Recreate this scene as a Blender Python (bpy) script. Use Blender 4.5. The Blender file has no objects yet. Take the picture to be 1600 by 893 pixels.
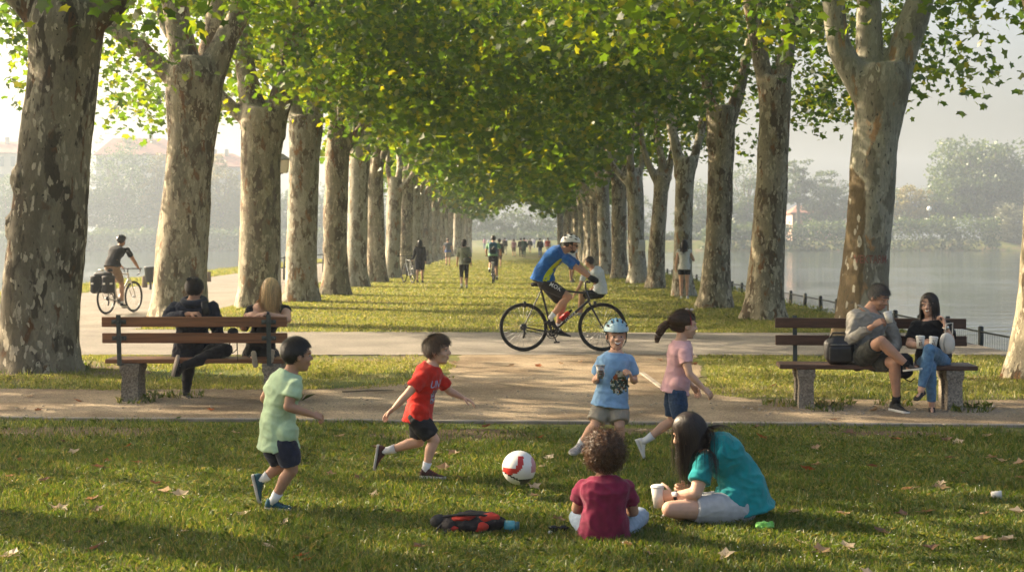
import bpy, bmesh, math, random
import numpy as np
from mathutils import Vector, Matrix, noise
V = Vector
SC = bpy.context.scene
COL = SC.collection
rnd = random.Random(7)
# ---- photograph geometry: camera at the origin, 1.7 m up, looking along +Y, level (horizon row 372 of 893)
FPX, CAMH, CXP, HYP = 2222.0, 1.7, 800.0, 372.0
def P(px, py, d):
    return V(((px-CXP)/FPX*d, d, CAMH-(py-HYP)/FPX*d))
def GD(py):
    return FPX*CAMH/(py-HYP)
def G(px, py, z=0.0):
    d = FPX*(CAMH-z)/(py-HYP)
    return P(px, py, d)
def lerp(a, b, t): return a+(b-a)*t
def sstep(a, b, x):
    t = max(0.0, min(1.0, (x-a)/(b-a))); return t*t*(3-2*t)

# ---------------------------------------------------------------- materials
MATS = {}
def nodes_of(name):
    m = bpy.data.materials.new(name); m.use_nodes = True
    nt = m.node_tree
    return m, nt, nt.nodes, nt.links, nt.nodes['Principled BSDF']
def mat(name, col, rough=.75, var=.15, scale=9, bump=0.0, bscale=80, metal=0.0, spec=.3, col2=None, trans=0.0, sheen=0.0, coat=0.0, detail=4):
    if name in MATS: return MATS[name]
    m, nt, N, L, b = nodes_of(name)
    tc = N.new('ShaderNodeTexCoord')
    nz = N.new('ShaderNodeTexNoise'); nz.inputs['Scale'].default_value = scale; nz.inputs['Detail'].default_value = detail
    L.new(tc.outputs['Object'], nz.inputs['Vector'])
    rp = N.new('ShaderNodeValToRGB')
    c2 = col2 if col2 else tuple(min(1, c*(1+var)) for c in col)
    rp.color_ramp.elements[0].color = (*[c*(1-var) for c in col], 1); rp.color_ramp.elements[0].position = .3
    rp.color_ramp.elements[1].color = (*c2, 1); rp.color_ramp.elements[1].position = .7
    L.new(nz.outputs['Fac'], rp.inputs['Fac']); L.new(rp.outputs['Color'], b.inputs['Base Color'])
    b.inputs['Roughness'].default_value = rough; b.inputs['Metallic'].default_value = metal
    b.inputs['Specular IOR Level'].default_value = spec
    if trans: b.inputs['Transmission Weight'].default_value = trans
    if sheen: b.inputs['Sheen Weight'].default_value = sheen
    if coat: b.inputs['Coat Weight'].default_value = coat
    if bump:
        n2 = N.new('ShaderNodeTexNoise'); n2.inputs['Scale'].default_value = bscale; n2.inputs['Detail'].default_value = 3
        L.new(tc.outputs['Object'], n2.inputs['Vector'])
        bp = N.new('ShaderNodeBump'); bp.inputs['Strength'].default_value = bump; bp.inputs['Distance'].default_value = .01
        L.new(n2.outputs['Fac'], bp.inputs['Height']); L.new(bp.outputs['Normal'], b.inputs['Normal'])
    MATS[name] = m
    return m
def cloth(name, col, var=.12, scale=22, rough=.9):
    return mat(name, col, rough, var, scale, .25, 300, spec=.12, sheen=.15)
def skin(name, col):
    return mat(name, col, .62, .14, 14, .12, 220, spec=.25, col2=(min(1, col[0]*1.12), col[1]*1.05, col[2]*1.02))

# ---------------------------------------------------------------- mesh builder
def orth(d):
    d = d.normalized()
    a = V((0, 0, 1)) if abs(d.z) < .9 else V((1, 0, 0))
    u = d.cross(a).normalized(); v = d.cross(u).normalized()
    return u, v
class MB:
    def __init__(s): s.v = []; s.f = []; s.m = []
    def add(s, vs, fs, mi=0):
        o = len(s.v); s.v += [tuple(v) for v in vs]
        s.f += [tuple(i+o for i in f) for f in fs]; s.m += [mi]*len(fs)
    def join(s, o, mi=None):
        k = len(s.v); s.v += o.v; s.f += [tuple(i+k for i in f) for f in o.f]; s.m += (o.m if mi is None else [mi]*len(o.f))
    def loft(s, rings, cap=True, mi=0, close=False):
        n = len(rings[0]); vs = [p for r in rings for p in r]; fs = []
        R = len(rings)
        for i in range(R if close else R-1):
            j = (i+1) % R
            for k in range(n):
                l = (k+1) % n
                fs.append((i*n+k, i*n+l, j*n+l, j*n+k))
        if cap and not close:
            fs.append(tuple(range(n))[::-1]); fs.append(tuple((R-1)*n+k for k in range(n)))
        s.add(vs, fs, mi)
    def tube(s, pts, radii, n=12, cap='round', mi=0, up=None, flat=1.0):
        pts = [V(p) for p in pts]
        if not hasattr(radii, '__len__'): radii = [radii]*len(pts)
        ds = []
        for i in range(len(pts)):
            a = pts[max(0, i-1)]; b = pts[min(len(pts)-1, i+1)]
            d = b-a
            ds.append(d.normalized() if d.length > 1e-9 else V((0, 0, 1)))
        if up is not None:
            u = (V(up)-ds[0]*V(up).dot(ds[0])).normalized()
        else: u = orth(ds[0])[0]
        rings = []
        C = [(math.cos(2*math.pi*k/n), math.sin(2*math.pi*k/n)) for k in range(n)]
        def ring(c, u, v, r): return [c+u*(x*r)+v*(y*r*flat) for x, y in C]
        for i, p in enumerate(pts):
            d = ds[i]
            u = (u-d*u.dot(d)); u = u.normalized() if u.length > 1e-6 else orth(d)[0]
            v = d.cross(u)
            r = radii[i]
            if cap == 'round' and i == 0:
                for a in (80, 55, 28):
                    a = math.radians(a); rings.append(ring(p-d*r*math.sin(a), u, v, r*math.cos(a)))
            rings.append(ring(p, u, v, r))
            if cap == 'round' and i == len(pts)-1:
                for a in (28, 55, 80):
                    a = math.radians(a); rings.append(ring(p+d*r*math.sin(a), u, v, r*math.cos(a)))
        s.loft(rings, cap is not None, mi)
    def ell(s, c, R, u=None, v=None, w=None, nu=16, nv=10, mi=0):
        c = V(c); u = u or V((1, 0, 0)); v = v or V((0, 1, 0)); w = w or V((0, 0, 1))
        rings = []
        for i in range(nv+1):
            a = math.pi*(i+.08*(1 if i == 0 else 0)-.08*(1 if i == nv else 0))/nv
            z = -math.cos(a); r = math.sin(a)
            rings.append([c+u*(R[0]*r*math.cos(2*math.pi*k/nu))+v*(R[1]*r*math.sin(2*math.pi*k/nu))+w*(R[2]*z) for k in range(nu)])
        s.loft(rings, True, mi)
    def box(s, c, h, u=None, v=None, w=None, bev=.004, mi=0):
        """rounded box, half sizes h along axes u, v, w"""
        c = V(c); u = u or V((1, 0, 0)); v = v or V((0, 1, 0)); w = w or V((0, 0, 1))
        b = min(bev, min(h)*.9)
        def rr(hx, hy, r, z):
            out = []
            for sx, sy, a0 in ((1, 1, 0), (-1, 1, 90), (-1, -1, 180), (1, -1, 270)):
                for a in (0, 45, 90):
                    t = math.radians(a0+a)
                    out.append(c+u*(sx*(hx-r)+r*math.cos(t))+v*(sy*(hy-r)+r*math.sin(t))+w*z)
            return out
        s.loft([rr(h[0]-b, h[1]-b, b*.3, -h[2]), rr(h[0], h[1], b, -h[2]+b), rr(h[0], h[1], b, h[2]-b), rr(h[0]-b, h[1]-b, b*.3, h[2])], True, mi)
    def torus(s, c, R, r, u, v, nu=40, nv=8, mi=0, flat=1.0):
        c = V(c); w = u.cross(v).normalized(); rings = []
        for i in range(nu):
            a = 2*math.pi*i/nu; d = u*math.cos(a)+v*math.sin(a)
            rings.append([c+d*(R+r*math.cos(2*math.pi*k/nv))+w*(r*flat*math.sin(2*math.pi*k/nv)) for k in range(nv)])
        s.loft(rings, False, mi, close=True)
    def remesh(s, voxel, smooth=2, fac=.5):
        me = bpy.data.meshes.new('tmp'); me.from_pydata(s.v, [], s.f)
        bm = bmesh.new(); bm.from_mesh(me); bmesh.ops.recalc_face_normals(bm, faces=bm.faces); bm.to_mesh(me); bm.free()
        o = bpy.data.objects.new('tmp', me); TMP.collection.objects.link(o)
        r = o.modifiers.new('r', 'REMESH'); r.mode = 'VOXEL'; r.voxel_size = voxel
        if smooth:
            q = o.modifiers.new('s', 'SMOOTH'); q.iterations = smooth; q.factor = fac
        dg = TMP.view_layers[0].depsgraph; dg.update()
        ev = o.evaluated_get(dg).to_mesh()
        out = MB(); nv = len(ev.vertices)
        co = np.empty(nv*3, np.float32); ev.vertices.foreach_get('co', co)
        out.v = [tuple(x) for x in co.reshape(-1, 3).tolist()]
        out.f = [tuple(p.vertices) for p in ev.polygons]; out.m = [0]*len(out.f)
        bpy.data.objects.remove(o); bpy.data.meshes.remove(me)
        return out
    def displace(s, fn):
        """move every vertex along its normal by fn(position)"""
        me = bpy.data.meshes.new('tmp'); me.from_pydata(s.v, [], s.f); me.update()
        s.v = [tuple(v.co+v.normal*fn(v.co)) for v in me.vertices]
        bpy.data.meshes.remove(me)
    def build(s, name, mats, parent=None, loc=None, angle=None, smooth=True):
        mats = mats if isinstance(mats, (list, tuple)) else [mats]
        me = bpy.data.meshes.new(name)
        org = world_loc(parent) if parent is not None else (V(loc) if loc is not None else V((0, 0, 0)))
        if org.length > 0:
            ox, oy, oz = org; vs = [(x-ox, y-oy, z-oz) for x, y, z in s.v]
        else: vs = s.v
        me.from_pydata(vs, [], s.f)
        for m in mats: me.materials.append(m)
        if len(mats) > 1: me.polygons.foreach_set('material_index', s.m)
        bm = bmesh.new(); bm.from_mesh(me); bmesh.ops.recalc_face_normals(bm, faces=bm.faces); bm.to_mesh(me); bm.free()
        if smooth: me.shade_smooth()
        if angle: me.set_sharp_from_angle(angle=math.radians(angle))
        o = bpy.data.objects.new(name, me); COL.objects.link(o)
        if parent is not None: o.parent = parent
        else: o.location = org
        return o
TMP = bpy.data.scenes.new('tmp_scene')
def world_loc(o):
    p = V((0, 0, 0))
    while o is not None: p = p+o.location; o = o.parent
    return p
def tag(o, label=None, cat=None, group=None, kind=None):
    if label: o['label'] = label
    if cat: o['category'] = cat
    if group: o['group'] = group
    if kind: o['kind'] = kind
    return o
def thing(name, loc, label, cat, group=None):
    o = bpy.data.objects.new(name, None); COL.objects.link(o); o.location = V(loc)
    o.empty_display_size = .2
    return tag(o, label, cat, group)
def kids(o): return [c for c in bpy.data.objects if c.parent == o]
def copy_tree(o, parent=None, childmap=None):
    c = o.copy(); COL.objects.link(c); c.parent = parent
    for ch in list(o.children): copy_tree(ch, c)
    return c
def np_mesh(name, verts, k, mats, loc=(0, 0, 0), parent=None, idx=None):
    """mesh of n separate k-gons from an (n,k,3) array"""
    n = verts.shape[0]
    me = bpy.data.meshes.new(name)
    me.vertices.add(n*k); me.vertices.foreach_set('co', verts.reshape(-1).astype(np.float32))
    me.loops.add(n*k); me.loops.foreach_set('vertex_index', np.arange(n*k, dtype=np.int32))
    me.polygons.add(n); me.polygons.foreach_set('loop_start', np.arange(0, n*k, k, dtype=np.int32))
    for m in (mats if isinstance(mats, (list, tuple)) else [mats]): me.materials.append(m)
    me.update(calc_edges=True)
    return me
def link_mesh(name, me, parent=None, loc=(0, 0, 0)):
    o = bpy.data.objects.new(name, me); COL.objects.link(o); o.location = V(loc)
    if parent is not None: o.parent = parent
    return o
# ================================================================= camera, light, sky
SUN_AZ, SUN_EL = -64.0, 29.0         # sun behind the left-hand row, low
cam = bpy.data.cameras.new('camera'); camo = bpy.data.objects.new('camera', cam); COL.objects.link(camo)
camo.location = (0, 0, CAMH); camo.rotation_euler = (math.pi/2, 0, 0)
cam.sensor_width = 36; cam.lens = FPX/1600*36; cam.shift_y = -(446.5-HYP)/1600
cam.clip_end = 5000; cam.clip_start = .05
cam.dof.use_dof = True; cam.dof.focus_distance = 11.0; cam.dof.aperture_fstop = 5.0
SC.camera = camo
w = bpy.data.worlds.new('World'); SC.world = w; w.use_nodes = True
nt = w.node_tree; sk = nt.nodes.new('ShaderNodeTexSky'); sk.sky_type = 'NISHITA'; sk.sun_disc = False
sk.sun_elevation = math.radians(SUN_EL); sk.sun_rotation = math.radians(SUN_AZ)
sk.dust_density = 9.0; sk.air_density = 1.0; sk.ozone_density = .6
nt.links.new(sk.outputs[0], nt.nodes['Background'].inputs[0]); nt.nodes['Background'].inputs[1].default_value = .115
sun = bpy.data.lights.new('sun', 'SUN'); suno = bpy.data.objects.new('sun', sun); COL.objects.link(suno)
sun.energy = 5.0; sun.angle = math.radians(.6); sun.color = (1.0, .82, .57)
az, el = math.radians(SUN_AZ), math.radians(SUN_EL)
SUND = V((math.sin(az)*math.cos(el), math.cos(az)*math.cos(el), math.sin(el)))
suno.rotation_euler = SUND.to_track_quat('Z', 'Y').to_euler()
SC.view_settings.view_transform = 'Standard'; SC.view_settings.look = 'None'
SC.view_settings.exposure = 1.68; SC.view_settings.gamma = 1
SC.render.engine = 'CYCLES'
cy = SC.cycles
cy.use_denoising = True; cy.denoiser = 'OPENIMAGEDENOISE'
cy.max_bounces = 6; cy.diffuse_bounces = 3; cy.glossy_bounces = 2; cy.transmission_bounces = 4; cy.transparent_max_bounces = 4; cy.volume_bounces = 0
cy.caustics_reflective = False; cy.caustics_refractive = False
cy.sample_clamp_indirect = 4.0

# ================================================================= ground
GZ = -1.25    # water level
def ground_z(x, y):
    right = 7.2+.25*math.sin(y*.13)
    left = -14.6+.5*math.sin(y*.07+1)
    near = 300.0
    if y < near:
        z = 0.0
        z -= 2.6*sstep(right, right+3.2, x)
        z -= 2.6*sstep(-left, -left+3.0, -x)
        return z
    bank = sstep(300, 318, y)
    side = min(0, 0-2.6*sstep(right, right+3.2, x)-2.6*sstep(-left, -left+3.0, -x))
    far = sstep(322, 338, y)
    z = side*(1-far)+far*1.2
    return z
def frange(a, b, n): return [a+(b-a)*i/n for i in range(n+1)]
xs = [-900, -600, -400, -250, -150, -90, -50, -30, -22]+frange(-19, -13, 16)+frange(-12, 6, 12)+frange(6.5, 12, 18)+[16, 22, 40, 70, 120, 200, 350, 600, 900]
ys = [-60, -20]+frange(0, 30, 10)+frange(36, 300, 34)+frange(304, 345, 20)+[360, 400, 480, 600, 800]
g = MB(); nx = len(xs)
g.v = [(x, y, ground_z(x, y)) for y in ys for x in xs]
g.f = [(j*nx+i, j*nx+i+1, (j+1)*nx+i+1, (j+1)*nx+i) for j in range(len(ys)-1) for i in range(nx-1)]; g.m = [0]*len(g.f)
def ground_material():
    m, nt, N, L, b = nodes_of('grassy ground')
    tc = N.new('ShaderNodeTexCoord')
    def nz(s, d=5, r=.6):
        n = N.new('ShaderNodeTexNoise'); n.inputs['Scale'].default_value = s; n.inputs['Detail'].default_value = d; n.inputs['Roughness'].default_value = r
        L.new(tc.outputs['Object'], n.inputs['Vector']); return n
    def ramp(src, p0, c0, p1, c1):
        r = N.new('ShaderNodeValToRGB'); r.color_ramp.elements[0].position = p0; r.color_ramp.elements[0].color = (*c0, 1)
        r.color_ramp.elements[1].position = p1; r.color_ramp.elements[1].color = (*c1, 1); L.new(src, r.inputs['Fac']); return r
    a = ramp(nz(.9).outputs['Fac'], .35, (.055, .085, .018), .68, (.17, .17, .045))
    d = ramp(nz(.35, 6).outputs['Fac'], .5, (0, 0, 0), .64, (1, 1, 1))
    soil = ramp(nz(14).outputs['Fac'], .3, (.12, .085, .05), .7, (.25, .19, .12))
    fine = ramp(nz(60, 3).outputs['Fac'], .3, (.5, .5, .5), .7, (1.25, 1.25, 1.2))
    mx = N.new('ShaderNodeMix'); mx.data_type = 'RGBA'; L.new(d.outputs['Color'], mx.inputs['Factor'])
    L.new(a.outputs['Color'], mx.inputs['A']); L.new(soil.outputs['Color'], mx.inputs['B'])
    mu = N.new('ShaderNodeMix'); mu.data_type = 'RGBA'; mu.blend_type = 'MULTIPLY'; mu.inputs['Factor'].default_value = 1
    L.new(mx.outputs['Result'], mu.inputs['A']); L.new(fine.outputs['Color'], mu.inputs['B'])
    L.new(mu.outputs['Result'], b.inputs['Base Color']); b.inputs['Roughness'].default_value = .95; b.inputs['Specular IOR Level'].default_value = .1
    bp = N.new('ShaderNodeBump'); bp.inputs['Strength'].default_value = .6; bp.inputs['Distance'].default_value = .03
    L.new(nz(35, 4).outputs['Fac'], bp.inputs['Height']); L.new(bp.outputs['Normal'], b.inputs['Normal'])
    return m
tag(g.build('ground', ground_material()), kind='structure')
# water
def water_material():
    m, nt, N, L, b = nodes_of('river water')
    b.inputs['Base Color'].default_value = (.05, .065, .06, 1); b.inputs['Roughness'].default_value = .06; b.inputs['IOR'].default_value = 1.33
    b.inputs['Specular IOR Level'].default_value = .6
    tc = N.new('ShaderNodeTexCoord'); mp = N.new('ShaderNodeMapping'); mp.inputs['Scale'].default_value = (.25, 1.0, 1)
    L.new(tc.outputs['Object'], mp.inputs['Vector'])
    n1 = N.new('ShaderNodeTexNoise'); n1.inputs['Scale'].default_value = .75; n1.inputs['Detail'].default_value = 4; L.new(mp.outputs['Vector'], n1.inputs['Vector'])
    n2 = N.new('ShaderNodeTexNoise'); n2.inputs['Scale'].default_value = .06; n2.inputs['Detail'].default_value = 3; L.new(mp.outputs['Vector'], n2.inputs['Vector'])
    r2 = N.new('ShaderNodeMapRange'); r2.inputs['From Min'].default_value = .42; r2.inputs['From Max'].default_value = .6; r2.inputs['To Min'].default_value = .25; r2.inputs['To Max'].default_value = 1.0
    L.new(n2.outputs['Fac'], r2.inputs['Value'])
    bp = N.new('ShaderNodeBump'); bp.inputs['Distance'].default_value = .15
    L.new(r2.outputs['Result'], bp.inputs['Strength']); L.new(n1.outputs['Fac'], bp.inputs['Height']); L.new(bp.outputs['Normal'], b.inputs['Normal'])
    return m
wt = MB(); wt.add([(-900, -60, GZ), (900, -60, GZ), (900, 345, GZ), (-900, 345, GZ)], [(0, 1, 2, 3)])
tag(wt.build('river_water', water_material()), kind='structure')

# ---- paths: sheets a few millimetres apart, with ragged borders
def ragged(pts, amp, step=.12, seed=0):
    out = []
    for i in range(len(pts)):
        a = V((*pts[i], 0)); b = V((*pts[(i+1) % len(pts)], 0)); n = max(1, int((b-a).length/step))
        t = (b-a).normalized(); nn = V((-t.y, t.x, 0))
        for k in range(n):
            p = a.lerp(b, k/n)
            f = noise.noise(V((p.x*1.1+seed, p.y*1.1, 0)))*amp+noise.noise(V((p.x*5+seed, p.y*5, 3)))*amp*.5
            if k == 0: f = 0
            out.append(p+nn*f)
    return out
def sheet(name, pts, z, m, amp=0.0, seed=0, step=.12):
    pp = ragged(pts, amp, step, seed) if amp else [V((*p, 0)) for p in pts]
    me = bpy.data.meshes.new(name); me.from_pydata([(p.x, p.y, z) for p in pp], [], [tuple(range(len(pp)))])
    me.materials.append(m)
    o = link_mesh(name, me); return tag(o, kind='structure')
def g2(px, py): q = G(px, py); return (q.x, q.y)
def gravel_material(name, c0, c1, patch=(.3, .24, .16), bs=90):
    m, nt, N, L, b = nodes_of(name)
    tc = N.new('ShaderNodeTexCoord')
    v = N.new('ShaderNodeTexVoronoi'); v.inputs['Scale'].default_value = bs; L.new(tc.outputs['Object'], v.inputs['Vector'])
    n = N.new('ShaderNodeTexNoise'); n.inputs['Scale'].default_value = .9; n.inputs['Detail'].default_value = 6; L.new(tc.outputs['Object'], n.inputs['Vector'])
    r = N.new('ShaderNodeValToRGB'); r.color_ramp.elements[0].position = .35; r.color_ramp.elements[0].color = (*c0, 1); r.color_ramp.elements[1].position = .65; r.color_ramp.elements[1].color = (*c1, 1)
    L.new(n.outputs['Fac'], r.inputs['Fac'])
    hs = N.new('ShaderNodeValToRGB'); hs.color_ramp.elements[0].color = (.55, .55, .55, 1); hs.color_ramp.elements[1].color = (1.3, 1.28, 1.25, 1)
    sp = N.new('ShaderNodeSeparateColor'); L.new(v.outputs['Color'], sp.inputs['Color']); L.new(sp.outputs[0], hs.inputs['Fac'])
    mu = N.new('ShaderNodeMix'); mu.data_type = 'RGBA'; mu.blend_type = 'MULTIPLY'; mu.inputs['Factor'].default_value = 1
    L.new(r.outputs['Color'], mu.inputs['A']); L.new(hs.outputs['Color'], mu.inputs['B']); L.new(mu.outputs['Result'], b.inputs['Base Color'])
    b.inputs['Roughness'].default_value = .95; b.inputs['Specular IOR Level'].default_value = .15
    bp = N.new('ShaderNodeBump'); bp.inputs['Strength'].default_value = .5; bp.inputs['Distance'].default_value = .012
    L.new(v.outputs['Distance'], bp.inputs['Height']); L.new(bp.outputs['Normal'], b.inputs['Normal'])
    return m
gravel = gravel_material('pale gravel', (.165, .122, .078), (.345, .275, .19))
asphalt = gravel_material('worn asphalt', (.19, .172, .148), (.27, .245, .21), bs=140)
pathm = gravel_material('pale riverside path', (.19, .17, .14), (.26, .235, .195), bs=60)
CURB_L, CURB_R = 13.35, 12.8      # lawn edge distance at x=-5 and x=5
def curb_y(x): return lerp(CURB_L, CURB_R, (x+5)/10)
sheet('gravel_path', [(-7.5, curb_y(-7.5)+.07), (7, curb_y(7)+.07), (7, 14.9), (2.5, 15.0), (2.1, 15.5), (2.35, 17.5), (2.62, 20.75), (-.72, 20.75), (-.82, 17.6), (-1.25, 16.6), (-2.0, 16.1), (-7.5, 15.9)], .005, gravel, .12, 3)
sheet('cross_path', [(-16, 20.7), (7.4, 20.7), (7.4, 25.4), (-4.9, 25.8), (-6.3, 26.4), (-16, 26.4)], .009, asphalt, 0)
sheet('riverside_path', [(-13.6, 26.35), (-7.1, 26.35), (-7.0, 40), (-7.6, 60), (-8.2, 120), (-8.2, 290), (-13.2, 290), (-13.3, 60), (-13.7, 40)], .005, pathm, .15, 9, .5)
# flush kerb strips
kerbm = mat('kerb concrete', (.23, .20, .165), .9, .25, 6, .5, 60)
def kerb(name, a, b, wd=.07, h=.03):
    m = MB(); a = V(a); b = V(b); t = (b-a).normalized(); nseg = max(1, int((b-a).length/1.0))
    for i in range(nseg):
        p = a.lerp(b, i/nseg); q = a.lerp(b, (i+1)/nseg); c = (p+q)/2
        m.box(c+V((0, 0, h/2-.03+rnd.uniform(-.003, .003))), ((q-p).length/2-.004, wd/2, h/2+.03), t, V((-t.y, t.x, 0)), V((0, 0, 1)), .008)
    return tag(m.build(name, kerbm, angle=40), kind='structure')
kerb('lawn_kerb', (-7.5, curb_y(-7.5), 0), (7, curb_y(7), 0))
kerb('path_kerb', (-16, 20.62, 0), (-.9, 20.62, 0), .08, .02)
kerb('path_kerb', (2.65, 20.62, 0), (7.4, 20.62, 0), .08, .02)
kerb('gravel_kerb', (*g2(1003, 583), 0), (*g2(1040, 610), 0), .07, .02)
soilm = gravel_material('bare trodden earth', (.085, .058, .034), (.16, .115, .07), bs=45)
def blob(name, x, y, rx, ry, z=.003, seed=0):
    sheet(name, [(x+rx*math.cos(a*math.pi/10)*(1+.35*noise.noise(V((math.cos(a*math.pi/10)*1.5+seed, math.sin(a*math.pi/10)*1.5, seed)))), y+ry*math.sin(a*math.pi/10)) for a in range(20)], z, soilm, .10, seed, .08)
BARE = [(-.45, 12.25, .75, .42), (-3.9, 12.45, 1.1, .38), (1.1, 12.5, .5, .22), (-6.05, 18.0, 1.3, .95), (6.3, 16.9, 1.0, .8), (3.3, 12.35, .6, .2)]
for i, b_ in enumerate(BARE): blob('bare_earth', *b_, seed=i*3+1)
# haze
hz = MB()
def hbox(x0, x1, y0, y1, z0, z1):
    hz.add([(x0, y0, z0), (x1, y0, z0), (x1, y1, z0), (x0, y1, z0), (x0, y0, z1), (x1, y0, z1), (x1, y1, z1), (x0, y1, z1)],
           [(0, 3, 2, 1), (4, 5, 6, 7), (0, 1, 5, 4), (1, 2, 6, 5), (2, 3, 7, 6), (3, 0, 4, 7)])
hbox(-930, 930, -90, 830, -4.0, 48)
hm = bpy.data.materials.new('river haze'); hm.use_nodes = True
for n in list(hm.node_tree.nodes):
    if n.type == 'BSDF_PRINCIPLED': hm.node_tree.nodes.remove(n)
pv = hm.node_tree.nodes.new('ShaderNodeVolumePrincipled'); pv.inputs['Color'].default_value = (.70, .80, .90, 1); pv.inputs['Density'].default_value = .00085; pv.inputs['Anisotropy'].default_value = .35
hm.node_tree.links.new(pv.outputs[0], hm.node_tree.nodes['Material Output'].inputs['Volume'])
hzo = hz.build('haze', hm, smooth=False); tag(hzo, kind='stuff')
hzo['label'] = 'pale river haze filling the air over the park'; hzo['category'] = 'haze'
# ================================================================= trees
def bark_material(name, base, pale, dark, th=.5, sc=1.0, pits=True, keepth=.62, split=None):
    m, nt, N, L, b = nodes_of(name)
    tc = N.new('ShaderNodeTexCoord'); oi = N.new('ShaderNodeObjectInfo')
    mul = N.new('ShaderNodeMath'); mul.operation = 'MULTIPLY'; mul.inputs[1].default_value = 173.0; L.new(oi.outputs['Random'], mul.inputs[0])
    off = N.new('ShaderNodeVectorMath'); off.operation = 'ADD'; L.new(tc.outputs['Object'], off.inputs[0]); L.new(mul.outputs[0], off.inputs[1])
    mp = N.new('ShaderNodeMapping'); mp.inputs['Scale'].default_value = (1, 1, .42); L.new(off.outputs[0], mp.inputs['Vector'])
    # distort
    dn = N.new('ShaderNodeTexNoise'); dn.inputs['Scale'].default_value = 7*sc; dn.inputs['Detail'].default_value = 3; L.new(mp.outputs[0], dn.inputs['Vector'])
    dm = N.new('ShaderNodeVectorMath'); dm.operation = 'MULTIPLY_ADD'; dm.inputs[1].default_value = (.16, .16, .16); L.new(dn.outputs['Color'], dm.inputs[0]); L.new(mp.outputs[0], dm.inputs[2])
    def nz(scale, det, ro=.55):
        n = N.new('ShaderNodeTexNoise'); n.inputs['Scale'].default_value = scale*sc; n.inputs['Detail'].default_value = det; n.inputs['Roughness'].default_value = ro
        L.new(dm.outputs[0], n.inputs['Vector']); return n.outputs['Fac']
    def step(src, p, wd=.012):
        r = N.new('ShaderNodeMapRange'); r.inputs['From Min'].default_value = p-wd; r.inputs['From Max'].default_value = p+wd; L.new(src, r.inputs['Value']); return r.outputs['Result']
    def mixc(f, a, bcol, blend='MIX'):
        x = N.new('ShaderNodeMix'); x.data_type = 'RGBA'; x.blend_type = blend
        if isinstance(f, float): x.inputs['Factor'].default_value = f
        else: L.new(f, x.inputs['Factor'])
        for s, c in (('A', a), ('B', bcol)):
            if isinstance(c, tuple): x.inputs[s].default_value = (*c, 1)
            else: L.new(c, x.inputs[s])
        return x.outputs['Result']
    big = nz(1.1, 3)
    c = mixc(step(big, .5, .09), base, tuple(lerp(x, y, .45) for x, y in zip(base, pale)))
    c = mixc(step(nz(2.6, 4), .55, .02), c, dark)
    c = mixc(step(nz(3.4, 5), .62, .03), c, tuple(x*y for x, y in zip(dark, (1.75, 1.2, .85))))
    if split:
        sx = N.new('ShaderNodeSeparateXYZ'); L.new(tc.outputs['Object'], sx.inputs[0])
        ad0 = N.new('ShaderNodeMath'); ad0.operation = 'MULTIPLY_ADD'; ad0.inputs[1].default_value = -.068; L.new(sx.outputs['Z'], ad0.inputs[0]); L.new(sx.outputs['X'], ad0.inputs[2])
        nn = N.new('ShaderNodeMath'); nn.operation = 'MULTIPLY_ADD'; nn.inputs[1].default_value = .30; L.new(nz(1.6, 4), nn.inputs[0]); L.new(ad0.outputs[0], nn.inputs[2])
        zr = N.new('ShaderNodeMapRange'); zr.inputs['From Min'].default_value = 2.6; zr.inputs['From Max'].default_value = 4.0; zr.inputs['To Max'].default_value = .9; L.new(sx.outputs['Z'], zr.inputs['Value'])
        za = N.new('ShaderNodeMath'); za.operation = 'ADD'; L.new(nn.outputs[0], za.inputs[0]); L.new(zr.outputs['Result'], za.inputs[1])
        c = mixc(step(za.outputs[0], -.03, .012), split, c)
    # flakes of bright new bark: small voronoi cells, kept where a noise says so
    vo = N.new('ShaderNodeTexVoronoi'); vo.inputs['Scale'].default_value = 9*sc; vo.inputs['Randomness'].default_value = 1; L.new(dm.outputs[0], vo.inputs['Vector'])
    sp = N.new('ShaderNodeSeparateColor'); L.new(vo.outputs['Color'], sp.inputs['Color'])
    keep = N.new('ShaderNodeMath'); keep.operation = 'MULTIPLY'
    L.new(step(sp.outputs[0], keepth, .005), keep.inputs[0])
    le = N.new('ShaderNodeMapRange'); le.inputs['From Min'].default_value = .36; le.inputs['From Max'].default_value = .33; L.new(vo.outputs['Distance'], le.inputs['Value'])
    L.new(le.outputs['Result'], keep.inputs[1])
    c = mixc(keep.outputs[0], c, pale)
    c = mixc(step(nz(4.2, 5), th+.09, .015), c, tuple(x*.93 for x in pale))
    if pits:
        v2 = N.new('ShaderNodeTexVoronoi'); v2.inputs['Scale'].default_value = 17*sc; L.new(dm.outputs[0], v2.inputs['Vector'])
        s2 = N.new('ShaderNodeSeparateColor'); L.new(v2.outputs['Color'], s2.inputs['Color'])
        k2 = N.new('ShaderNodeMath'); k2.operation = 'MULTIPLY'; L.new(step(s2.outputs[1], .82, .005), k2.inputs[0])
        l2 = N.new('ShaderNodeMapRange'); l2.inputs['From Min'].default_value = .27; l2.inputs['From Max'].default_value = .2; L.new(v2.outputs['Distance'], l2.inputs['Value']); L.new(l2.outputs['Result'], k2.inputs[1])
        c = mixc(k2.outputs[0], c, tuple(x*.4 for x in dark))
    fine = N.new('ShaderNodeValToRGB'); fine.color_ramp.elements[0].color = (.72, .72, .72, 1); fine.color_ramp.elements[0].position = .3; fine.color_ramp.elements[1].color = (1.15, 1.14, 1.12, 1); fine.color_ramp.elements[1].position = .7
    L.new(nz(22, 4), fine.inputs['Fac'])
    c = mixc(1.0, c, fine.outputs['Color'], 'MULTIPLY')
    L.new(c, b.inputs['Base Color']); b.inputs['Roughness'].default_value = .85; b.inputs['Specular IOR Level'].default_value = .2
    bp = N.new('ShaderNodeBump'); bp.inputs['Strength'].default_value = .75; bp.inputs['Distance'].default_value = .02
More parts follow.
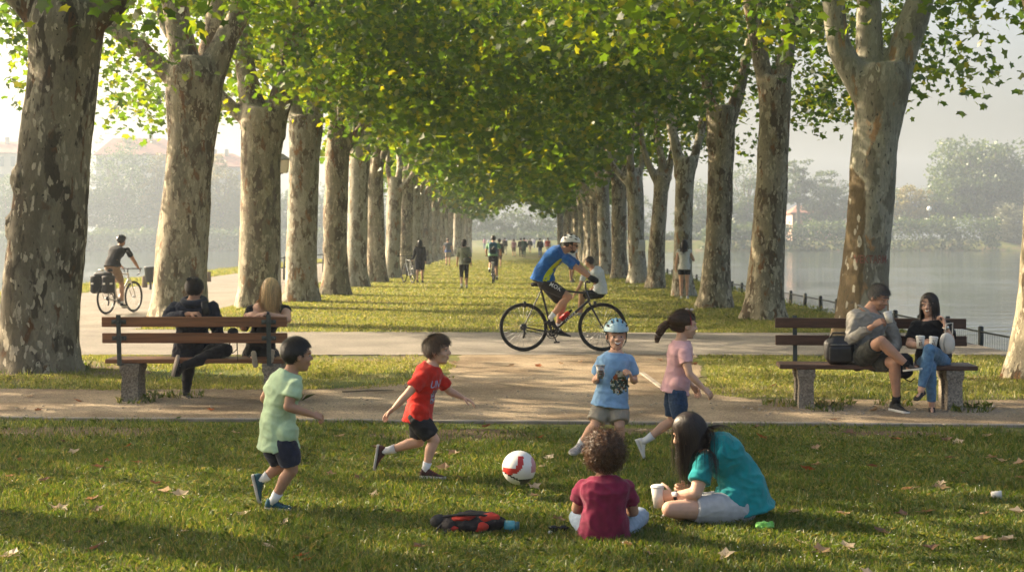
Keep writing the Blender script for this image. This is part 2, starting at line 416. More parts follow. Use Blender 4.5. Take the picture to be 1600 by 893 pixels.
    ad = N.new('ShaderNodeMath'); ad.operation = 'ADD'; L.new(nz(9, 6, .65), ad.inputs[0]); L.new(keep.outputs[0], ad.inputs[1])
    sub = N.new('ShaderNodeMath'); sub.operation = 'MULTIPLY_ADD'; sub.inputs[1].default_value = -.35; L.new(keep.outputs[0], sub.inputs[0]); L.new(nz(9, 6, .65), sub.inputs[2])
    L.new(sub.outputs[0], bp.inputs['Height']); L.new(bp.outputs['Normal'], b.inputs['Normal'])
    return m
BARK_DARK = bark_material('dark mottled plane bark', (.135, .115, .078), (.46, .40, .30), (.075, .060, .040), .56, 1.5, keepth=.5)
BARK_MID = bark_material('mottled plane bark', (.205, .178, .122), (.44, .385, .28), (.115, .088, .056), .50, 1.7, keepth=.55)
BARK_PALE = bark_material('pale plane bark', (.27, .25, .19), (.45, .415, .33), (.15, .118, .078), .47, 1.5, keepth=.66)
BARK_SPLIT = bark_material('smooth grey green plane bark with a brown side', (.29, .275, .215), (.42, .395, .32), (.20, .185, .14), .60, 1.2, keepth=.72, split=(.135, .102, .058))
BARK_FAR = mat('far bark', (.16, .13, .09), .9, .3, 3)

def leaf_material(name, cols, trans=.42):
    m, nt, N, L, b = nodes_of(name)
    N.remove(b)
    ge = N.new('ShaderNodeNewGeometry'); r = N.new('ShaderNodeValToRGB'); r.color_ramp.interpolation = 'LINEAR'
    el = r.color_ramp.elements
    el[0].color = (*cols[0], 1); el[1].color = (*cols[-1], 1)
    for i, c in enumerate(cols[1:-1]):
        e = el.new((i+1)/(len(cols)-1)); e.color = (*c, 1)
    L.new(ge.outputs['Random Per Island'], r.inputs['Fac'])
    d = N.new('ShaderNodeBsdfDiffuse'); t = N.new('ShaderNodeBsdfTranslucent'); gl = N.new('ShaderNodeBsdfGlossy'); gl.inputs['Roughness'].default_value = .45
    hs = N.new('ShaderNodeHueSaturation'); hs.inputs['Hue'].default_value = .482; hs.inputs['Saturation'].default_value = 1.12; hs.inputs['Value'].default_value = 2.1
    L.new(r.outputs['Color'], d.inputs['Color']); L.new(r.outputs['Color'], hs.inputs['Color']); L.new(hs.outputs['Color'], t.inputs['Color'])
    mx = N.new('ShaderNodeMixShader'); mx.inputs[0].default_value = trans; L.new(d.outputs[0], mx.inputs[1]); L.new(t.outputs[0], mx.inputs[2])
    m2 = N.new('ShaderNodeMixShader'); m2.inputs[0].default_value = .04; L.new(mx.outputs[0], m2.inputs[1]); L.new(gl.outputs[0], m2.inputs[2])
    L.new(m2.outputs[0], N['Material Output'].inputs['Surface'])
    return m
LEAF = leaf_material('plane leaves', [(.035, .075, .012), (.042, .085, .013), (.052, .10, .014), (.062, .112, .015), (.075, .125, .016), (.10, .145, .018), (.17, .175, .022)], .62)

def leaf_template(detail):
    if detail == 2:
        pol = [(-90, .22), (-42, .66), (-10, .52), (22, .92), (54, .62), (90, 1.05), (126, .62), (158, .92), (190, .52), (222, .66)]
    elif detail == 1:
        pol = [(-90, .35), (-20, .85), (35, .6), (90, 1.05), (145, .6), (200, .85)]
    else:
        pol = [(-90, .6), (0, .75), (90, 1.0), (180, .75)]
    return np.array([[r*math.cos(math.radians(a)), r*math.sin(math.radians(a)), -.22*abs(r*math.cos(math.radians(a)))-.12*max(0, math.sin(math.radians(a)))*r] for a, r in pol])
def leaves_at(rng, cen, size, detail, upbias=1.1, sv=.35):
    n = len(cen); T = leaf_template(detail)*size
    nrm = rng.normal(size=(n, 3)); nrm[:, 2] += upbias; nrm /= np.linalg.norm(nrm, axis=1)[:, None]
    t = rng.normal(size=(n, 3)); t[:, 2] -= .5
    t -= nrm*(t*nrm).sum(1)[:, None]; t /= np.linalg.norm(t, axis=1)[:, None]
    s = np.cross(t, nrm)
    k = rng.uniform(1-sv, 1+sv, n)[:, None, None]
    return cen[:, None, :]+k*(T[None, :, 0, None]*s[:, None, :]+T[None, :, 1, None]*t[:, None, :]+T[None, :, 2, None]*nrm[:, None, :])
def crown_points(seed, nclump, per, spread, rin, rout, ry, zlo, zhi, hollow=1.6, hollow_z=8.0, flat=3.0, lump=.22, bottom=.55, keepfn=None):
    """points of leaf clumps in a lumpy, flat-bottomed crown; +x is the side over the avenue"""
    rng = np.random.default_rng(seed); rr = random.Random(seed); C = []
    zc = lerp(zlo, zhi, .45)
    while len(C) < nclump:
        x = rr.uniform(-rout, rin); y = rr.uniform(-ry, ry); z = rr.uniform(zlo, zhi)
        if rr.random() < bottom: z = zlo+(zhi-zlo)*.5*rr.random()**1.4
        ex = x/(rin if x > 0 else rout); ey = y/ry; rad = math.hypot(ex, ey)
        ez = (z-zc)/((zhi-zc) if z > zc else (zc-zlo))
        e = (rad**flat+abs(ez)**flat)**(1/flat) if z < zc else math.hypot(rad, ez)
        e -= lump*noise.noise(V((x*.45+seed, y*.45, z*.55)))*2
        if e > 1: continue
        if noise.noise(V((x*.6, y*.6+seed*3, z*.7))) < -.12: continue
        if math.hypot(x, y) < hollow and z < hollow_z: continue
        if keepfn and not keepfn(x, y, z): continue
        C.append((x, y, z))
    C = np.array(C)
    P0 = np.repeat(C, per, axis=0)+rng.normal(size=(nclump*per, 3))*np.array([spread, spread, spread*.6])
    return rng, P0
def crown_mesh(name, seed, nclump, per, size, detail, spread=.5, keepfn=None, **k):
    rng, P0 = crown_points(seed, nclump, per, spread, keepfn=keepfn, **k)
    if keepfn is not None:
        P0 = np.array([p for p in P0 if keepfn(*p)])
    L = leaves_at(rng, P0, size, detail)
    return np_mesh(name, L, L.shape[1], LEAF)

def flare_tube(mb, pts, rad, n=26, seed=0, flare=.0, base_z=None, lump=.05):
    """trunk or limb: bumpy tube; flare widens the root"""
    pts = [V(p) for p in pts]
    # resample by Catmull-Rom
    P2, R2 = [], []
    for i in range(len(pts)-1):
        p0, p1, p2, p3 = pts[max(0, i-1)], pts[i], pts[i+1], pts[min(len(pts)-1, i+2)]
        ns = max(2, int((p2-p1).length/.22))
        for k in range(ns):
            t = k/ns
            P2.append(.5*((2*p1)+(p2-p0)*t+(2*p0-5*p1+4*p2-p3)*t*t+(3*p1-p0-3*p2+p3)*t**3)); R2.append(lerp(rad[i], rad[i+1], t))
    P2.append(pts[-1]); R2.append(rad[-1])
    u = None; rings = []
    for i, p in enumerate(P2):
        a = P2[max(0, i-1)]; b = P2[min(len(P2)-1, i+1)]; d = (b-a).normalized()
        u = orth(d)[0] if u is None else (u-d*u.dot(d)).normalized()
        v = d.cross(u); ring = []
        for k in range(n):
            t = 2*math.pi*k/n; r = R2[i]
            q = p+u*math.cos(t)*r+v*math.sin(t)*r
            f = 1+lump*noise.noise(V((q.x*2.2+seed, q.y*2.2, q.z*.9)))*2
            if flare and base_z is not None:
                h = max(0, q.z-base_z)
                f += flare*math.exp(-h/.28)*(1+.45*math.cos(5*t+seed)+.3*math.cos(3*t+seed*2))
            ring.append(p+u*math.cos(t)*r*f+v*math.sin(t)*r*f)
        rings.append(ring)
    mb.loft(rings, True)
def make_trunk(specs, seed, voxel=.045, flare=.22, knots=0):
    mb = MB()
    for i, (pts, rad) in enumerate(specs):
        flare_tube(mb, pts, rad, 28 if i == 0 else 18, seed+i, flare if i == 0 else 0, 0 if i == 0 else None, .05 if i == 0 else .07)
    rr = random.Random(seed)
    for k in range(knots):
        pts, rad = specs[0]; t = rr.uniform(.3, .95); z = pts[0][2]+(pts[-1][2]-pts[0][2])*t
        a = rr.uniform(0, 6.28); j = min(len(pts)-2, int(t*(len(pts)-1)))
        c = V(pts[j]).lerp(V(pts[j+1]), t*(len(pts)-1)-j); r = lerp(rad[j], rad[j+1], t*(len(pts)-1)-j)
        d = V((math.cos(a), math.sin(a), .1)); mb.torus(c+d*r*.98, .11, .05, V((-d.y, d.x, 0)), V((0, 0, 1)), 16, 8)
    m = mb.remesh(voxel, 3, .5)
    m.displace(lambda p: .018*noise.noise(V((p.x*3.2+seed, p.y*3.2, p.z*1.3)))+.010*noise.noise(V((p.x*9, p.y*9, p.z*5+seed))))
    return m
def sub_limbs(p, d, r, seed, depth, out, zmax):
    rr = random.Random(seed); pts = [V(p)]; rad = [r]; d = V(d).normalized()
    for i in range(3):
        d = (d+V((rr.uniform(-.25, .25), rr.uniform(-.25, .25), rr.uniform(.0, .25)))).normalized()
        pts.append(pts[-1]+d*rr.uniform(.9, 1.3)); rad.append(rad[-1]*.8)
    out.append(([tuple(q) for q in pts], rad))
    if depth > 0 and rad[-1] > .05:
        for k in range(2):
            dd = (d+V((rr.uniform(-.9, .9), rr.uniform(-.9, .9), rr.uniform(-.1, .5)))).normalized()
            sub_limbs(pts[-1], dd, rad[-1]*.85, seed*7+k+1, depth-1, out, zmax)
def px_tree(bx, by, trunk, limbs, seed, dist=None):
    """specs of a near tree: lists of (px, py, width px[, depth offset]); returned relative to its base"""
    d = dist or GD(by); base = P(bx, by, d) if dist is None else V(((bx-CXP)/FPX*d, d, 0)); s = FPX/d
    def conv(L):
        pts, rad = [], []
        for t in L:
            q = P(t[0], t[1], d+(t[3] if len(t) > 3 else 0)) ; q = q-base
            pts.append(tuple(q)); rad.append(t[2]/2/s)
        return pts, rad
    sp = [conv(trunk)]
    p0 = V(sp[0][0][0]); 
    for i, l in enumerate(limbs):
        pts, rad = conv(l); sp.append((pts, rad))
        d_ = V(pts[-1])-V(pts[-2])
        if rad[-1] > .06: sub_limbs(pts[-1], d_, rad[-1]*.92, seed*13+i, 1, sp, 11)
    return base, sp, d
def random_specs(seed, h=4.4, r=.42):
    rr = random.Random(seed); lean = rr.uniform(-.05, .05), rr.uniform(-.05, .05)
    pts = [(0, 0, -.15)]; rad = [r*1.1]
    for k, t in enumerate((.15, .4, .7, .92, 1.05)):
        pts.append((lean[0]*h*t+rr.uniform(-.03, .03), lean[1]*h*t+rr.uniform(-.03, .03), h*t)); rad.append(r*(1.0-.12*t)*(1.1 if t > .9 else 1)*(.8 if t > 1 else 1))
    sp = [(pts, rad)]; a0 = rr.uniform(0, 6.28)
    for k in range(3):
        a = a0+k*2.1+rr.uniform(-.4, .4); o = rr.uniform(.35, .75)
        d = V((math.cos(a)*o, math.sin(a)*o, 1)).normalized(); p = V(pts[-2])+d*.1-V((0, 0, .35))
        sub = []; sub_limbs(p, d, r*rr.uniform(.42, .58), seed*5+k, 1, sub, 11)
        sp += sub
    return sp
TREEGROUP = 'plane trees lining the avenue'
CR_IN = dict(rin=6.4, rout=4.3, ry=3.9, zlo=4.4, zhi=13.0)
CR_MID = dict(CR_IN, rout=3.2)
CR_NEAR = dict(CR_IN, hollow=2.5, hollow_z=7.2)
def add_tree(base, trunk_me, bark, crown_me, label, rot=0.0, crown_rot=0.0, sc=1.0):
    t = thing('plane_tree', base, label, 'tree', TREEGROUP)
    t.rotation_euler = (0, 0, rot); t.scale = (sc, sc, sc)
    o = link_mesh('trunk', trunk_me, t)
    c = link_mesh('crown', crown_me, t); c.rotation_euler = (0, 0, crown_rot)
    return t
def trunk_mesh(m, bark):
    me = bpy.data.meshes.new('trunk'); me.from_pydata(m.v, [], m.f); me.materials.append(bark); me.shade_smooth(); return me

def hide(x0, x1, y1): pass
near_cr = [crown_mesh('crown', 11+i, 170, 62, .10, 2, .42, **CR_NEAR) for i in range(3)]
mid_cr = [crown_mesh('crown', 31+i, 122, 26, .18, 1, .45, **CR_MID) for i in range(3)]
far_cr = [crown_mesh('crown', 51+i, 115, 12, .32, 0, .5, **CR_MID) for i in range(2)]
PX_TREES = [
 # left row
 dict(b=(63, 578), side='L', bark=BARK_DARK, seed=3, label='massive dark mottled plane trunk at the left edge, nearest tree of the left row',
  t=[(63, 592, 118), (63, 560, 114), (64, 500, 118), (66, 430, 119), (77, 320, 114), (88, 222, 110), (98, 111, 110), (102, 40, 118), (104, 0, 95)],
  l=[[(75, 40, 62), (40, 0, 50), (-20, -60, 40), (-90, -150, 34)], [(100, 30, 75), (98, -40, 66), (95, -140, 52)], [(135, 40, 55), (172, 5, 46), (230, -60, 38), (270, -150, 30)]]),
 dict(b=(281, 503), side='L', bark=BARK_MID, seed=5, label='broad mottled plane tree with three thick limbs behind the left bench man',
  t=[(280, 512, 84), (280, 480, 83), (281, 440, 83), (288, 350, 79), (298, 222, 74), (303, 160, 84), (305, 120, 88), (306, 90, 70)],
  l=[[(285, 140, 34), (255, 108, 27), (210, 68, 25), (170, 40, 24), (120, 0, 22, .5), (60, -70, 18, 1)], [(292, 120, 50), (283, 60, 44), (272, 0, 40), (262, -80, 34)], [(322, 130, 52), (342, 85, 42), (368, 35, 36), (395, -20, 32), (430, -90, 26)], [(318, 110, 34, .3), (330, 60, 30, .6), (338, 0, 28, .9), (345, -70, 24, 1)]]),
 dict(b=(404, 480), side='L', bark=BARK_MID, seed=7, label='mottled plane tree beside the lamp post, behind the blonde woman',
  t=[(404, 487, 62), (404, 450, 62), (406, 350, 61), (408, 240, 62), (412, 195, 72), (414, 170, 66)],
  l=[[(395, 200, 26), (368, 172, 20), (345, 150, 18), (310, 110, 16, .4)], [(402, 190, 40), (388, 130, 34), (376, 60, 30), (370, -10, 26)], [(428, 190, 42), (446, 130, 35), (462, 60, 32), (478, 0, 29), (500, -70, 24)]]),
 dict(b=(470, 471), side='L', bark=BARK_PALE, seed=9, label='pale plane trunk with a dark split scar near its foot in the left row',
  t=[(470, 478, 51), (470, 440, 50), (473, 350, 47), (476, 250, 46), (478, 200, 52), (478, 180, 48)],
  l=[[(466, 200, 26), (456, 150, 22), (448, 90, 20), (440, 20, 16)], [(488, 200, 30), (498, 140, 25), (510, 80, 22), (520, 10, 18)]]),
 # right row
 dict(b=(1624, 592), side='R', bark=BARK_MID, seed=13, label='brown plane trunk cut off by the right edge beside the right bench',
  t=[(1622, 604, 92), (1622, 560, 84), (1630, 480, 80), (1637, 380, 78), (1645, 200, 76), (1650, 60, 84), (1652, 20, 70)],
  l=[[(1640, 60, 46), (1615, 0, 40), (1590, -80, 34), (1560, -160, 28)], [(1665, 60, 50), (1690, 0, 42), (1730, -100, 34)]]),
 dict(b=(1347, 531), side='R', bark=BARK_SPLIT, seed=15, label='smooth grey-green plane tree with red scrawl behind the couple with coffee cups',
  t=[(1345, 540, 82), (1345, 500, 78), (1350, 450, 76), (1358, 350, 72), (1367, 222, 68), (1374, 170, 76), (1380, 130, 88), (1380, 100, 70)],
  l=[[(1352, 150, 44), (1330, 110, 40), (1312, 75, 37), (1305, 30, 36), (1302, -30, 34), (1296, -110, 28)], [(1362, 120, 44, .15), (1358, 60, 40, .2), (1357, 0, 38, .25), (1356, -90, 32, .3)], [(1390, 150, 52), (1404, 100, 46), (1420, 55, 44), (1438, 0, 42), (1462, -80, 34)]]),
 dict(b=(1196, 499), side='R', bark=BARK_MID, seed=17, label='rough brown plane trunk left of the right bench in the right row',
  t=[(1195, 507, 63), (1195, 480, 61), (1199, 400, 54), (1205, 300, 48), (1209, 200, 46), (1210, 150, 52), (1211, 120, 50)],
  l=[[(1200, 150, 30), (1190, 100, 27), (1178, 40, 25), (1165, -30, 22)], [(1218, 140, 30), (1228, 80, 27), (1240, 10, 24), (1255, -60, 20)]]),
 dict(b=(1118, 481), side='R', bark=BARK_MID, seed=19, label='plane tree with a dark knot hole, right of the woman in white',
  t=[(1117, 487, 54), (1117, 460, 50), (1122, 380, 40), (1126, 280, 39), (1127, 210, 41), (1128, 180, 48), (1128, 165, 44)],
  l=[[(1118, 190, 22), (1106, 140, 18), (1098, 90, 17), (1090, 20, 15)], [(1138, 190, 26), (1152, 150, 20), (1160, 120, 18), (1175, 50, 16)]]),
 dict(b=(1067, 463), side='R', bark=BARK_PALE, seed=21, label='pale forked plane tree that the woman in the white top stands against',
  t=[(1067, 469, 34), (1067, 440, 31), (1068, 370, 28), (1070, 290, 29), (1072, 255, 36), (1072, 245, 30)],
  l=[[(1064, 262, 22), (1056, 230, 16), (1048, 190, 14), (1042, 130, 13), (1036, 60, 11)], [(1080, 262, 18), (1088, 235, 14), (1096, 200, 13), (1110, 140, 11)]]),
 dict(b=(1025, 451), side='R', bark=BARK_MID, seed=23, label='plane tree with a reddish brown foot next to the tree with the notice',
  t=[(1025, 457, 29), (1025, 430, 27), (1028, 360, 24), (1033, 300, 24), (1035, 280, 27), (1035, 272, 24)],
  l=[[(1028, 285, 14), (1016, 262, 11), (1008, 240, 10), (998, 200, 9)], [(1036, 285, 16), (1034, 250, 12), (1028, 215, 10), (1024, 170, 9)], [(1040, 285, 14), (1048, 255, 11), (1052, 220, 10), (1060, 170, 9)]]),
]
TREE_POS = []
for i, T in enumerate(PX_TREES):
    base, sp, d = px_tree(T['b'][0], T['b'][1], T['t'], T['l'], T['seed'])
    m = make_trunk(sp, T['seed'], .04 if d < 30 else .05, .26, 2)
    c = near_cr[i % 3] if d < 45 else mid_cr[i % 3]
    t = add_tree(base, trunk_mesh(m, T['bark']), T['bark'], c, T['label'], 0, (0 if T['side'] == 'L' else math.pi)+rnd.uniform(-.3, .3))
    T['obj'] = t; TREE_POS.append((base.x, base.y, .5))
# generic trunks for the rest of the two rows
GEN = [(make_trunk(random_specs(70+k, 4.3+.25*(k % 3), .345), 70+k, .06, .3, 2), b) for k, b in enumerate((BARK_PALE, BARK_MID, BARK_PALE, BARK_MID))]
GEN = [trunk_mesh(m, b) for m, b in GEN]
ORD = ['first', 'second', 'third', 'fourth', 'fifth', 'sixth', 'seventh', 'eighth', 'ninth', 'tenth', 'eleventh', 'twelfth', 'thirteenth', 'fourteenth', 'fifteenth', 'sixteenth', 'seventeenth', 'eighteenth', 'nineteenth', 'twentieth']
ORD += ['twenty-'+o for o in ORD[:9]]+['thirtieth']+['thirty-'+o for o in ORD[:9]]+['fortieth']+['forty-'+o for o in ORD[:9]]
def row_tree(x, y, k, side, n, extra=None):
    cr = mid_cr[(k+n) % 3] if y < 95 else far_cr[k % 2]
    lab = extra or '%s plane tree from the front in the %s row' % (ORD[n-1], side)
    rz = rnd.uniform(0, 6.28)
    t = add_tree((x, y, 0), GEN[k % 4], None, cr, lab, rz, (0 if side == 'left' else math.pi)-rz+rnd.uniform(-.25, .25), rnd.uniform(.95, 1.08))
    TREE_POS.append((x, y, .45)); return t
LEFT = [(522, 461), (557, 448), (588, 441), (611, 434.5), (632, 429), (648, 424.5)]
n = 5
for i, (px, py) in enumerate(LEFT):
    q = G(px, py); row_tree(q.x, q.y, i+1, 'left', n); n += 1
y = G(648, 424.5).y+6.5
while y < 172:
    row_tree(-5.5+.4*math.sin(y), y, n, 'left', n); n += 1; y += 6.6+rnd.uniform(-.4, .6)
RIGHT = [(998, 442.5), (969, 435), (947, 428.5), (932, 423)]
n = 7
for i, (px, py) in enumerate(RIGHT):
    q = G(px, py); t = row_tree(q.x, q.y, i, 'right', n, 'plane tree with a white notice pinned to its trunk in the right row' if i == 0 else None); n += 1
    if i == 0: NOTICE = t
y = G(932, 423).y+6.5
while y < 150:
    row_tree(5.15+.4*math.sin(y), y, n, 'right', n); n += 1; y += 6.6+rnd.uniform(-.4, .6)
# one more tree of the left row, just outside the picture, whose crown shades the lawn
t = row_tree(-6.6, 10.2, 2, 'left', 1, 'plane tree of the left row just left of the picture, shading the front lawn')
t = row_tree(-16.5, 19.5, 3, 'left', 1, 'plane tree by the left river bank outside the picture')  # unseen riverside tree, added so that its crown throws shade on the front lawn

# ---- far banks
FARLEAF = leaf_material('far leaves', [(.035, .06, .018), (.05, .085, .025), (.07, .11, .03), (.10, .12, .035)], .3)
WILLOW = leaf_material('pale willow leaves', [(.12, .13, .07), (.16, .17, .09), (.2, .2, .11)], .3)
YLEAF = leaf_material('yellowing leaves', [(.10, .11, .03), (.16, .15, .035), (.2, .15, .04)], .3)
def far_tree(px, py_base, w_px, top_py, seed, label, leaf=FARLEAF, d=345.0, lo=.18, n=2600, kind='oval', name='broad_tree'):
    base = P(px, py_base, d); s = d/FPX; h = (py_base-top_py)*s; w = w_px*s/2
    t = thing(name, base, label, 'tree' if kind != 'bush' else 'bush', 'trees on the far bank')
    tr = MB(); rr = random.Random(seed); 
    top = h*(.25 if kind == 'bush' else .45)
    flare_tube(tr, [(0, 0, -.5), (0, 0, top*.5), (.1*w, 0, top)], [h*.03, h*.024, h*.02], 10, seed)
    for k in range(7):
        a = rr.uniform(0, 6.28); o = rr.uniform(.4, .9)
        flare_tube(tr, [(0, 0, top*.55), (math.cos(a)*w*.3*o, math.sin(a)*w*.3*o, h*.5), (math.cos(a)*w*.75*o, math.sin(a)*w*.75*o, h*.85)], [h*.014, h*.011, h*.003], 6, seed+k)
    tr.v = [tuple(V(v)+base) for v in tr.v]
    tr.build('trunk', BARK_FAR, t)
    rng, P0 = crown_points(seed, max(90, n//6), 24, w*.085, w, w, w*.8, h*lo, h, hollow=0, hollow_z=0, flat=2.2, lump=.3, bottom=.4)
    L = leaves_at(rng, P0, max(.26, w*.038), 0, .6)
    link_mesh('crown', np_mesh('crown', L, 4, leaf), t)
    return t
far_tree(190, 388, 110, 214, 201, 'tall rounded tree on the far left bank between the two nearest trunks', lo=.08)
far_tree(118, 388, 80, 250, 202, 'lower dark tree on the far left bank beside the nearest trunk')
far_tree(248, 388, 60, 238, 203, 'yellow-green tree on the far left bank left of the second trunk', YLEAF, lo=.1)
far_tree(346, 388, 60, 243, 204, 'pale tree on the far left bank between the second and third trunks', YLEAF, lo=.1)
far_tree(372, 390, 46, 288, 205, 'orange-tinged tree on the far left bank by the third trunk', YLEAF, lo=.1)
far_tree(14, 390, 70, 270, 206, 'tree on the far left bank at the left picture edge', lo=.05)
far_tree(446, 390, 60, 300, 207, 'blurred tree on the far left bank behind the lamp post', lo=.05)
far_tree(512, 390, 90, 280, 208, 'dark hazy tree on the far left bank behind the fifth trunk', lo=.05)
far_tree(300, 390, 90, 262, 209, 'broad tree on the far left bank behind the second trunk', lo=.05)
far_tree(1530, 352, 150, 219, 211, 'great spreading tree rising above the far right bank', d=350, lo=.12, n=5200)
far_tree(1610, 360, 100, 250, 212, 'tree at the right picture edge on the far bank', d=352, lo=.1)
far_tree(1585, 390, 82, 316, 213, 'pale rounded willow at the water on the far right bank', WILLOW, kind='bush', d=338, lo=0.02, n=3400)
far_tree(1290, 362, 72, 268, 214, 'dark rounded tree on the far right bank beside the pinkish house', d=350, lo=.12)
far_tree(1425, 362, 70, 290, 215, 'yellow-green tree on the far right bank behind the couple', YLEAF, d=348, lo=.05)
far_tree(1465, 362, 60, 300, 216, 'darker tree between the yellow-green tree and the great spreading tree', d=352, lo=.05)
far_tree(1395, 365, 60, 296, 217, 'tree on the far right bank close to the red-scrawled trunk', d=352, lo=.05)
far_tree(1247, 362, 42, 245, 218, 'thin sparse tree on the far right bank with bare branches', d=350, lo=.35, n=1500)
far_tree(1165, 372, 90, 255, 219, 'hazy tree between two trunks of the right row on the far bank', d=356, lo=.05)
far_tree(1100, 380, 90, 280, 220, 'faint tree on the far bank right of the forked trunk', d=360, lo=.05)
for k, (px, tp) in enumerate([(700, 300), (745, 318), (790, 322), (835, 318), (880, 300), (640, 290), (930, 285), (985, 290), (590, 290)]):
    far_tree(px, 392, 76, tp, 230+k, ['faint blue tree closing the avenue, first from the left', 'faint tree closing the avenue, second from the left', 'faint tree closing the middle of the avenue', 'faint tree just right of the avenue end', 'faint hazy tree behind the right row of trunks', 'faint tree behind the left row far down', 'faint tree behind the right row far down', 'faint tree behind the noticed trunk', 'faint tree behind the sixth left trunk'][k], d=352, lo=.03, n=1400)
def hedge(px0, px1, top0, top1, seed, label, d=328, leaf=FARLEAF):
    x0 = (px0-CXP)/FPX*d; x1 = (px1-CXP)/FPX*d; rng = np.random.default_rng(seed); rr = random.Random(seed); C = []
    n = int((x1-x0)*22)
    for k in range(n):
        t = rr.random(); x = lerp(x0, x1, t); top = (392-lerp(top0, top1, t))*d/FPX*(1+.18*noise.noise(V((x*.25, seed, 0))))
        C.append((x, d+rr.uniform(-2, 3), GZ+rr.random()**.7*top))
    P0 = np.repeat(np.array(C), 8, axis=0)+rng.normal(size=(n*8, 3))*.45
    L = leaves_at(rng, P0, .36, 0, .5); o = link_mesh('hedge', np_mesh('hedge', L, 4, leaf)); return tag(o, label, 'hedge', 'hedges along the far bank')
hedge(1100, 1330, 352, 348, 301, 'dense hedge along the far right bank left of the red-scrawled trunk')
hedge(1372, 1560, 342, 342, 302, 'dense hedge along the far right bank behind the couple')
hedge(-20, 560, 362, 360, 303, 'dark scrub along the far left bank above the water')
hedge(1540, 1640, 345, 345, 304, 'scrub at the foot of the great spreading tree beside the willow', d=342)
hedge(560, 1100, 366, 366, 305, 'scrub closing the far end of the avenue', d=342)
# ================================================================= grass
GRASS = leaf_material('grass blades', [(.040, .075, .010), (.055, .098, .012), (.075, .120, .016), (.12, .14, .022), (.22, .19, .06)], .35)
GRASS_DRY = leaf_material('dry grass blades', [(.10, .14, .022), (.15, .18, .034), (.21, .215, .055), (.30, .265, .105)], .35)
def blades(rng, XY, h, wd, bend=.5):
    n = len(XY); a = rng.uniform(0, 2*np.pi, n); hh = h*rng.uniform(.5, 1.3, n); ww = wd*rng.uniform(.7, 1.3, n)
    lean = rng.normal(size=(n, 2))*bend
    sx, sy = np.cos(a)*ww, np.sin(a)*ww
    z0 = np.zeros(n)-.004
    def pt(f, k, z): return np.stack([XY[:, 0]+lean[:, 0]*hh*f+sx*k, XY[:, 1]+lean[:, 1]*hh*f+sy*k, z], 1)
    return np.stack([pt(0, -1, z0), pt(0, 1, z0), pt(.35, .8, hh*.6), pt(1, 0, hh*(1-.25*np.minimum(1, np.hypot(lean[:, 0], lean[:, 1])))), pt(.35, -.8, hh*.6)], 1)
def vnoise(X, Y, s, seed):
    # smooth value noise, vectorised
    def hsh(i, j): 
        q = np.sin(i*127.1+j*311.7+seed*74.7)*43758.5453; return q-np.floor(q)
    x, y = X*s, Y*s; i, j = np.floor(x), np.floor(y); fx, fy = x-i, y-j; fx = fx*fx*(3-2*fx); fy = fy*fy*(3-2*fy)
    return (hsh(i, j)*(1-fx)+hsh(i+1, j)*fx)*(1-fy)+(hsh(i, j+1)*(1-fx)+hsh(i+1, j+1)*fx)*fy
rng = np.random.default_rng(5)
def lawn(name, n, x0, x1, y0, y1, h, wd, m, keep, label, bend=.5):
    X = rng.uniform(x0, x1, n); Y = rng.uniform(y0, y1, n)
    k = keep(X, Y); X, Y = X[k], Y[k]
    B = blades(rng, np.stack([X, Y], 1), h, wd, bend)
    hs = (.55+.9*vnoise(X, Y, 1.3, 9))[:, None]; B[:, :, 2] *= hs
    o = link_mesh(name, np_mesh(name, B, 5, m)); return tag(o, label, 'grass', None, 'stuff')
def keep_front(X, Y):
    cy_ = CURB_L+(CURB_R-CURB_L)*(X+5)/10
    vis = np.abs(X) < Y*.372+.3
    edge = (cy_-Y)
    bare = np.clip((vnoise(X, Y, .8, 1)*.6+vnoise(X, Y, 3, 2)*.4)-.15, 0, 1)
    for bx, by, rx, ry in BARE:
        q_ = np.hypot((X-bx)/rx, (Y-by)/ry); bare = np.where((q_ < 1.15) & (rng.random(len(X)) > .16+.75*np.clip(q_-.4, 0, .8)), -1, bare)
    dens = np.clip(.25+edge/1.1, 0, 1)*np.where(bare+np.clip(edge/2.2, 0, .7) > .42, 1, .18)
    return (Y < cy_-.03) & vis & (rng.random(len(X)) < dens) & (rng.random(len(X)) < (8.2/np.maximum(Y, 7))**1.0) & (bare > -.5)
lawn('front_lawn_grass', 430000, -5.4, 5.4, 6.6, 13.4, .042, .0026, GRASS, keep_front, 'green lawn grass under the playing children', .55)
def keep_mid(X, Y):
    a = vnoise(X, Y, .9, 4)*.6+vnoise(X, Y, 3.1, 5)*.4
    gravel_l = (X > -7.2) & (X < -.95+.25*vnoise(X, Y, 1.5, 3)-.75*np.clip(17.0-Y, 0, 2)) & (Y > 15.75+.5*vnoise(X, Y, 1.1, 8))
    gravel_r = (X > 1.95+.115*(Y-15)+.25*vnoise(X, Y, 1.5, 6)) & (Y > 14.75+.6*vnoise(X, Y, 1.2, 7)) & (X < 7.0)
    return (gravel_l | gravel_r) & (Y < 20.5) & (rng.random(len(X)) < np.clip((a-.30)*3.2, .1, 1))
lawn('strip_grass', 150000, -7.2, 7.0, 14.8, 20.5, .045, .004, GRASS_DRY, keep_mid, 'patchy dry grass between the gravel and the cross path', .55)
def keep_av(X, Y):
    a = vnoise(X, Y, .35, 14)*.6+vnoise(X, Y, 1.4, 15)*.4
    return (rng.random(len(X)) < np.clip((a-.1)*2.6, .5, 1)) & ((X > -7.0) & (X < 7.2)) & ~((Y < 26.4) & (X < -4.9))
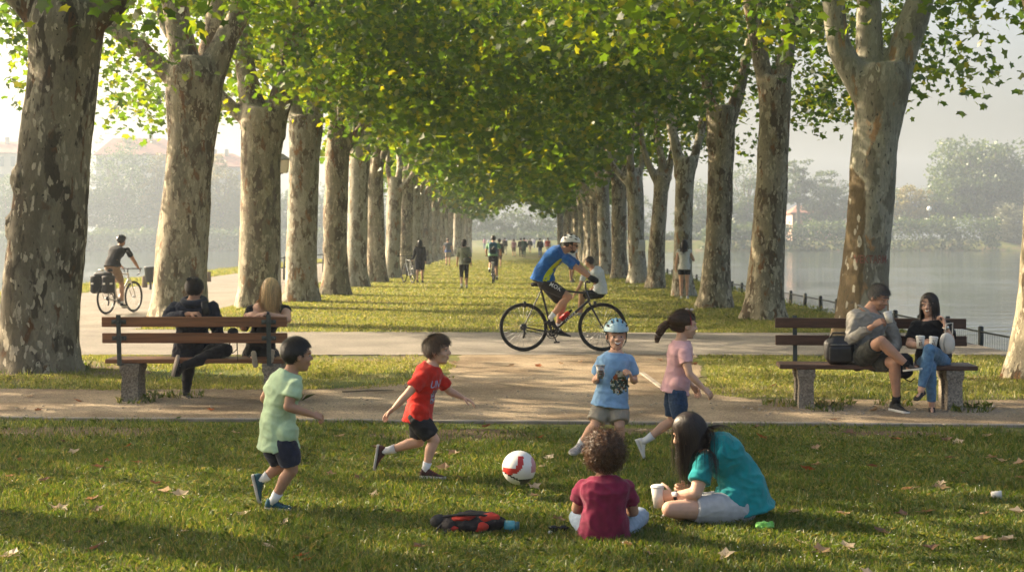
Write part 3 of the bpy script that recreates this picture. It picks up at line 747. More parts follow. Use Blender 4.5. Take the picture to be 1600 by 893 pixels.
def lawn_av():
    n = 200000
    Y = 1/rng.uniform(1/110, 1/25.6, n); X = rng.uniform(-7.0, 7.2, n)
    k = keep_av(X, Y); X, Y = X[k], Y[k]
    B = blades(rng, np.stack([X, Y], 1), .05, .006, .6); sc_ = np.clip(Y/30, 1, 3)
    c = B.mean(1, keepdims=True); c[:, :, 2] = 0; B = c+(B-c)*np.stack([sc_, sc_, np.ones_like(sc_)], 1)[:, None, :]
    o = link_mesh('avenue_grass', np_mesh('avenue_grass', B, 5, GRASS_DRY)); tag(o, 'sunlit dry grass down the middle of the avenue', 'grass', None, 'stuff')
lawn_av()
def keep_bank(X, Y): return (X < -13.4+.6*vnoise(X, Y, .5, 3)) 
lawn('left_bank_grass', 30000, -15.6, -13.2, 27, 110, .12, .012, GRASS_DRY, keep_bank, 'strip of sunny grass along the left river edge', .5)
lawn('right_bank_grass', 9000, 6.6, 7.6, 25.5, 90, .07, .010, GRASS, lambda X, Y: rng.random(len(X)) < vnoise(X, Y, .4, 5), 'rough grass along the right river fence', .5)
# root tufts round trunks and bench feet, little white flowers
def tufts(name, spots, m, label, h=.09):
    A = []
    for x, y, r, n in spots:
        a = rng.uniform(0, 6.283, n); q = r*rng.uniform(.85, 1.25, n); A.append(np.stack([x+np.cos(a)*q, y+np.sin(a)*q], 1))
    B = blades(rng, np.concatenate(A), h, .005, .5)
    o = link_mesh(name, np_mesh(name, B, 5, m)); tag(o, label, 'grass', None, 'stuff')
tufts('root_grass', [(x, y, .62 if y < 30 else .5, 160) for x, y, r in TREE_POS if y < 60 and abs(x) < y*.4+1], GRASS, 'longer grass around the feet of the nearest trees')
tufts('bench_foot_grass', [(x, y, .16, 90) for x, y in ((-3.9, 14.75), (-3.88, 15.2), (-3.5, 15.25), (-2.4, 14.9), (2.75, 14.5), (3.1, 14.1), (3.3, 14.55), (4.5, 14.0), (4.65, 14.4), (3.9, 14.5))], GRASS, 'tufts of grass around the feet of the benches', .08)
nf = 420; X = rng.uniform(-4.5, 4.8, nf); Y = 1/rng.uniform(1/13, 1/6.9, nf)
k = vnoise(X, Y, .7, 22) > .45; X, Y = X[k], Y[k]
a = rng.uniform(0, 6.28, (len(X), 1)); r_ = .0042*rng.uniform(.6, 1.2, (len(X), 1))
ang = a+np.arange(5)*2*np.pi/5
Fm = np.stack([X[:, None]+np.cos(ang)*r_, Y[:, None]+np.sin(ang)*r_, .03+.02*rng.random((len(X), 1))+0*ang+.35*np.sin(ang)*r_], 2)
tag(link_mesh('clover_flowers', np_mesh('clover_flowers', Fm, 5, mat('clover petals', (.62, .6, .5), .8))), 'tiny white clover flowers scattered in the lawn', 'flowers', None, 'stuff')
# ================================================================= figures
from mathutils.bvhtree import BVHTree
SK = dict(light=skin('fair skin', (.60, .37, .26)), tan=skin('tanned skin', (.46, .265, .175)), olive=skin('olive skin', (.40, .225, .145)), pale=skin('pale skin', (.66, .44, .33)))
EYE = mat('eye white', (.42, .38, .35), .3, .02); IRIS = mat('dark iris', (.03, .02, .015), .2, .05); LIP = mat('lips', (.40, .15, .12), .5, .1); TEETH = mat('teeth', (.8, .76, .68), .35, .03)
def perp(a, d):
    a = a-d*a.dot(d); return a.normalized() if a.length > 1e-5 else orth(d)[0]
class Fig:
    TOR = [(-.10, .125, .10), (0, .168, .125), (.2, .158, .118), (.45, .140, .106), (.68, .160, .116), (.84, .168, .104), (.94, .115, .082), (1.0, .064, .064)]
    def __init__(s, label, D, px, sc, hh, fwd, up=(0, 0, 1), skinm='light', wid=1.0, deep=1.0, bend=(0, 0, 0), voxel=.007, group=None, pts=None, curl=.35, face=True, neckr=.056, handsc=None, floor=None, palmR=None, palmL=None, longneck=0):
        J = {k: P(v[0], v[1], D+(v[2] if len(v) > 2 else 0)) for k, v in px.items()} if pts is None else pts
        s.J = J; s.sc = sc; s.hh = hh; s.voxel = voxel; s.wid = wid; s.deep = deep; s.bend = V(bend); s.skinm = SK[skinm]
        s.f = V(fwd).normalized(); s.u = perp(V(up), s.f); s.r = s.f.cross(s.u)
        s.H = J['head']
        zmin = min(p.z for p in J.values()); c = J['pel']
        s.base = V((c.x, c.y, 0 if floor is None else floor))
        mb = MB()
        mb.loft(s.torso(TOR=s.TOR, k=1.0), True)
        nb = s.spine(.93); mb.tube([nb, s.H-s.u*hh*.28-s.f*hh*.08], [neckr*sc*1.12, neckr*sc], 14)
        fing = MB()
        for side in 'RL':
            sh, el, wr, tip = J['sh'+side], J['el'+side], J['wr'+side], J['tip'+side]
            mb.tube([sh, sh.lerp(el, .35), el], [.056*sc, .053*sc, .040*sc], 12)
            mb.tube([el, el.lerp(wr, .3), wr], [.040*sc, .041*sc, .026*sc], 12)
            s.hand(mb, fing, wr, tip, side, handsc or sc, curl, palmR if side == 'R' else palmL)
            hp, kn, an = J['hip'+side], J['kn'+side], J['an'+side]
            mb.tube([hp, hp.lerp(kn, .4), kn], [.088*sc, .080*sc, .055*sc], 14)
            bk = s.calfdir(side)
            mb.tube([kn, kn.lerp(an, .32)+bk*.014*sc, kn.lerp(an, .65)+bk*.004*sc, an], [.053*sc, .056*sc, .043*sc, .034*sc], 14)
            if 'to'+side in J:
                he, to = J['he'+side], J['to'+side]
                mb.tube([an, he.lerp(to, .32).lerp(an, .35), he.lerp(to, .72)+s.solen(side)*.026*sc], [.034*sc, .027*sc, .014*sc], 10)
        s.head(mb)
        b = mb.remesh(voxel, 2, .45)
        if voxel < .01: b.join(fing)
        s.o = b.build('person', s.skinm, loc=s.base)
        tag(s.o, label, 'person', group)
        if face: s.face(face if face is not True else 1.0)
    def calfdir(s, side):
        hp, kn, an = s.J['hip'+side], s.J['kn'+side], s.J['an'+side]
        d = ((hp+an)/2-kn); return d.normalized() if d.length > .02 else -s.f
    def solen(s, side):
        J = s.J; f = (J['to'+side]-J['he'+side]).normalized(); return perp(J['an'+side]-(J['he'+side].lerp(J['to'+side], .3)), f)
    def spine(s, t):
        p = s.J['pel'].lerp(s.J['neck'], t); return p+s.bend*(4*t*(1-t) if 0 < t < 1 else 0)
    def torso(s, TOR=None, k=1.0, t0=None, t1=None, kd=None, extra=None, n=22):
        TOR = TOR or s.TOR; J = s.J; sa = (J['shR']-J['shL']); ha = (J['hipR']-J['hipL']); half = sa.length/2; rings = []
        for t, w, d in TOR:
            tc = t
            if t0 is not None and t < t0: continue
            tan = (s.spine(max(.06, min(1, t+.06)))-s.spine(min(.94, max(0, t-.06)))).normalized()
            ax = ha.normalized().lerp(sa.normalized(), max(0, min(1, t))); ax = perp(ax, tan); dp = tan.cross(ax)
            W = w*s.sc*s.wid; 
            if t > .6 and t < .93: W = lerp(W, half*1.0, .6)
            W *= k; Dp = d*s.sc*s.deep*(kd or k)
            c = s.spine(t) if t >= 0 else s.J['pel']+(s.J['pel']-s.spine(.1)).normalized()*(-t*(s.J['neck']-s.J['pel']).length)
            r = []
            for i in range(n):
                a = 2*math.pi*i/n; cx, cy = math.cos(a), math.sin(a)
                e = 2.4; q = (abs(cx)**e+abs(cy)**e)**(-1/e)
                r.append(c+ax*(W*cx*q)+dp*(Dp*cy*q))
            rings.append(r)
        return rings
    def hand(s, mb, fing, wr, tip, side, sc, curl, palm=None):
        d = (tip-wr).normalized(); L = .185*sc
        body = s.spine(.5)
        n = perp(V(palm) if palm is not None else (body-wr)+V((0, 0, -.25)), d)   # palm faces n
        ac = d.cross(n)*(1 if side == 'R' else -1)                                 # thumb side
        pw, pt = .040*sc, .015*sc
        rings = []
        for t, kx, ky in ((0, .62, 1.25), (.25, .85, 1.15), (.6, 1.0, 1.05), (.9, .98, .9), (1.0, .85, .7)):
            c = wr+d*(t*L*.52); rings.append([c+ac*(pw*kx*math.cos(2*math.pi*i/12))+n*(pt*ky*math.sin(2*math.pi*i/12)) for i in range(12)])
        mb.loft(rings, True)
        r = .0088*sc
        for i, (o, ln) in enumerate(((.76, .36), (.26, .41), (-.26, .385), (-.74, .30))):
            p = wr+d*(L*.46)+ac*(pw*o); dd = (d+ac*(.10*o)).normalized(); pts = [p]; nn = n.copy()
            for seg, f in enumerate((.46, .30, .24)):
                a = curl*(.8+.25*seg)*(1+.12*i)
                dd2 = (dd*math.cos(a)+nn*math.sin(a)).normalized(); nn = (nn*math.cos(a)-dd*math.sin(a)).normalized(); dd = dd2
                pts.append(pts[-1]+dd*(L*ln*f*1.12+(L*.03 if seg == 0 else 0)))
            fing.tube(pts, [r*1.08, r*1.05, r, r*.85], 8)
        p = wr+d*(L*.16)+ac*(pw*.62); td = (d*.62+ac*.72+n*.32).normalized(); p2 = p+td*L*.2; td2 = (d*.85+ac*.25+n*.45).normalized()
        fing.tube([p, p2, p2+td2*L*.17, p2+td2*L*.17+(td2+n*.3).normalized()*L*.12], [r*1.45, r*1.25, r*1.12, r*.85], 8)
    def hp(s, x, y, z): return s.H+s.r*(x*s.hh)+s.f*(y*s.hh)+s.u*(z*s.hh)
    def head(s, mb):
        hh = s.hh
        def E(x, y, z, a, b, c, nu=18, nv=12): mb.ell(s.hp(x, y, z), (a*hh, b*hh, c*hh), s.r, s.f, s.u, nu, nv)
        E(0, -.05, .12, .345, .415, .38); E(0, .07, -.10, .275, .33, .36); E(0, .16, -.33, .19, .20, .15); E(0, .27, -.405, .085, .085, .07)
        for sx in (-1, 1):
            E(.15*sx, .24, -.13, .115, .12, .11); E(.13*sx, .325, .085, .14, .065, .045); E(.345*sx, -.02, -.05, .04, .085, .125, 10, 8); E(.052*sx, .405, -.115, .045, .05, .035, 10, 8)
        mb.tube([s.hp(0, .36, .06), s.hp(0, .45, -.095)], [.036*hh, .055*hh], 10)
        E(0, .365, -.235, .105, .055, .025, 10, 8); E(0, .36, -.285, .09, .055, .028, 10, 8)
    def face(s, openk=1.0):
        hh = s.hh
        for sx in (-1, 1):
            m = MB(); c = s.hp(.132*sx, .338, -.005); m.ell(c, (.056*hh, .036*hh, .030*hh*openk), s.r, s.f, s.u, 12, 8)
            m.ell(c+s.f*.010*hh, (.036*hh, .032*hh, .030*hh*openk), s.r, s.f, s.u, 10, 8, 1)
            m.build('eye', [EYE, IRIS], s.o)
        m = MB(); m.ell(s.hp(0, .378, -.235), (.10*hh, .05*hh, .022*hh), s.r, s.f, s.u, 12, 6); m.ell(s.hp(0, .372, -.288), (.085*hh, .05*hh, .026*hh), s.r, s.f, s.u, 12, 6)
        s.mouth = m.build('mouth', LIP, s.o)
    def grin(s, k=1.0):
        bpy.data.objects.remove(s.mouth); hh = s.hh; m = MB(); n = 13
        for (z0, z1, dz, yy, mi) in ((-.215, -.262, .045, .0, 1), (-.262, -.305, .05, -.012, 0)):
            a, b = [], []
            for i in range(n):
                t = -1+2*i/(n-1); x = .125*t*k; y = .440+yy-.10*t*t; w = (1-t*t)**.5*.9+.1
                zc = -.252+.075*t*t
                a.append(s.hp(x, y, zc+(z0+.252)*w)); b.append(s.hp(x, y+.004, zc+(z1+.252)*w))
            m.loft([a, b], False, mi)
            m.f = [f for f in m.f]
        # drop the wrap-around faces of the strips
        keep = [(f, q) for f, q in zip(m.f, m.m) if not (max(f)-min(f) > 14)]
        m.f = [k[0] for k in keep]; m.m = [k[1] for k in keep]
        s.mouth = m.build('mouth', [mat('open mouth', (.16, .04, .035), .5), TEETH], s.o)
    def brows(s, m, th=.022):
        for sx in (-1, 1):
            q = MB(); q.tube([s.hp(.05*sx, .372, .14), s.hp(.13*sx, .360, .15), s.hp(.215*sx, .30, .115)], [th*s.hh, th*s.hh, th*.5*s.hh], 8, flat=.6); q.build('eyebrow', m, s.o)
    # ------------------------------------------------------------- clothes
    def fold(s, m, amp, seed=0, fr=11):
        def fn(p):
            a = noise.noise(V((p.x*fr+seed, p.y*fr, p.z*fr*.5)))
            q = V((p.x*fr*.9+p.z*fr*.55, p.y*fr*.9, p.z*fr*1.25-p.x*fr*.4+seed)); b_ = 1-abs(noise.noise(q))*3.2
            return amp*(.8*a+.75*max(0, b_)-.25+.35*noise.noise(V((p.x*fr*2.6, p.y*fr*2.6+seed, p.z*fr*2))))
        m.displace(fn)
    def shirt(s, m, sleeve=.5, hem=-.10, k=1.14, kd=1.2, loose=.06, name='shirt', sl_k=1.32, top=.965, fold=.006, seed=0, voxel=None, arms='RL', cuff=1.0, thigh=False):
        J, sc = s.J, s.sc; mb = MB()
        T = [t for t in s.TOR if t[0] > max(hem, -.1)+.05 and t[0] < top]
        w0 = .172; T = [(hem, w0*(1+loose), .13*(1+loose))]+T
        T.append((top, .095, .085))
        mb.loft(s.torso(T, k, kd=kd), True)
        for side in arms:
            sh, el, wr = J['sh'+side], J['el'+side], J['wr'+side]; d = (el-sh); mb.ell(sh, (.0645*sc,)*3)
            if sleeve > 1: mb.ell(el, (.047*sc*sl_k,)*3)
            if sleeve <= 1:
                e = sh+d*sleeve; mb.tube([s.spine(.86).lerp(sh, .55), sh, sh.lerp(e, .5), e], [.052*sc, .062*sc, .056*sc*lerp(1.12, sl_k, .5), .050*sc*sl_k], 16, 'flat')
            else:
                e = el.lerp(wr, sleeve-1); mb.tube([s.spine(.86).lerp(sh, .55), sh, sh.lerp(el, .5), el.lerp(sh, .06), el.lerp(wr, .12), el.lerp(wr, .55*(sleeve-1)), e], [.055*sc, .064*sc, .056*sc*sl_k, .047*sc*sl_k, .046*sc*sl_k, .043*sc*sl_k, .034*sc*sl_k*cuff], 16, 'flat')
        if hem <= -.05:
            sd_ = (J['neck']-J['pel']).normalized()
            for side in 'RL':
                mb.ell(J['hip'+side].lerp(J['pel'], .12)+sd_*.075*sc, (.113*sc,)*3)
                if thigh: mb.ell(J['hip'+side].lerp(J['kn'+side], .10)+sd_*.03*sc, (.104*sc,)*3)
        r = mb.remesh(voxel or max(.008, s.voxel), 2, .5)
        if fold: s.fold(r, fold, seed)
        s.shirt_bvh = BVHTree.FromPolygons([V(v) for v in r.v], r.f)
        s.shirt_o = r.build(name, m, s.o); return s.shirt_o
    def legs(s, m, frac=.85, k=1.25, name='shorts', top=.26, kt=1.10, fold=.005, seed=3, voxel=None, flare=1.0, sides='RL', low=-.09):
        J, sc = s.J, s.sc; mb = MB()
        T = [(low, .135, .115)]+[t for t in s.TOR if t[0] >= 0 and t[0] < top]+[(top, .158, .118)]
        mb.loft(s.torso(T, kt), True)
        for side in sides:
            hp, kn, an = J['hip'+side], J['kn'+side], J['an'+side]
            mb.ell(hp.lerp(s.J['pel'], .12), (.100*sc*kt/1.1,)*3)
            if frac <= 1:
                e = hp.lerp(kn, frac); mb.tube([hp.lerp(s.J['pel'], .25), hp, hp.lerp(e, .5), e], [.075*sc, .092*sc*1.08, .082*sc*k, lerp(.088, .058, frac)*sc*k*flare], 18, 'flat')
            else:
                e = kn.lerp(an, frac-1); bk = s.calfdir(side); mb.ell(kn, (.0605*sc*k,)*3)
                mb.tube([hp.lerp(J['pel'], .25), hp, hp.lerp(kn, .5), kn.lerp(hp, .06), kn.lerp(an, .08), kn.lerp(an, .35)+bk*.012*sc, e], [.075*sc, .094*sc, .080*sc*k, .06*sc*k, .057*sc*k, .056*sc*k, lerp(.054, .036, frac-1)*sc*k*flare], 18, 'flat')
        r = mb.remesh(voxel or max(.008, s.voxel), 2, .5)
        if fold: s.fold(r, fold, seed)
        s.legs_bvh = BVHTree.FromPolygons([V(v) for v in r.v], r.f)
        return r.build(name, m, s.o)
    def shoe(s, side, m, solem, sock=None, socklen=.22, h=.40, name='shoe', lace=None):
        J = s.J; an, he, to = J['an'+side], J['he'+side], J['to'+side]
        f = (to-he); L = f.length; f = f.normalized(); u = s.solen(side); r = f.cross(u); w = .175*L
        he = he-f*.0*L
        q = MB()
        out = [(0, .5), (.05, .78), (.15, .86), (.35, .80), (.55, .90), (.72, 1.0), (.86, .92), (.95, .66), (1.0, .25)]
        def loop(z, k): return [he+f*(t*L)+r*(w*x*k)+u*z for t, x in out]+[he+f*(t*L)-r*(w*x*k)+u*z for t, x in out[::-1]]
        th = .095*L
        q.loft([loop(0, .93), loop(.012*L, 1.02), loop(th*.8, 1.05), loop(th, .98)], True)
        up_ = MB(); rings = []; H = h*L
        for t, x, z in ((.01, .45, .62), (.06, .76, .92), (.16, .84, 1.0), (.30, .80, .98), (.40, .80, .80), (.55, .88, .58), (.70, .96, .44), (.84, .88, .34), (.93, .64, .26), (.985, .25, .16)):
            ring = []
            for i in range(14):
                a = 2*math.pi*i/14; cx, cz = math.cos(a), math.sin(a); e = 2.6; k = (abs(cx)**e+abs(cz)**e)**(-1/e)
                ring.append(he+f*(t*L)+r*(w*x*cx*k*(1-.25*max(0, cz)))+u*(th*.7+(H*z-th*.7)*(.5+.5*cz*k)))
            rings.append(ring)
        up_.loft(rings, True)
        o = up_.build(name, m, s.o); q.build('sole', solem, o, angle=50)
        if lace:
            lm = MB()
            for t, z in ((.40, .80), (.47, .70), (.54, .60), (.61, .53)):
                c = he+f*(t*L)+u*(H*z*1.0); lm.tube([c-r*w*.5-u*.01*L, c+u*.012*L, c+r*w*.5-u*.01*L], .012*L, 6)
            lm.build('laces', lace, o)
        if sock:
            kn = J['kn'+side]; a = he+f*(.22*L)+u*(H*.55); b = an.lerp(kn, socklen); sm = MB()
            sm.tube([a, an, b], [.038*s.sc, .0385*s.sc, (.040+.03*socklen)*s.sc], 14, 'flat'); sm.build('sock', sock, s.o)
    # ------------------------------------------------------------- hair
    def hair(s, m, n=900, length=.20, zfn=None, flow='short', grav=.0, lift=.25, wd=.018, shell=True, colliders=(), steps=5, seed=1, rad=(.375, .455, .425), whorl=(0, -.30, .46), jitter=.25, curl=0.0, lenvar=.35, bias=(0, 0, 0), name='hair', part=None, bvh_avoid=None):
        hh = s.hh; rr = random.Random(seed); C = (0, -.045, .115)
        def default_z(x, y):   # hairline height for a front/back coordinate
            P_ = [(-.5, -.33), (-.25, -.30), (-.08, -.06), (.06, -.02), (.12, .14), (.25, .25), (.5, .30)]
            for (a, za), (b, zb) in zip(P_, P_[1:]):
                if y <= b: return lerp(za, zb, (y-a)/(b-a)) if y > a else za
            return P_[-1][1]
        zf = zfn or default_z; fc = [(s.hp(0, .27, -.08), .285*hh)] if grav else []
        W = lambda p: s.hp(p[0], p[1], p[2])
        mb = MB()
        if shell:
            nu, nv = 40, 28; idx = {}; vs = []; fs = []
            for j in range(nv+1):
                for i in range(nu):
                    a = 2*math.pi*i/nu; b = math.pi*j/nv; x = rad[0]*math.sin(b)*math.cos(a); y = rad[1]*math.sin(b)*math.sin(a)+C[1]; z = -rad[2]*math.cos(b)+C[2]
                    k = .975+.02*noise.noise(V((x*9, y*9, z*9))); vs.append(W((x*k, (y-C[1])*k+C[1], (z-C[2])*k+C[2])))
                    idx[(j, i)] = (x, y, z)
            for j in range(nv):
                for i in range(nu):
                    l = (i+1) % nu; x, y, z = idx[(j, i)]; x2, y2, z2 = idx[(j+1, l)]
                    if (z+z2)/2 > zf((x+x2)/2, (y+y2)/2): fs.append((j*nu+i, j*nu+l, (j+1)*nu+l, (j+1)*nu+i))
            mb.add(vs, fs)
        cnt = 0
        while cnt < n:
            a = rr.uniform(0, 2*math.pi); ct = rr.uniform(-.9, 1); st = math.sqrt(1-ct*ct)
            p = V((rad[0]*st*math.cos(a), rad[1]*st*math.sin(a)+C[1], rad[2]*ct+C[2]))
            if p.z < zf(p.x, p.y)+rr.uniform(-.01, .03): continue
            cnt += 1
            nrm = V((p.x/rad[0]**2, (p.y-C[1])/rad[1]**2, (p.z-C[2])/rad[2]**2)).normalized()
            if flow == 'short':
                t = p-V(whorl); t = t-nrm*t.dot(nrm); t = t.normalized() if t.length > 1e-4 else V((0, 1, 0))
            elif flow == 'back':
                t = V((-p.x*.6, -1, .1)); t = (t-nrm*t.dot(nrm)).normalized()
            elif flow == 'part':      # away from a parting on the crown
                sg = 1 if p.x > (part or 0) else -1; t = V((sg, -.5, -.2)) if p.y > .1 else (V((sg*.7, -.6, -.4)) if p.y > -.15 else V((p.x*.5, -.5, -.9))); t = (t-nrm*t.dot(nrm)).normalized()
            else:
                t = V((rr.uniform(-1, 1), rr.uniform(-1, 1), rr.uniform(-1, 1))); t = (t-nrm*t.dot(nrm)).normalized()
            d = (t+nrm*lift+V((rr.uniform(-1, 1), rr.uniform(-1, 1), rr.uniform(-1, 1)))*jitter+V(bias)).normalized()
            ln = length*(1+rr.uniform(-lenvar, lenvar*.6)); st_ = ln/steps
            dw = s.r*d.x+s.f*d.y+s.u*d.z; q = W(p); pts = [q]; ph = rr.uniform(0, 6.28)
            for k in range(steps):
                dw = (dw+V((rr.uniform(-1, 1), rr.uniform(-1, 1), rr.uniform(-1, 1)))*(.10 if grav else .06)).normalized()
                if grav: dw = (dw+V((0, 0, -grav))).normalized()
                q = q+dw*(st_*hh)
                # stay outside the skull
                rel = q-s.H; lp = V((rel.dot(s.r), rel.dot(s.f), rel.dot(s.u)))/hh
                e = math.sqrt((lp.x/rad[0])**2+((lp.y-C[1])/rad[1])**2+((lp.z-C[2])/rad[2])**2)
                lim = 1.0+.03*k/steps
                if e < lim:
                    lp2 = V((lp.x*lim/e, (lp.y-C[1])*lim/e+C[1], (lp.z-C[2])*lim/e+C[2])); q = W(lp2)
                for cc, cr in fc+list(colliders):
                    v = q-cc
                    if v.length < cr: q = cc+v.normalized()*cr
                qq = q
                if curl:
                    o1, o2 = orth(dw); ph += 1.9; qq = q+(o1*math.cos(ph)+o2*math.sin(ph))*curl*hh
                if (q-pts[-1]).length > 1e-5 and not curl: dw = (dw*.5+(q-pts[-1]).normalized()*.5).normalized()
                pts.append(qq)
            nw = (s.r*nrm.x+s.f*nrm.y+s.u*nrm.z)
            vs = []
            for k, q in enumerate(pts):
                dd = pts[min(k+1, len(pts)-1)]-pts[max(0, k-1)]
                sd = dd.cross(nw); sd = sd.normalized() if sd.length > 1e-9 else orth(nw)[0]
                w_ = wd*hh*(1-.75*(k/steps)**2)*.5
                vs += [q-sd*w_+nw*.004*hh, q+sd*w_+nw*.004*hh]
            mb.add(vs, [(2*k, 2*k+1, 2*k+3, 2*k+2) for k in range(len(pts)-1)])
        o = mb.build(name, m, s.o); return o
    def tail(s, m, path, rads, n=160, wd=.004, name='ponytail', seed=4):
        rr = random.Random(seed); mb = MB(); p0 = [V(p) for p in path]; path, r0 = [], rads; rads = []
        for k in range(17):
            t = k/16*(len(p0)-1); i = min(len(p0)-2, int(t)); path.append(p0[i].lerp(p0[i+1], t-i)); rads.append(lerp(r0[i], r0[i+1], t-i))
        for i in range(n):
            a, q = rr.uniform(0, 6.28), rr.random()**.5; pts = []; cut = rr.uniform(.5, 1.0)
            for k, p in enumerate(path):
                d = (path[min(k+1, len(path)-1)]-path[max(0, k-1)]); o1, o2 = orth(d); r = rads[k]*q
                pts.append(p+o1*math.cos(a)*r+o2*math.sin(a)*r+V((rr.uniform(-1, 1), rr.uniform(-1, 1), rr.uniform(-1, 1)))*.004)
            kk = max(2, int(len(pts)*cut+.5)); pts = pts[:kk]
            mb.tube(pts, [wd*(1-.6*j/len(pts)) for j in range(len(pts))], 4, 'flat')
        return mb.build(name, m, s.o)
    def hairband(s, m, z=.2, tilt=.0): pass
    def helmet(s, shell, dark, strapm, size=1.0, stripe=None, tilt=0.0):
        hh = s.hh; f = (s.f+s.u*tilt).normalized(); u = perp(s.u, f); r = f.cross(u)
        W = lambda x, y, z: s.H+r*(x*hh)+f*(y*hh)+u*(z*hh)
        q = MB(); nu, nv = 48, 16; R = (.47*size, .60*size, .47*size); vs = []; fs = []; ms = []
        for j in range(nv+1):
            b = .5*math.pi*j/nv
            for i in range(nu):
                a = 2*math.pi*i/nu; cx, sy, cz = math.cos(a)*math.cos(b), math.sin(a)*math.cos(b), math.sin(b)
                ridge = 1+.035*math.cos(a*2+math.pi)*math.cos(b)+.03*max(0, math.cos(11*math.atan2(cx, .55)))*(.3+cz)
                brim = .06*(1-j/nv)**3 if sy > 0 else -.10*(1-j/nv)**2*(-sy)
                vs.append(W(R[0]*cx*ridge, -.05+R[1]*sy*ridge, .155+R[2]*cz*ridge+(.03 if sy > 0 else 0)*(1-cz)+(-.12*(-sy) if sy < 0 else 0)*(1-cz)))
        for j in range(nv):
            for i in range(nu):
                l = (i+1) % nu; fs.append((j*nu+i, j*nu+l, (j+1)*nu+l, (j+1)*nu+i))
                x = math.cos(2*math.pi*(i+.5)/nu); ms.append(0)
        q.add(vs, fs); q.m = ms
        # inner liner so that the rim has thickness
        vi = [s.H+(V(v)-s.H)*.90 for v in vs[:nu]]
        q.add(list(vs[:nu])+vi, [(i, (i+1) % nu, nu+(i+1) % nu, nu+i) for i in range(nu)], 1)
        o = q.build('helmet', [shell, dark], s.o)
        # vents: dark lens-shaped hollows along the shell
        vt = MB()
        for row, (xx, zs) in enumerate(((0.0, 1), (.20, 1), (-.20, 1), (.36, .8), (-.36, .8))):
            for yc in (-.36, -.02, .30):
                lx = xx*(1-.25*abs(yc)); e = 1-(lx/R[0])**2-((yc)/R[1])**2
                if e <= .05: continue
                z = .155+R[2]*math.sqrt(e); nrm = V((lx/R[0]**2, yc/R[1]**2, (z-.155)/R[2]**2)).normalized()
                nw = (r*nrm.x+f*nrm.y+u*nrm.z); c = W(lx*1.02, -.05+yc*1.02, .155+(z-.155)*1.02)+nw*hh*.008
                ax = perp(f, nw); vt.ell(c, (.115*hh*size, .042*hh*size, .02*hh), ax, nw.cross(ax), nw, 12, 6)
        vt.build('vent', dark, o)
        st = MB()
        for sx in (-1, 1):
            st.tube([W(.36*sx, .12, .12), W(.35*sx, .10, -.12), W(.24*sx, .15, -.36), W(.04*sx, .20, -.50)], .016*hh, 6)
            st.tube([W(.36*sx, -.18, .05), W(.36*sx, .02, -.18), W(.33*sx, .11, -.24)], .014*hh, 6)
        st.build('chin_strap', strapm, o)
        if stripe:
            t = MB()
            for x0 in (-.13, .0, .13):
                pts = []
                for k in range(9):
                    yc = -.46+.92*k/8; e = max(.02, 1-(x0/R[0])**2-(yc/R[1])**2); pts.append(W(x0*1.03, -.05+yc*1.03, .155+R[2]*math.sqrt(e)*1.03))
                t.tube(pts, .045*hh if x0 == 0 else .035*hh, 6, flat=.35)
            t.build('stripe', stripe, o)
        return o
    def shades(s, m, on_top=False):
        q = MB(); dy, dz = (.0, 0) if not on_top else (-.74, .425)
        for sx in (-1, 1):
            q.ell(s.hp(.145*sx, .385+dy, .0+dz), (.12*s.hh, .035*s.hh, .085*s.hh), (s.r+s.f*(-.25*sx)).normalized(), s.f, s.u, 12, 8)
            if not on_top: q.tube([s.hp(.25*sx, .34+dy, .03+dz), s.hp(.375*sx, .1+dy, .03+dz), s.hp(.37*sx, -.05+dy, .0+dz)], .018*s.hh, 6)
        q.tube([s.hp(-.06, .42+dy, .03+dz), s.hp(.06, .42+dy, .03+dz)], .016*s.hh, 6)
        return q.build('sunglasses', m, s.o)
    def watch(s, side, m, strap):
        wr, el = s.J['wr'+side], s.J['el'+side]; d = (wr-el).normalized(); c = wr-d*.012*s.sc; o1, o2 = orth(d)
        q = MB(); q.torus(c, .029*s.sc, .006*s.sc, o1, o2, 20, 6, flat=2.2); o = q.build('watch', strap, s.o)
        k = MB(); b = perp(V((0, -1, .5)), d); k.box(c+b*.033*s.sc, (.018*s.sc, .016*s.sc, .006*s.sc), d, b.cross(d), b, .004); k.build('watch_face', m, o)
    def decal(s, bvh, pts2, faces, c, ax, ay, dirn, mats, name, mi=None, parent=None, off=.004):
        """flat pattern projected onto the clothing surface"""
        vs = []
        for x, y in pts2:
            p = c+ax*x+ay*y; h = bvh.ray_cast(p-dirn*.4, dirn)
            vs.append(h[0]-dirn*off if h[0] is not None else p)
        m = MB(); m.add(vs, faces); m.m = mi or [0]*len(faces)
        return m.build(name, mats, parent or s.shirt_o)
def text_shape(txt, size=1.0, res=2):
    cu = bpy.data.curves.new('t', 'FONT'); cu.body = txt; cu.size = size; cu.align_x = 'CENTER'; cu.align_y = 'CENTER'; cu.resolution_u = res; cu.offset = .012*size
    o = bpy.data.objects.new('t', cu); TMP.collection.objects.link(o); dg = TMP.view_layers[0].depsgraph; dg.update()
    me = o.evaluated_get(dg).to_mesh(); vs = [tuple(v.co) for v in me.vertices]; fs = [tuple(p.vertices) for p in me.polygons]
    bpy.data.objects.remove(o); bpy.data.curves.remove(cu); return vs, fs
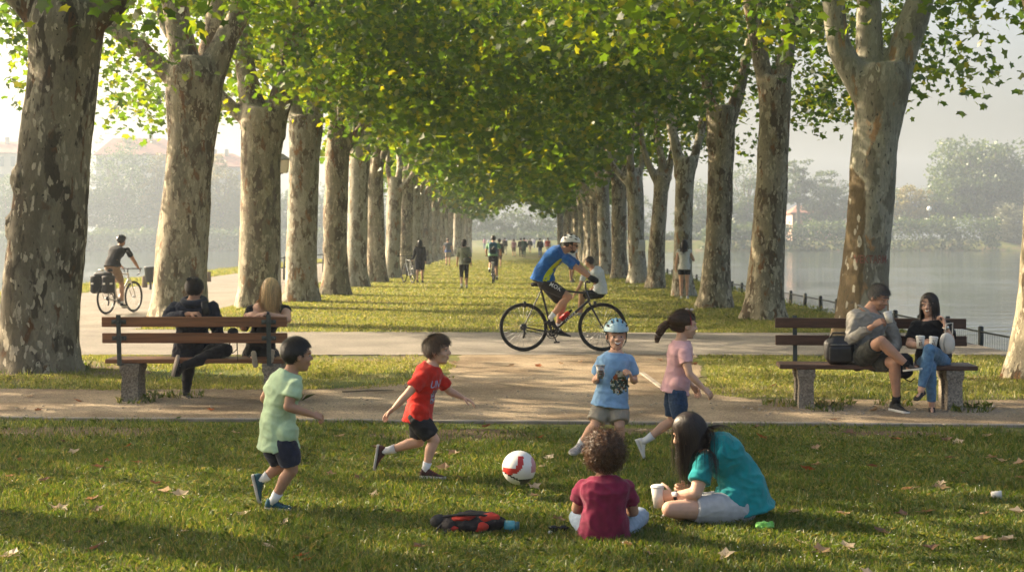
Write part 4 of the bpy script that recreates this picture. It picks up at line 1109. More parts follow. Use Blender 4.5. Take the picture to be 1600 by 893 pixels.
def hair_mat(name, col, spread=.55, rough=.42):
    m, nt, N, L, b = nodes_of(name)
    ge = N.new('ShaderNodeNewGeometry'); r = N.new('ShaderNodeValToRGB')
    r.color_ramp.elements[0].color = (*[c*(1-spread) for c in col], 1); r.color_ramp.elements[1].color = (*[min(1, c*(1+spread)) for c in col], 1)
    L.new(ge.outputs['Random Per Island'], r.inputs['Fac']); L.new(r.outputs['Color'], b.inputs['Base Color'])
    b.inputs['Roughness'].default_value = rough; b.inputs['Specular IOR Level'].default_value = .35
    return m
HAIR = dict(black=hair_mat('black hair', (.012, .009, .008)), dark=hair_mat('dark brown hair', (.024, .015, .010)), brown=hair_mat('brown hair', (.082, .045, .023)), auburn=hair_mat('curly auburn hair', (.085, .040, .018), .6), blonde=hair_mat('blonde hair', (.55, .37, .165), .45), grey=hair_mat('greying dark hair', (.085, .078, .07), .8, .5))
# ================================================================= children and sitters on the lawn
WHITE = mat('white rubber', (.62, .60, .55), .6, .1, 20); SOCK = cloth('white sock', (.72, .71, .68)); BLACK = mat('black fabric', (.014, .014, .016), .85, .3, 20, .2, 200); RUB = mat('dark rubber sole', (.06, .055, .05), .8, .2, 30)
NAVY = cloth('navy shorts', (.014, .018, .036), .3); NAVYSHOE = mat('navy teal shoe', (.02, .075, .095), .8, .25, 30, .3, 200); SOLE = mat('grey white sole', (.42, .40, .36), .7, .12, 20)
# ---- boy in the pale green T-shirt
D = GD(797)
b1 = Fig('running dark-haired boy in a pale green T-shirt and navy shorts, seen from behind', D,
 dict(head=(464, 554), neck=(456, 578), shR=(460, 602, -.13), shL=(431, 596, .12), elR=(450, 635, -.17), wrR=(487, 647, -.13), tipR=(503, 651, -.10), elL=(413, 622, .17), wrL=(432, 636, .24), tipL=(446, 634, .26),
  pel=(434, 683), hipR=(445, 690, -.075), hipL=(424, 688, .075), knR=(456, 733, -.06), anR=(429, 778, -.03), heR=(413, 795, -.03), toR=(459, 797, .0), knL=(441, 727, .12), anL=(413, 746, .10), heL=(393, 741, .10), toL=(404, 786, .10)),
 .73, .215, (.86, .42, -.06), skinm='olive', voxel=.006, bend=(-.025, -.01, .01), curl=.75, wid=.88, deep=.9)
b1.shirt(cloth('pale green cotton', (.42, .55, .34)), .58, -.16, 1.16, 1.34, .12, sl_k=1.5, seed=2, fold=.007)
b1.legs(NAVY, .84, 1.32, 'shorts', seed=5, flare=1.1)
for sd in 'RL': b1.shoe(sd, NAVYSHOE, SOLE, SOCK, .20, lace=BLACK)
b1.hair(HAIR['black'], 3600, .085, lift=.12, wd=.015, seed=3, jitter=.22)
b1.brows(HAIR['black'])
# ---- boy in the red T-shirt
D = GD(748.5)
b2 = Fig('running brown-haired boy in a red T-shirt and black shorts, arms stretched out', D,
 dict(head=(683, 546), neck=(677, 566), shR=(661, 588, -.12), shL=(686, 591, .12), elR=(635, 617, -.17), wrR=(616, 637, -.16), tipR=(601, 650, -.15), elL=(703, 611, .17), wrL=(722, 620, .15), tipL=(741, 628, .14),
  pel=(654, 648), hipR=(651, 653, -.07), hipL=(656, 653, .07), knR=(679, 687, -.06), anR=(665, 731, -.05), heR=(656, 746, -.05), toR=(697, 748, -.07), knL=(655, 690, .08), anL=(607, 703, .10), heL=(589, 694, .10), toL=(583, 734, .11)),
 .70, .208, (.97, -.2, -.03), skinm='light', voxel=.006, bend=(-.012, 0, 0), curl=.3, wid=.88, deep=.88, palmR=(.2, -.3, -1), palmL=(0, 0, -1))
RED = cloth('red cotton', (.52, .022, .012), .2)
b2.shirt(RED, .62, -.14, 1.16, 1.28, .08, sl_k=1.5, seed=8, fold=.007, thigh=True)
b2.legs(BLACK, .82, 1.34, 'shorts', seed=6, flare=1.12)
RSHOE = mat('black and red shoe', (.035, .022, .02), .8, .3, 26, .3, 200, col2=(.09, .03, .025))
for sd in 'RL': b2.shoe(sd, RSHOE, SOLE, SOCK, .22, lace=mat('red lace', (.35, .03, .03)))
b2.hair(HAIR['brown'], 4000, .20, lift=.25, wd=.014, seed=5, bias=(0, .12, -.05), jitter=.30)
b2.brows(HAIR['brown'])
vs, fs = text_shape('UNI', .075)
PRINT = mat('lavender shirt print', (.46, .42, .62), .8, .15, 60); PRINT2 = mat('dark shirt print', (.06, .04, .10), .8, .5, 70, col2=(.5, .38, .4))
dn = V((-.80, .6, 0)).normalized(); ax = V((.6, .80, 0)).normalized()
fr = b2.spine(.60)-dn*.10
b2.decal(b2.shirt_bvh, [(x, y) for x, y, z in vs], fs, fr, ax, V((0, 0, 1)), dn, [PRINT], 'chest_lettering')
grid = [(x*.012-.042, y*.012-.135) for y in range(9) for x in range(8)]
cells = [(y*8+x, y*8+x+1, (y+1)*8+x+1, (y+1)*8+x) for y in range(8) for x in range(7) if noise.noise(V((x*.9, y*.7, 5))) > -.12]
b2.decal(b2.shirt_bvh, grid, cells, fr, ax, V((0, 0, 1)), dn, [PRINT2, PRINT], 'chest_print', [0 if noise.noise(V((c[0]*.31, 9, 1))) < .12 else 1 for c in cells])
# ---- boy with the bicycle helmet and the cup
D = 10.95
b3 = Fig('laughing boy in a blue helmet and printed blue T-shirt carrying a clear cup', D,
 dict(head=(963, 524), neck=(963, 547), shR=(942, 563, 0), shL=(983, 563, 0), elR=(931, 594, .02), wrR=(931, 592, -.14), tipR=(938, 580, -.24), elL=(991, 594, .02), wrL=(988, 592, -.13), tipL=(982, 577, -.17),
  pel=(954, 626), hipR=(943, 632, 0), hipL=(965, 632, 0), knR=(930, 663, -.06), anR=(908, 692, .04), heR=(908, 702, .09), toR=(891, 710, -.08), knL=(968, 664, -.08), anL=(969, 700, .0), heL=(970, 712, .05), toL=(966, 718, -.14)),
 .74, .212, (.06, -1, -.05), skinm='light', voxel=.006, curl=.85, wid=.93, palmR=(1, -.1, .1), palmL=(-1, -.2, .1))
b3.shirt(cloth('sky blue cotton', (.22, .38, .58), .14), .72, -.10, 1.17, 1.3, .12, sl_k=1.6, seed=12, fold=.006)
b3.legs(cloth('stone shorts', (.30, .27, .215)), .86, 1.42, 'shorts', seed=9, flare=1.18)
GSHOE = mat('grey trainer', (.30, .28, .27), .8, .2, 30, .3, 200)
for sd in 'RL': b3.shoe(sd, GSHOE, SOLE, SOCK, .16, lace=WHITE)
b3.grin(); b3.brows(HAIR['dark'])
b3.hair(HAIR['dark'], 500, .10, lift=.1, wd=.022, seed=7)
HT = mat('teal helmet shell', (.05, .25, .36), .3, .3, 5, coat=.4, col2=(.42, .58, .62)); VENT = mat('helmet vent black', (.012, .012, .014), .6, .1)
b3.helmet(HT, VENT, BLACK, 1.0, mat('blue helmet stripe', (.02, .17, .33), .3, .1, coat=.4))
PB = [mat('print ' + n, c, .85, .3, 80) for n, c in (('dark green', (.035, .06, .035)), ('rust', (.33, .10, .035)), ('cream', (.5, .48, .36)), ('olive', (.16, .15, .045)), ('slate', (.06, .085, .10)))]
NX, NY, q = 22, 26, .0072
grid = [((x-NX/2)*q, (y-NY/2)*q) for y in range(NY+1) for x in range(NX+1)]; cells = []; mi = []
for y in range(NY):
    for x in range(NX):
        u, v = (x-NX/2)/(NX/2), (y-NY/2)/(NY/2)
        if u*u*(1.0 if v < .1 else 1.0+1.6*max(0, v))+v*v > .86+.5*noise.noise(V((x*.35, y*.35, 2))): continue
        k = noise.noise(V((x*.33, y*.33, 8))); k2 = noise.noise(V((x*.5, y*.5, 31)))
        c = 0
        if (u+.38)**2+(v-.42)**2 < .05: c = 1
        elif k > .18: c = 2
        elif k < -.25: c = 4
        elif k2 > .2: c = 3
        elif k2 < -.3: c = 1
        elif v > .45: c = 2
        cells.append((y*(NX+1)+x, y*(NX+1)+x+1, (y+1)*(NX+1)+x+1, (y+1)*(NX+1)+x)); mi.append(c)
b3.decal(b3.shirt_bvh, grid, cells, P(967, 598, D-.13), V((1, 0, 0)), V((0, 0, 1)), V((0, 1, 0)), PB, 'chest_print', mi)
# ---- girl in pink
D = 10.75
b4 = Fig('walking girl in a pink T-shirt and denim shorts with a ponytail and red hairband', D,
 dict(head=(1070, 508), neck=(1064, 529), shR=(1069, 551, -.12), shL=(1060, 548, .12), elR=(1077, 584, -.17), wrR=(1099, 606, -.17), tipR=(1115, 619, -.16), elL=(1066, 586, .19), wrL=(1081, 601, .20), tipL=(1090, 613, .20),
  pel=(1055, 606), hipR=(1058, 612, -.065), hipL=(1053, 612, .065), knR=(1063, 661, -.07), anR=(1062, 708, .0), heR=(1054, 722, .0), toR=(1076, 723, -.03), knL=(1051, 657, .06), anL=(1011, 686, .08), heL=(992, 687, .08), toL=(1006, 719, .09)),
 .70, .208, (.95, .22, -.05), skinm='light', voxel=.006, bend=(.008, 0, 0), curl=.4, wid=.84, deep=.92)
b4.shirt(cloth('pink cotton', (.62, .36, .36), .1), .5, -.10, 1.14, 1.3, .08, sl_k=1.45, seed=15, fold=.006)
b4.legs(cloth('dark denim', (.03, .055, .105), .35, 60), .84, 1.28, 'shorts', seed=10)
WSH = mat('white trainer', (.66, .62, .54), .7, .1, 30, .2, 200)
for sd in 'RL': b4.shoe(sd, WSH, WHITE, SOCK, .22, lace=WHITE)
b4.hair(HAIR['brown'], 3400, .30, flow='back', lift=.05, wd=.014, seed=9, jitter=.10, zfn=lambda x, y: (-.30 if y < -.1 else (.0 if y < .1 else .22)))
tie = P(1049, 508, D+.03)
b4.tail(HAIR['brown'], [tie, P(1042, 506, D+.03), P(1034, 513, D+.03), P(1028, 525, D+.03), P(1026, 535, D+.03)], [.010, .028, .031, .026, .012], 420, .0026)
hb = MB(); pts = []
for k in range(13):
    a = math.pi*k/12; pts.append(b4.hp(.395*math.cos(a), .10-.03*math.sin(a), .05+.50*math.sin(a)))
hb.tube(pts, .022*b4.hh*1.3, 8, flat=.6); hb.build('hairband', mat('red hairband', (.32, .03, .04), .5, .4, 60), b4.o)
bw = MB(); c = b4.hp(.06, .12, .58)
for sx in (-1, 1): bw.ell(c+b4.f*(.018*sx), (.017, .008, .011), b4.f, b4.r, b4.u, 10, 6)
bw.build('hair_bow', mat('pale bow', (.6, .5, .42), .5, .2), b4.o)
b4.brows(HAIR['brown'])
# ---- curly-haired child, back to the camera
D = GD(846)+.12
b5 = Fig('curly-haired child in a maroon T-shirt sitting cross-legged on the grass', D,
 dict(head=(945, 712), neck=(944, 742), shL=(912, 762, .0), shR=(979, 762, .0), elL=(901, 794, .05), wrL=(921, 796, .24), tipL=(938, 796, .32), elR=(990, 798, .05), wrR=(974, 798, .24), tipR=(954, 798, .32),
  pel=(944, 828), hipL=(928, 832, .02), hipR=(962, 832, .02), knL=(903, 809, .27), knR=(1000, 806, .27), anL=(966, 823, .36), anR=(926, 825, .30), heL=(978, 824, .36), toL=(950, 828, .42), heR=(912, 826, .30), toR=(938, 832, .35)),
 .78, .215, (0, 1, -.12), skinm='tan', voxel=.006, bend=(0, -.03, 0), curl=.6, wid=.95, deep=1.0, face=False)
b5.shirt(cloth('maroon cotton', (.17, .012, .042), .25), .62, -.13, 1.17, 1.28, .10, sl_k=1.45, seed=21, fold=.008)
b5.legs(cloth('pale worn denim', (.27, .34, .42), .14, 40), 1.9, 1.18, 'jeans', seed=13)
for sd in 'RL': b5.shoe(sd, WSH, WHITE, lace=WHITE)
b5.hair(HAIR['auburn'], 1700, .30, flow='rand', lift=.8, wd=.024, seed=11, jitter=.6, steps=9, curl=.05, rad=(.39, .46, .44), zfn=lambda x, y: -.42 if y < .12 else (.0 if y < .2 else .22))
# ---- long-haired sitter in teal
D = GD(812)+.05
b6 = Fig('long-haired person in a teal T-shirt sitting cross-legged with a watch, head bowed', D,
 dict(head=(1076, 674), neck=(1100, 695), shL=(1101, 722, -.13), shR=(1092, 716, .17), elL=(1087, 771, -.20), wrL=(1054, 774, -.14), tipL=(1026, 772, -.09), elR=(1090, 766, .27), wrR=(1072, 762, .18), tipR=(1054, 763, .12),
  pel=(1168, 786), hipL=(1158, 795, -.09), hipR=(1150, 793, .13), knL=(1047, 795, -.22), knR=(1064, 788, .42), anL=(1092, 806, .18), anR=(1058, 806, .05), heL=(1108, 808, .2), toL=(1075, 811, .3), heR=(1072, 810, .06), toR=(1034, 809, -.02)),
 .92, .225, (-.86, -.12, -.38), skinm='light', voxel=.0065, bend=(.035, 0, .055), curl=.55, wid=.88, deep=.95, palmL=(-.1, .9, 0.1))
b6.shirt(cloth('teal cotton', (.012, .22, .235), .16), .62, -.09, 1.18, 1.34, .10, sl_k=1.5, seed=25, fold=.010)
b6.legs(cloth('pale grey shorts', (.40, .40, .40)), .66, 1.3, 'shorts', seed=17, low=-.06)
for sd in 'RL': b6.shoe(sd, WSH, WHITE, SOCK, .1, lace=WHITE)
b6.hair(HAIR['dark'], 3600, 1.55, flow='part', lift=.08, grav=.7, wd=.014, seed=13, jitter=.14, bias=(0, -.6, 0), steps=14, lenvar=.3, zfn=lambda x, y: -.32 if y < -.05 else (-.05 if y < .15 else .24), colliders=[(b6.spine(.9), .13), (b6.spine(.75), .17), (b6.J['shL'], .085), (b6.J['shR'], .085)])
b6.watch('L', mat('white watch face', (.7, .66, .62), .3, .05), BLACK)
for f_ in (b1, b2, b3, b4, b5, b6): f_.o['group'] = 'children and friends on the front lawn'
# ================================================================= grown-ups on the benches
DNAVY = cloth('dark navy jacket', (.013, .017, .030), .35); DTROU = cloth('black trousers', (.012, .012, .016), .4); BSH = mat('black trainer', (.016, .016, .018), .7, .4, 30, .3, 200)
# left bench, man seen from behind with a phone
D = 15.05
m1 = Fig('man in a dark navy jacket sitting on the left bench with sunglasses on his head', D,
 dict(head=(304, 452), neck=(304, 466), shL=(273, 480, .0), shR=(332, 480, .02), elL=(262, 499, -.12), wrL=(296, 490, -.30), tipL=(321, 489, -.32), elR=(341, 522, .05), wrR=(334, 545, .24), tipR=(322, 550, .34),
  pel=(300, 553, .12), hipL=(286, 556, .10), hipR=(316, 556, .10), knR=(352, 546, -.14), anR=(286, 572, -.30), heR=(268, 587, -.33), toR=(277, 554, -.36), knL=(296, 560, .28), anL=(291, 612, .18), heL=(286, 622, .12), toL=(298, 628, -.02)),
 1.0, .245, (.05, 1, -.06), skinm='tan', voxel=.008, bend=(0, -.03, 0), curl=.8, face=False, palmL=(.05, .3, -1))
m1.shirt(DNAVY, 1.86, -.05, 1.18, 1.3, .04, name='jacket', sl_k=1.42, seed=31, fold=.011)
m1.legs(DTROU, 1.97, 1.22, 'trousers', seed=19, fold=.008)
for sd in 'RL': m1.shoe(sd, BSH, mat('pale brown sole', (.33, .27, .21), .8, .15), lace=WHITE, sock=BLACK, socklen=.3)
m1.hair(HAIR['dark'], 3600, .10, lift=.15, wd=.013, seed=15)
m1.shades(BLACK, True)
ho = MB(); ho.torus(m1.spine(.95)+V((0, -.02, .0)), .105, .042, V((1, 0, 0)), V((0, 1, .25)).normalized(), 26, 10); ho.build('hood', DNAVY, m1.o)
# left bench, blonde woman from behind
w1 = Fig('blonde woman in a black top kneeling on the left bench, bare arm over its back', D,
 dict(head=(423, 452), neck=(421, 469), shL=(393, 484, .0), shR=(446, 484, .02), elR=(450, 499, -.12), wrR=(415, 490, -.30), tipR=(390, 493, -.33), elL=(381, 512, -.02), wrL=(385, 492, -.24), tipL=(398, 489, -.30),
  pel=(406, 549, .16), hipL=(393, 552, .16), hipR=(421, 552, .16), knL=(388, 557, .52), knR=(428, 557, .52), anL=(397, 560, -.16), anR=(423, 558, -.16), heL=(396, 549, -.30), toL=(400, 574, -.26), heR=(426, 547, -.30), toR=(421, 572, -.26)),
 .93, .235, (-.12, 1, -.10), skinm='light', voxel=.0075, bend=(0, -.02, 0), curl=.3, face=False, wid=.92, palmR=(0, .3, -1))
w1.shirt(cloth('black jersey', (.014, .013, .014), .3), .12, -.04, 1.10, 1.14, .03, name='top', seed=33, fold=.007, top=.80)
w1.legs(DTROU, 1.86, 1.16, 'trousers', seed=23, fold=.007)
slv = MB(); J = w1.J; slv.tube([J['shL'], J['elL'], J['elL'].lerp(J['wrL'], .55)], [.062, .05, .046], 14, 'flat'); slv.build('sleeve', cloth('black jersey', (0, 0, 0)), w1.o)
PSOLE = mat('dusty pale sole', (.45, .38, .28), .85, .25, 18, .2, 60)
for sd in 'RL': w1.shoe(sd, mat('pale shoe', (.4, .34, .27), .8, .2), PSOLE)
w1.hair(HAIR['blonde'], 3600, .95, flow='part', lift=.14, grav=.5, wd=.015, seed=19, jitter=.16, steps=11, lenvar=.4, bias=(.05, -.2, 0), zfn=lambda x, y: -.33 if y < -.02 else (-.1 if y < .1 else .22), colliders=[(w1.spine(.93), .095), (w1.spine(.8), .15), (w1.J['shL'], .07), (w1.J['shR'], .07)])
w1.watch('R', mat('dark watch face', (.05, .05, .05), .3), BLACK)
# right bench, man drinking
D = 14.3
m2 = Fig('man in a grey shirt and dark shorts drinking coffee on the right bench, legs crossed', D,
 dict(head=(1373, 464), neck=(1359, 482), shR=(1336, 493, -.02), shL=(1386, 497, .08), elR=(1329, 531, -.12), wrR=(1364, 509, -.34), tipR=(1386, 496, -.36), elL=(1400, 537, .02), wrL=(1388, 558, -.16), tipL=(1378, 567, -.26),
  pel=(1351, 561), hipR=(1339, 564, -.02), hipL=(1366, 564, -.02), knR=(1377, 533, -.46), anR=(1416, 569, -.50), heR=(1412, 580, -.48), toR=(1441, 577, -.60), knL=(1398, 566, -.42), anL=(1401, 622, -.34), heL=(1391, 641, -.28), toL=(1419, 647, -.52)),
 1.03, .250, (.62, -.72, -.42), skinm='tan', voxel=.0075, bend=(-.02, .02, .0), face=.55, curl=.75, wid=.98, deep=1.02, palmR=(.6, .3, -.2))
GREY = cloth('grey linen', (.25, .235, .205), .14)
m2.shirt(GREY, 1.84, -.06, 1.16, 1.24, .06, sl_k=1.22, seed=37, fold=.012, top=.95)
m2.legs(cloth('dark olive shorts', (.05, .05, .04), .25), .80, 1.28, 'shorts', seed=27, fold=.008)
for sd in 'RL': m2.shoe(sd, mat('dark grey trainer', (.04, .038, .036), .8, .35, 40, .3, 200), WHITE, lace=BLACK, sock=BLACK, socklen=.07)
m2.hair(HAIR['grey'], 3600, .12, lift=.25, wd=.013, seed=21, bias=(0, .1, .1))
m2.brows(HAIR['grey'], .03)
cl = MB(); c0 = m2.spine(.955)
for sx in (-1, 1):
    cl.tube([c0+m2.r*(.085*sx)-m2.f*.06+V((0, 0, .03)), c0+m2.r*(.085*sx)+m2.f*.04+V((0, 0, .025)), c0+m2.r*(.035*sx)+m2.f*.115-V((0, 0, .05))], [.022, .026, .016], 8, flat=.45)
cl.build('collar', GREY, m2.o)
m2.beard = None
# right bench, smiling woman with two cups
w2 = Fig('smiling dark-haired woman in a black top and jeans holding two cups, hand at her hair', D,
 dict(head=(1452, 476), neck=(1455, 496), shR=(1432, 509, -.03), shL=(1479, 509, .03), elR=(1421, 538, -.10), wrR=(1438, 540, -.32), tipR=(1459, 534, -.36), elL=(1486, 534, -.16), wrL=(1477, 510, -.20), tipL=(1473, 491, -.16),
  pel=(1458, 562), hipR=(1446, 565, -.02), hipL=(1472, 564, -.02), knL=(1452, 547, -.47), anL=(1439, 609, -.52), heL=(1444, 614, -.47), toL=(1430, 626, -.60), knR=(1453, 575, -.44), anR=(1456, 630, -.35), heR=(1456, 640, -.28), toR=(1457, 650, -.48)),
 .96, .235, (-.50, -.86, -.02), skinm='light', voxel=.007, bend=(.0, -.01, 0), curl=.8, wid=.95, deep=1.0, palmR=(.9, .0, .1), palmL=(-.6, .2, 0))
BTOP = cloth('black cotton', (.010, .010, .011), .3)
w2.shirt(BTOP, .72, -.05, 1.12, 1.22, .04, name='top', sl_k=1.4, seed=41, fold=.007, top=.93)
w2.legs(cloth('blue jeans', (.095, .19, .31), .22, 30), 1.93, 1.10, 'jeans', seed=29, fold=.005)
for sd in 'RL': w2.shoe(sd, mat('black flat shoe', (.015, .014, .014), .6, .3), mat('dark sole', (.03, .03, .03)), h=.30)
w2.hair(HAIR['dark'], 3600, 1.15, flow='part', lift=.06, grav=.8, wd=.014, seed=23, jitter=.10, bias=(0, -.55, 0), steps=13, lenvar=.3, part=.08, zfn=lambda x, y: -.33 if y < -.08 else (.12 if y < .08 else .32), colliders=[(w2.spine(.93), .085), (w2.spine(.78), .14), (w2.J['shL'], .075), (w2.J['shR'], .075)])
w2.grin(.8); w2.brows(HAIR['dark'])
er = MB(); er.ell(w2.hp(.365, -.01, -.16), (.008, .008, .012)); er.build('earring', mat('pearl', (.8, .76, .68), .2, .02), w2.o)
w2.watch('L', mat('silver', (.6, .58, .55), .25, .05, metal=1), mat('silver', (0, 0, 0)))
for f_ in (m1, w1, m2, w2): f_.o['group'] = 'people sitting on the benches'
# ================================================================= bicycles and their riders
TYRE = mat('black tyre', (.018, .018, .018), .85, .2, 40); STEEL = mat('spoke steel', (.45, .45, .45), .3, .05, metal=1); ALU = mat('silver metal', (.5, .5, .5), .35, .1, metal=1); BPAINT = mat('black bicycle paint', (.012, .012, .014), .3, .1, coat=.5); WPAINT = mat('white bicycle paint', (.62, .60, .56), .35, .05, coat=.4); RUBGRIP = mat('black grip', (.02, .02, .02), .8)
class Bike:
    """x forward, z up, y to the left; rear contact point at the origin of the wheelbase middle"""
    def __init__(s, label, loc, heading, paint, R=.355, wb=1.06, drop=False, steer=0.0, lean=0.0, seat=.93, bar=1.0, detail=True, rimm=None, group='bicycles on the avenue', crank=-62):
        s.c = V(loc); f = V((math.cos(heading), math.sin(heading), 0)); z = V((0, 0, 1)); l = z.cross(f)
        z2 = (z*math.cos(lean)+l*math.sin(lean)); l = z2.cross(f); s.f, s.l, s.z = f, l, z2
        s.o = thing('bicycle', loc, label, 'bicycle', group)
        L = lambda x, y, z_: s.c+s.f*x+s.l*y+s.z*z_
        s.L = L; s.R = R; xr, xf = -wb*.5, wb*.5; s.xr, s.xf = xr, xf
        sf = s.f*math.cos(steer)+s.l*math.sin(steer); sl = s.z.cross(sf)
        bb = (xr+.43, 0, .28); s.bb = bb; st = (xr+.26, 0, seat-.06); hd = (xf-.20, 0, .76); hdt = (xf-.245, 0, .90)
        s.saddle = L(xr+.24, 0, seat)
        nsp = 24 if detail else 12
        for (x, ff, ll) in ((xr, s.f, s.l), (xf, sf, sl)):
            c = L(x, 0, R); m = MB(); m.torus(c, R-.02, .021, ff, s.z, 56 if detail else 32, 10 if detail else 6); w_ = m.build('wheel', TYRE, s.o)
            m = MB(); m.torus(c, R-.045, .010, ff, s.z, 48, 6, flat=1.3); m.build('rim', rimm or BPAINT, w_)
            m = MB(); h = ll*.028
            for k in range(nsp):
                a = 2*math.pi*k/nsp; e = ff*math.cos(a)+s.z*math.sin(a); b = ff*math.cos(a+.35)+s.z*math.sin(a+.35)
                m.tube([c+b*.022+h*(1 if k % 2 else -1), c+e*(R-.045)], .0016, 4, 'flat')
            m.build('spokes', STEEL, w_)
            m = MB(); m.tube([c-ll*.05, c+ll*.05], .018, 10, 'flat'); m.build('hub', ALU, w_)
        m = MB(); T = lambda a, b, r1, r2=None: m.tube([L(*a), L(*b)], [r1, r2 or r1], 10)
        T(bb, st, .017); T(st, (hdt[0], 0, hdt[2]-.03), .017); T(bb, hd, .021); T(hd, hdt, .021)
        for y in (-.055, .055):
            T((bb[0], y*.5, bb[2]), (xr, y, R), .011, .009); T((st[0], y*.35, st[2]-.04), (xr, y, R), .009, .008)
        s.frame = m.build('frame', paint, s.o)
        m = MB(); cf = L(xf, 0, R); top = L(hd[0]+.005, 0, hd[2]-.02)
        for y in (-.05, .05): m.tube([top+sl*y+s.z*-.02, top.lerp(cf, .45)+sl*y*1.1+sf*-.006, cf+sl*y], [.016, .014, .010], 8)
        m.tube([top-sl*.055-s.z*.02, top+sl*.055-s.z*.02], .016, 8); m.build('fork', paint, s.o)
        m = MB(); m.tube([L(*st), L(xr+.235, 0, seat-.03)], .013, 8); m.build('seat_post', ALU, s.o)
        m = MB(); c = s.saddle; m.loft([[c+s.f*x+s.l*(w*math.cos(a))+s.z*(h*math.sin(a)-.01*abs(math.cos(a))) for a in [2*math.pi*k/12 for k in range(12)]] for x, w, h in ((-.13, .045, .02), (-.11, .072, .032), (-.03, .062, .03), (.05, .032, .024), (.12, .022, .02), (.14, .012, .012))], True)
        m.build('saddle', BLACK, s.o)
        m = MB(); stem = L(hdt[0]-.01, 0, bar); bc = L(hdt[0]+.06, 0, bar+.01); m.tube([L(*hdt), stem, bc], .015, 8)
        if drop:
            for q in (-1, 1): m.tube([bc, bc+sl*.19*q, bc+sl*.21*q+sf*.08, bc+sl*.21*q+sf*.13-s.z*.04, bc+sl*.21*q+sf*.10-s.z*.12, bc+sl*.21*q-s.z*.14], .012, 8)
            s.grips = [bc+sl*.21*q+sf*.09 for q in (-1, 1)]
        else:
            for q in (-1, 1): m.tube([bc, bc+sl*.15*q+s.z*.01, bc+sl*.30*q-sf*.03], .012, 8)
            s.grips = [bc+sl*.27*q-sf*.03 for q in (-1, 1)]
        hb_ = m.build('handlebar', BPAINT, s.o)
        m = MB()
        for g_ in s.grips: m.tube([g_-sl*.05, g_+sl*.05], .017, 8)
        m.build('grip', RUBGRIP, hb_)
        # crank, chainring, pedals, cassette, chain
        a = s.crank_angle = math.radians(crank); m = MB(); b0 = L(*bb); dirv = s.f*math.cos(a)+s.z*math.sin(a)
        m.torus(b0-s.l*.055, .085, .007, s.f, s.z, 28, 6); m.torus(b0-s.l*.055, .045, .012, s.f, s.z, 20, 6)
        for k in range(5): e = s.f*math.cos(k*1.257)+s.z*math.sin(k*1.257); m.tube([b0-s.l*.055, b0-s.l*.055+e*.085], .007, 6)
        s.ped = {}
        for q, sg in (('R', -1), ('L', 1)):
            dq = dirv*(1 if q == 'R' else -1); e = b0+s.l*(.075*sg)+dq*.17; m.tube([b0+s.l*(.075*sg), e], .011, 8); m.tube([e, e+s.l*(.10*sg)], .008, 6)
            m.box(e+s.l*(.06*sg), (.045, .04, .012), s.f, s.l, s.z); s.ped[q] = e+s.l*(.06*sg)
        m.tube([b0-s.l*.08, b0+s.l*.08], .02, 10); m.build('crank', BPAINT, s.o)
        m = MB(); rc = L(xr, -.05, R); m.tube([rc-s.l*.0+s.l*.02, rc], [.055, .04], 16, 'flat'); m.tube([rc-s.z*.02, rc-s.z*.09+s.f*.02, rc-s.z*.15+s.f*.0], [.014, .02, .016], 8)
        for zz in (.055, -.04): m.tube([rc+s.z*zz*.8, b0-s.l*.055+s.z*(zz*1.5)], .005, 6)
        m.build('gears', BPAINT, s.o)
    def add(s, name, mats, mb, parent=None): return mb.build(name, mats, parent or s.o)
# ---- the passing cyclist in blue
D = 21.3
cx = (818+941)/2; q = P(cx, 549, D); BLUEB = Bike('black mountain bike with a red bottle under the cyclist in blue', (q.x, q.y, .01), .0, BPAINT, .362, 1.18, seat=1.0, bar=1.03, crank=115)
bt = MB(); L = BLUEB.L
dt0, dt1 = L(*BLUEB.bb), L(BLUEB.xf-.20, 0, .76); dd = (dt1-dt0).normalized(); up = perp(V((0, 0, 1)), dd)
c0 = dt0+dd*.22+up*.062; bt.tube([c0, c0+dd*.13, c0+dd*.165, c0+dd*.18], [.038, .038, .026, .018], 14, 'flat'); bo = bt.build('bottle', mat('red bottle', (.42, .02, .02), .35, .15, 20), loc=c0)
tag(bo, 'red drinking bottle in the cage on the black mountain bike', 'bottle')
cp = MB(); cp.tube([c0+dd*.18, c0+dd*.215], [.022, .016], 10); cp.build('cap', BLACK, bo)
cgm = MB(); cgm.torus(c0+dd*.05, .041, .004, up, dd.cross(up), 20, 6); cgm.torus(c0+dd*.12, .041, .004, up, dd.cross(up), 20, 6); cgm.tube([dt0+dd*.2+up*.02, dt0+dd*.36+up*.02], .006, 6); cgm.build('bottle_cage', BPAINT, BLUEB.o)
vs, fs = text_shape('CLANCE', .052); lt = MB(); lt.add([dt0+dd*(.36+x)+up*(y)-V((0, .0235, 0)) for x, y, z in vs], fs); lt.build('frame_lettering', mat('white lettering', (.7, .7, .68), .5, .02), BLUEB.frame)
for wx, bz in ((BLUEB.xf-.03, .70), (BLUEB.xr+.10, .70)):
    k = MB(); c = L(wx-.08, 0, bz)
    for y in (-.05, .05): k.box(c+V((0, y, 0)), (.02, .014, .045), bev=.006)
    k.build('brake', BPAINT, BLUEB.o)
sa = BLUEB.saddle
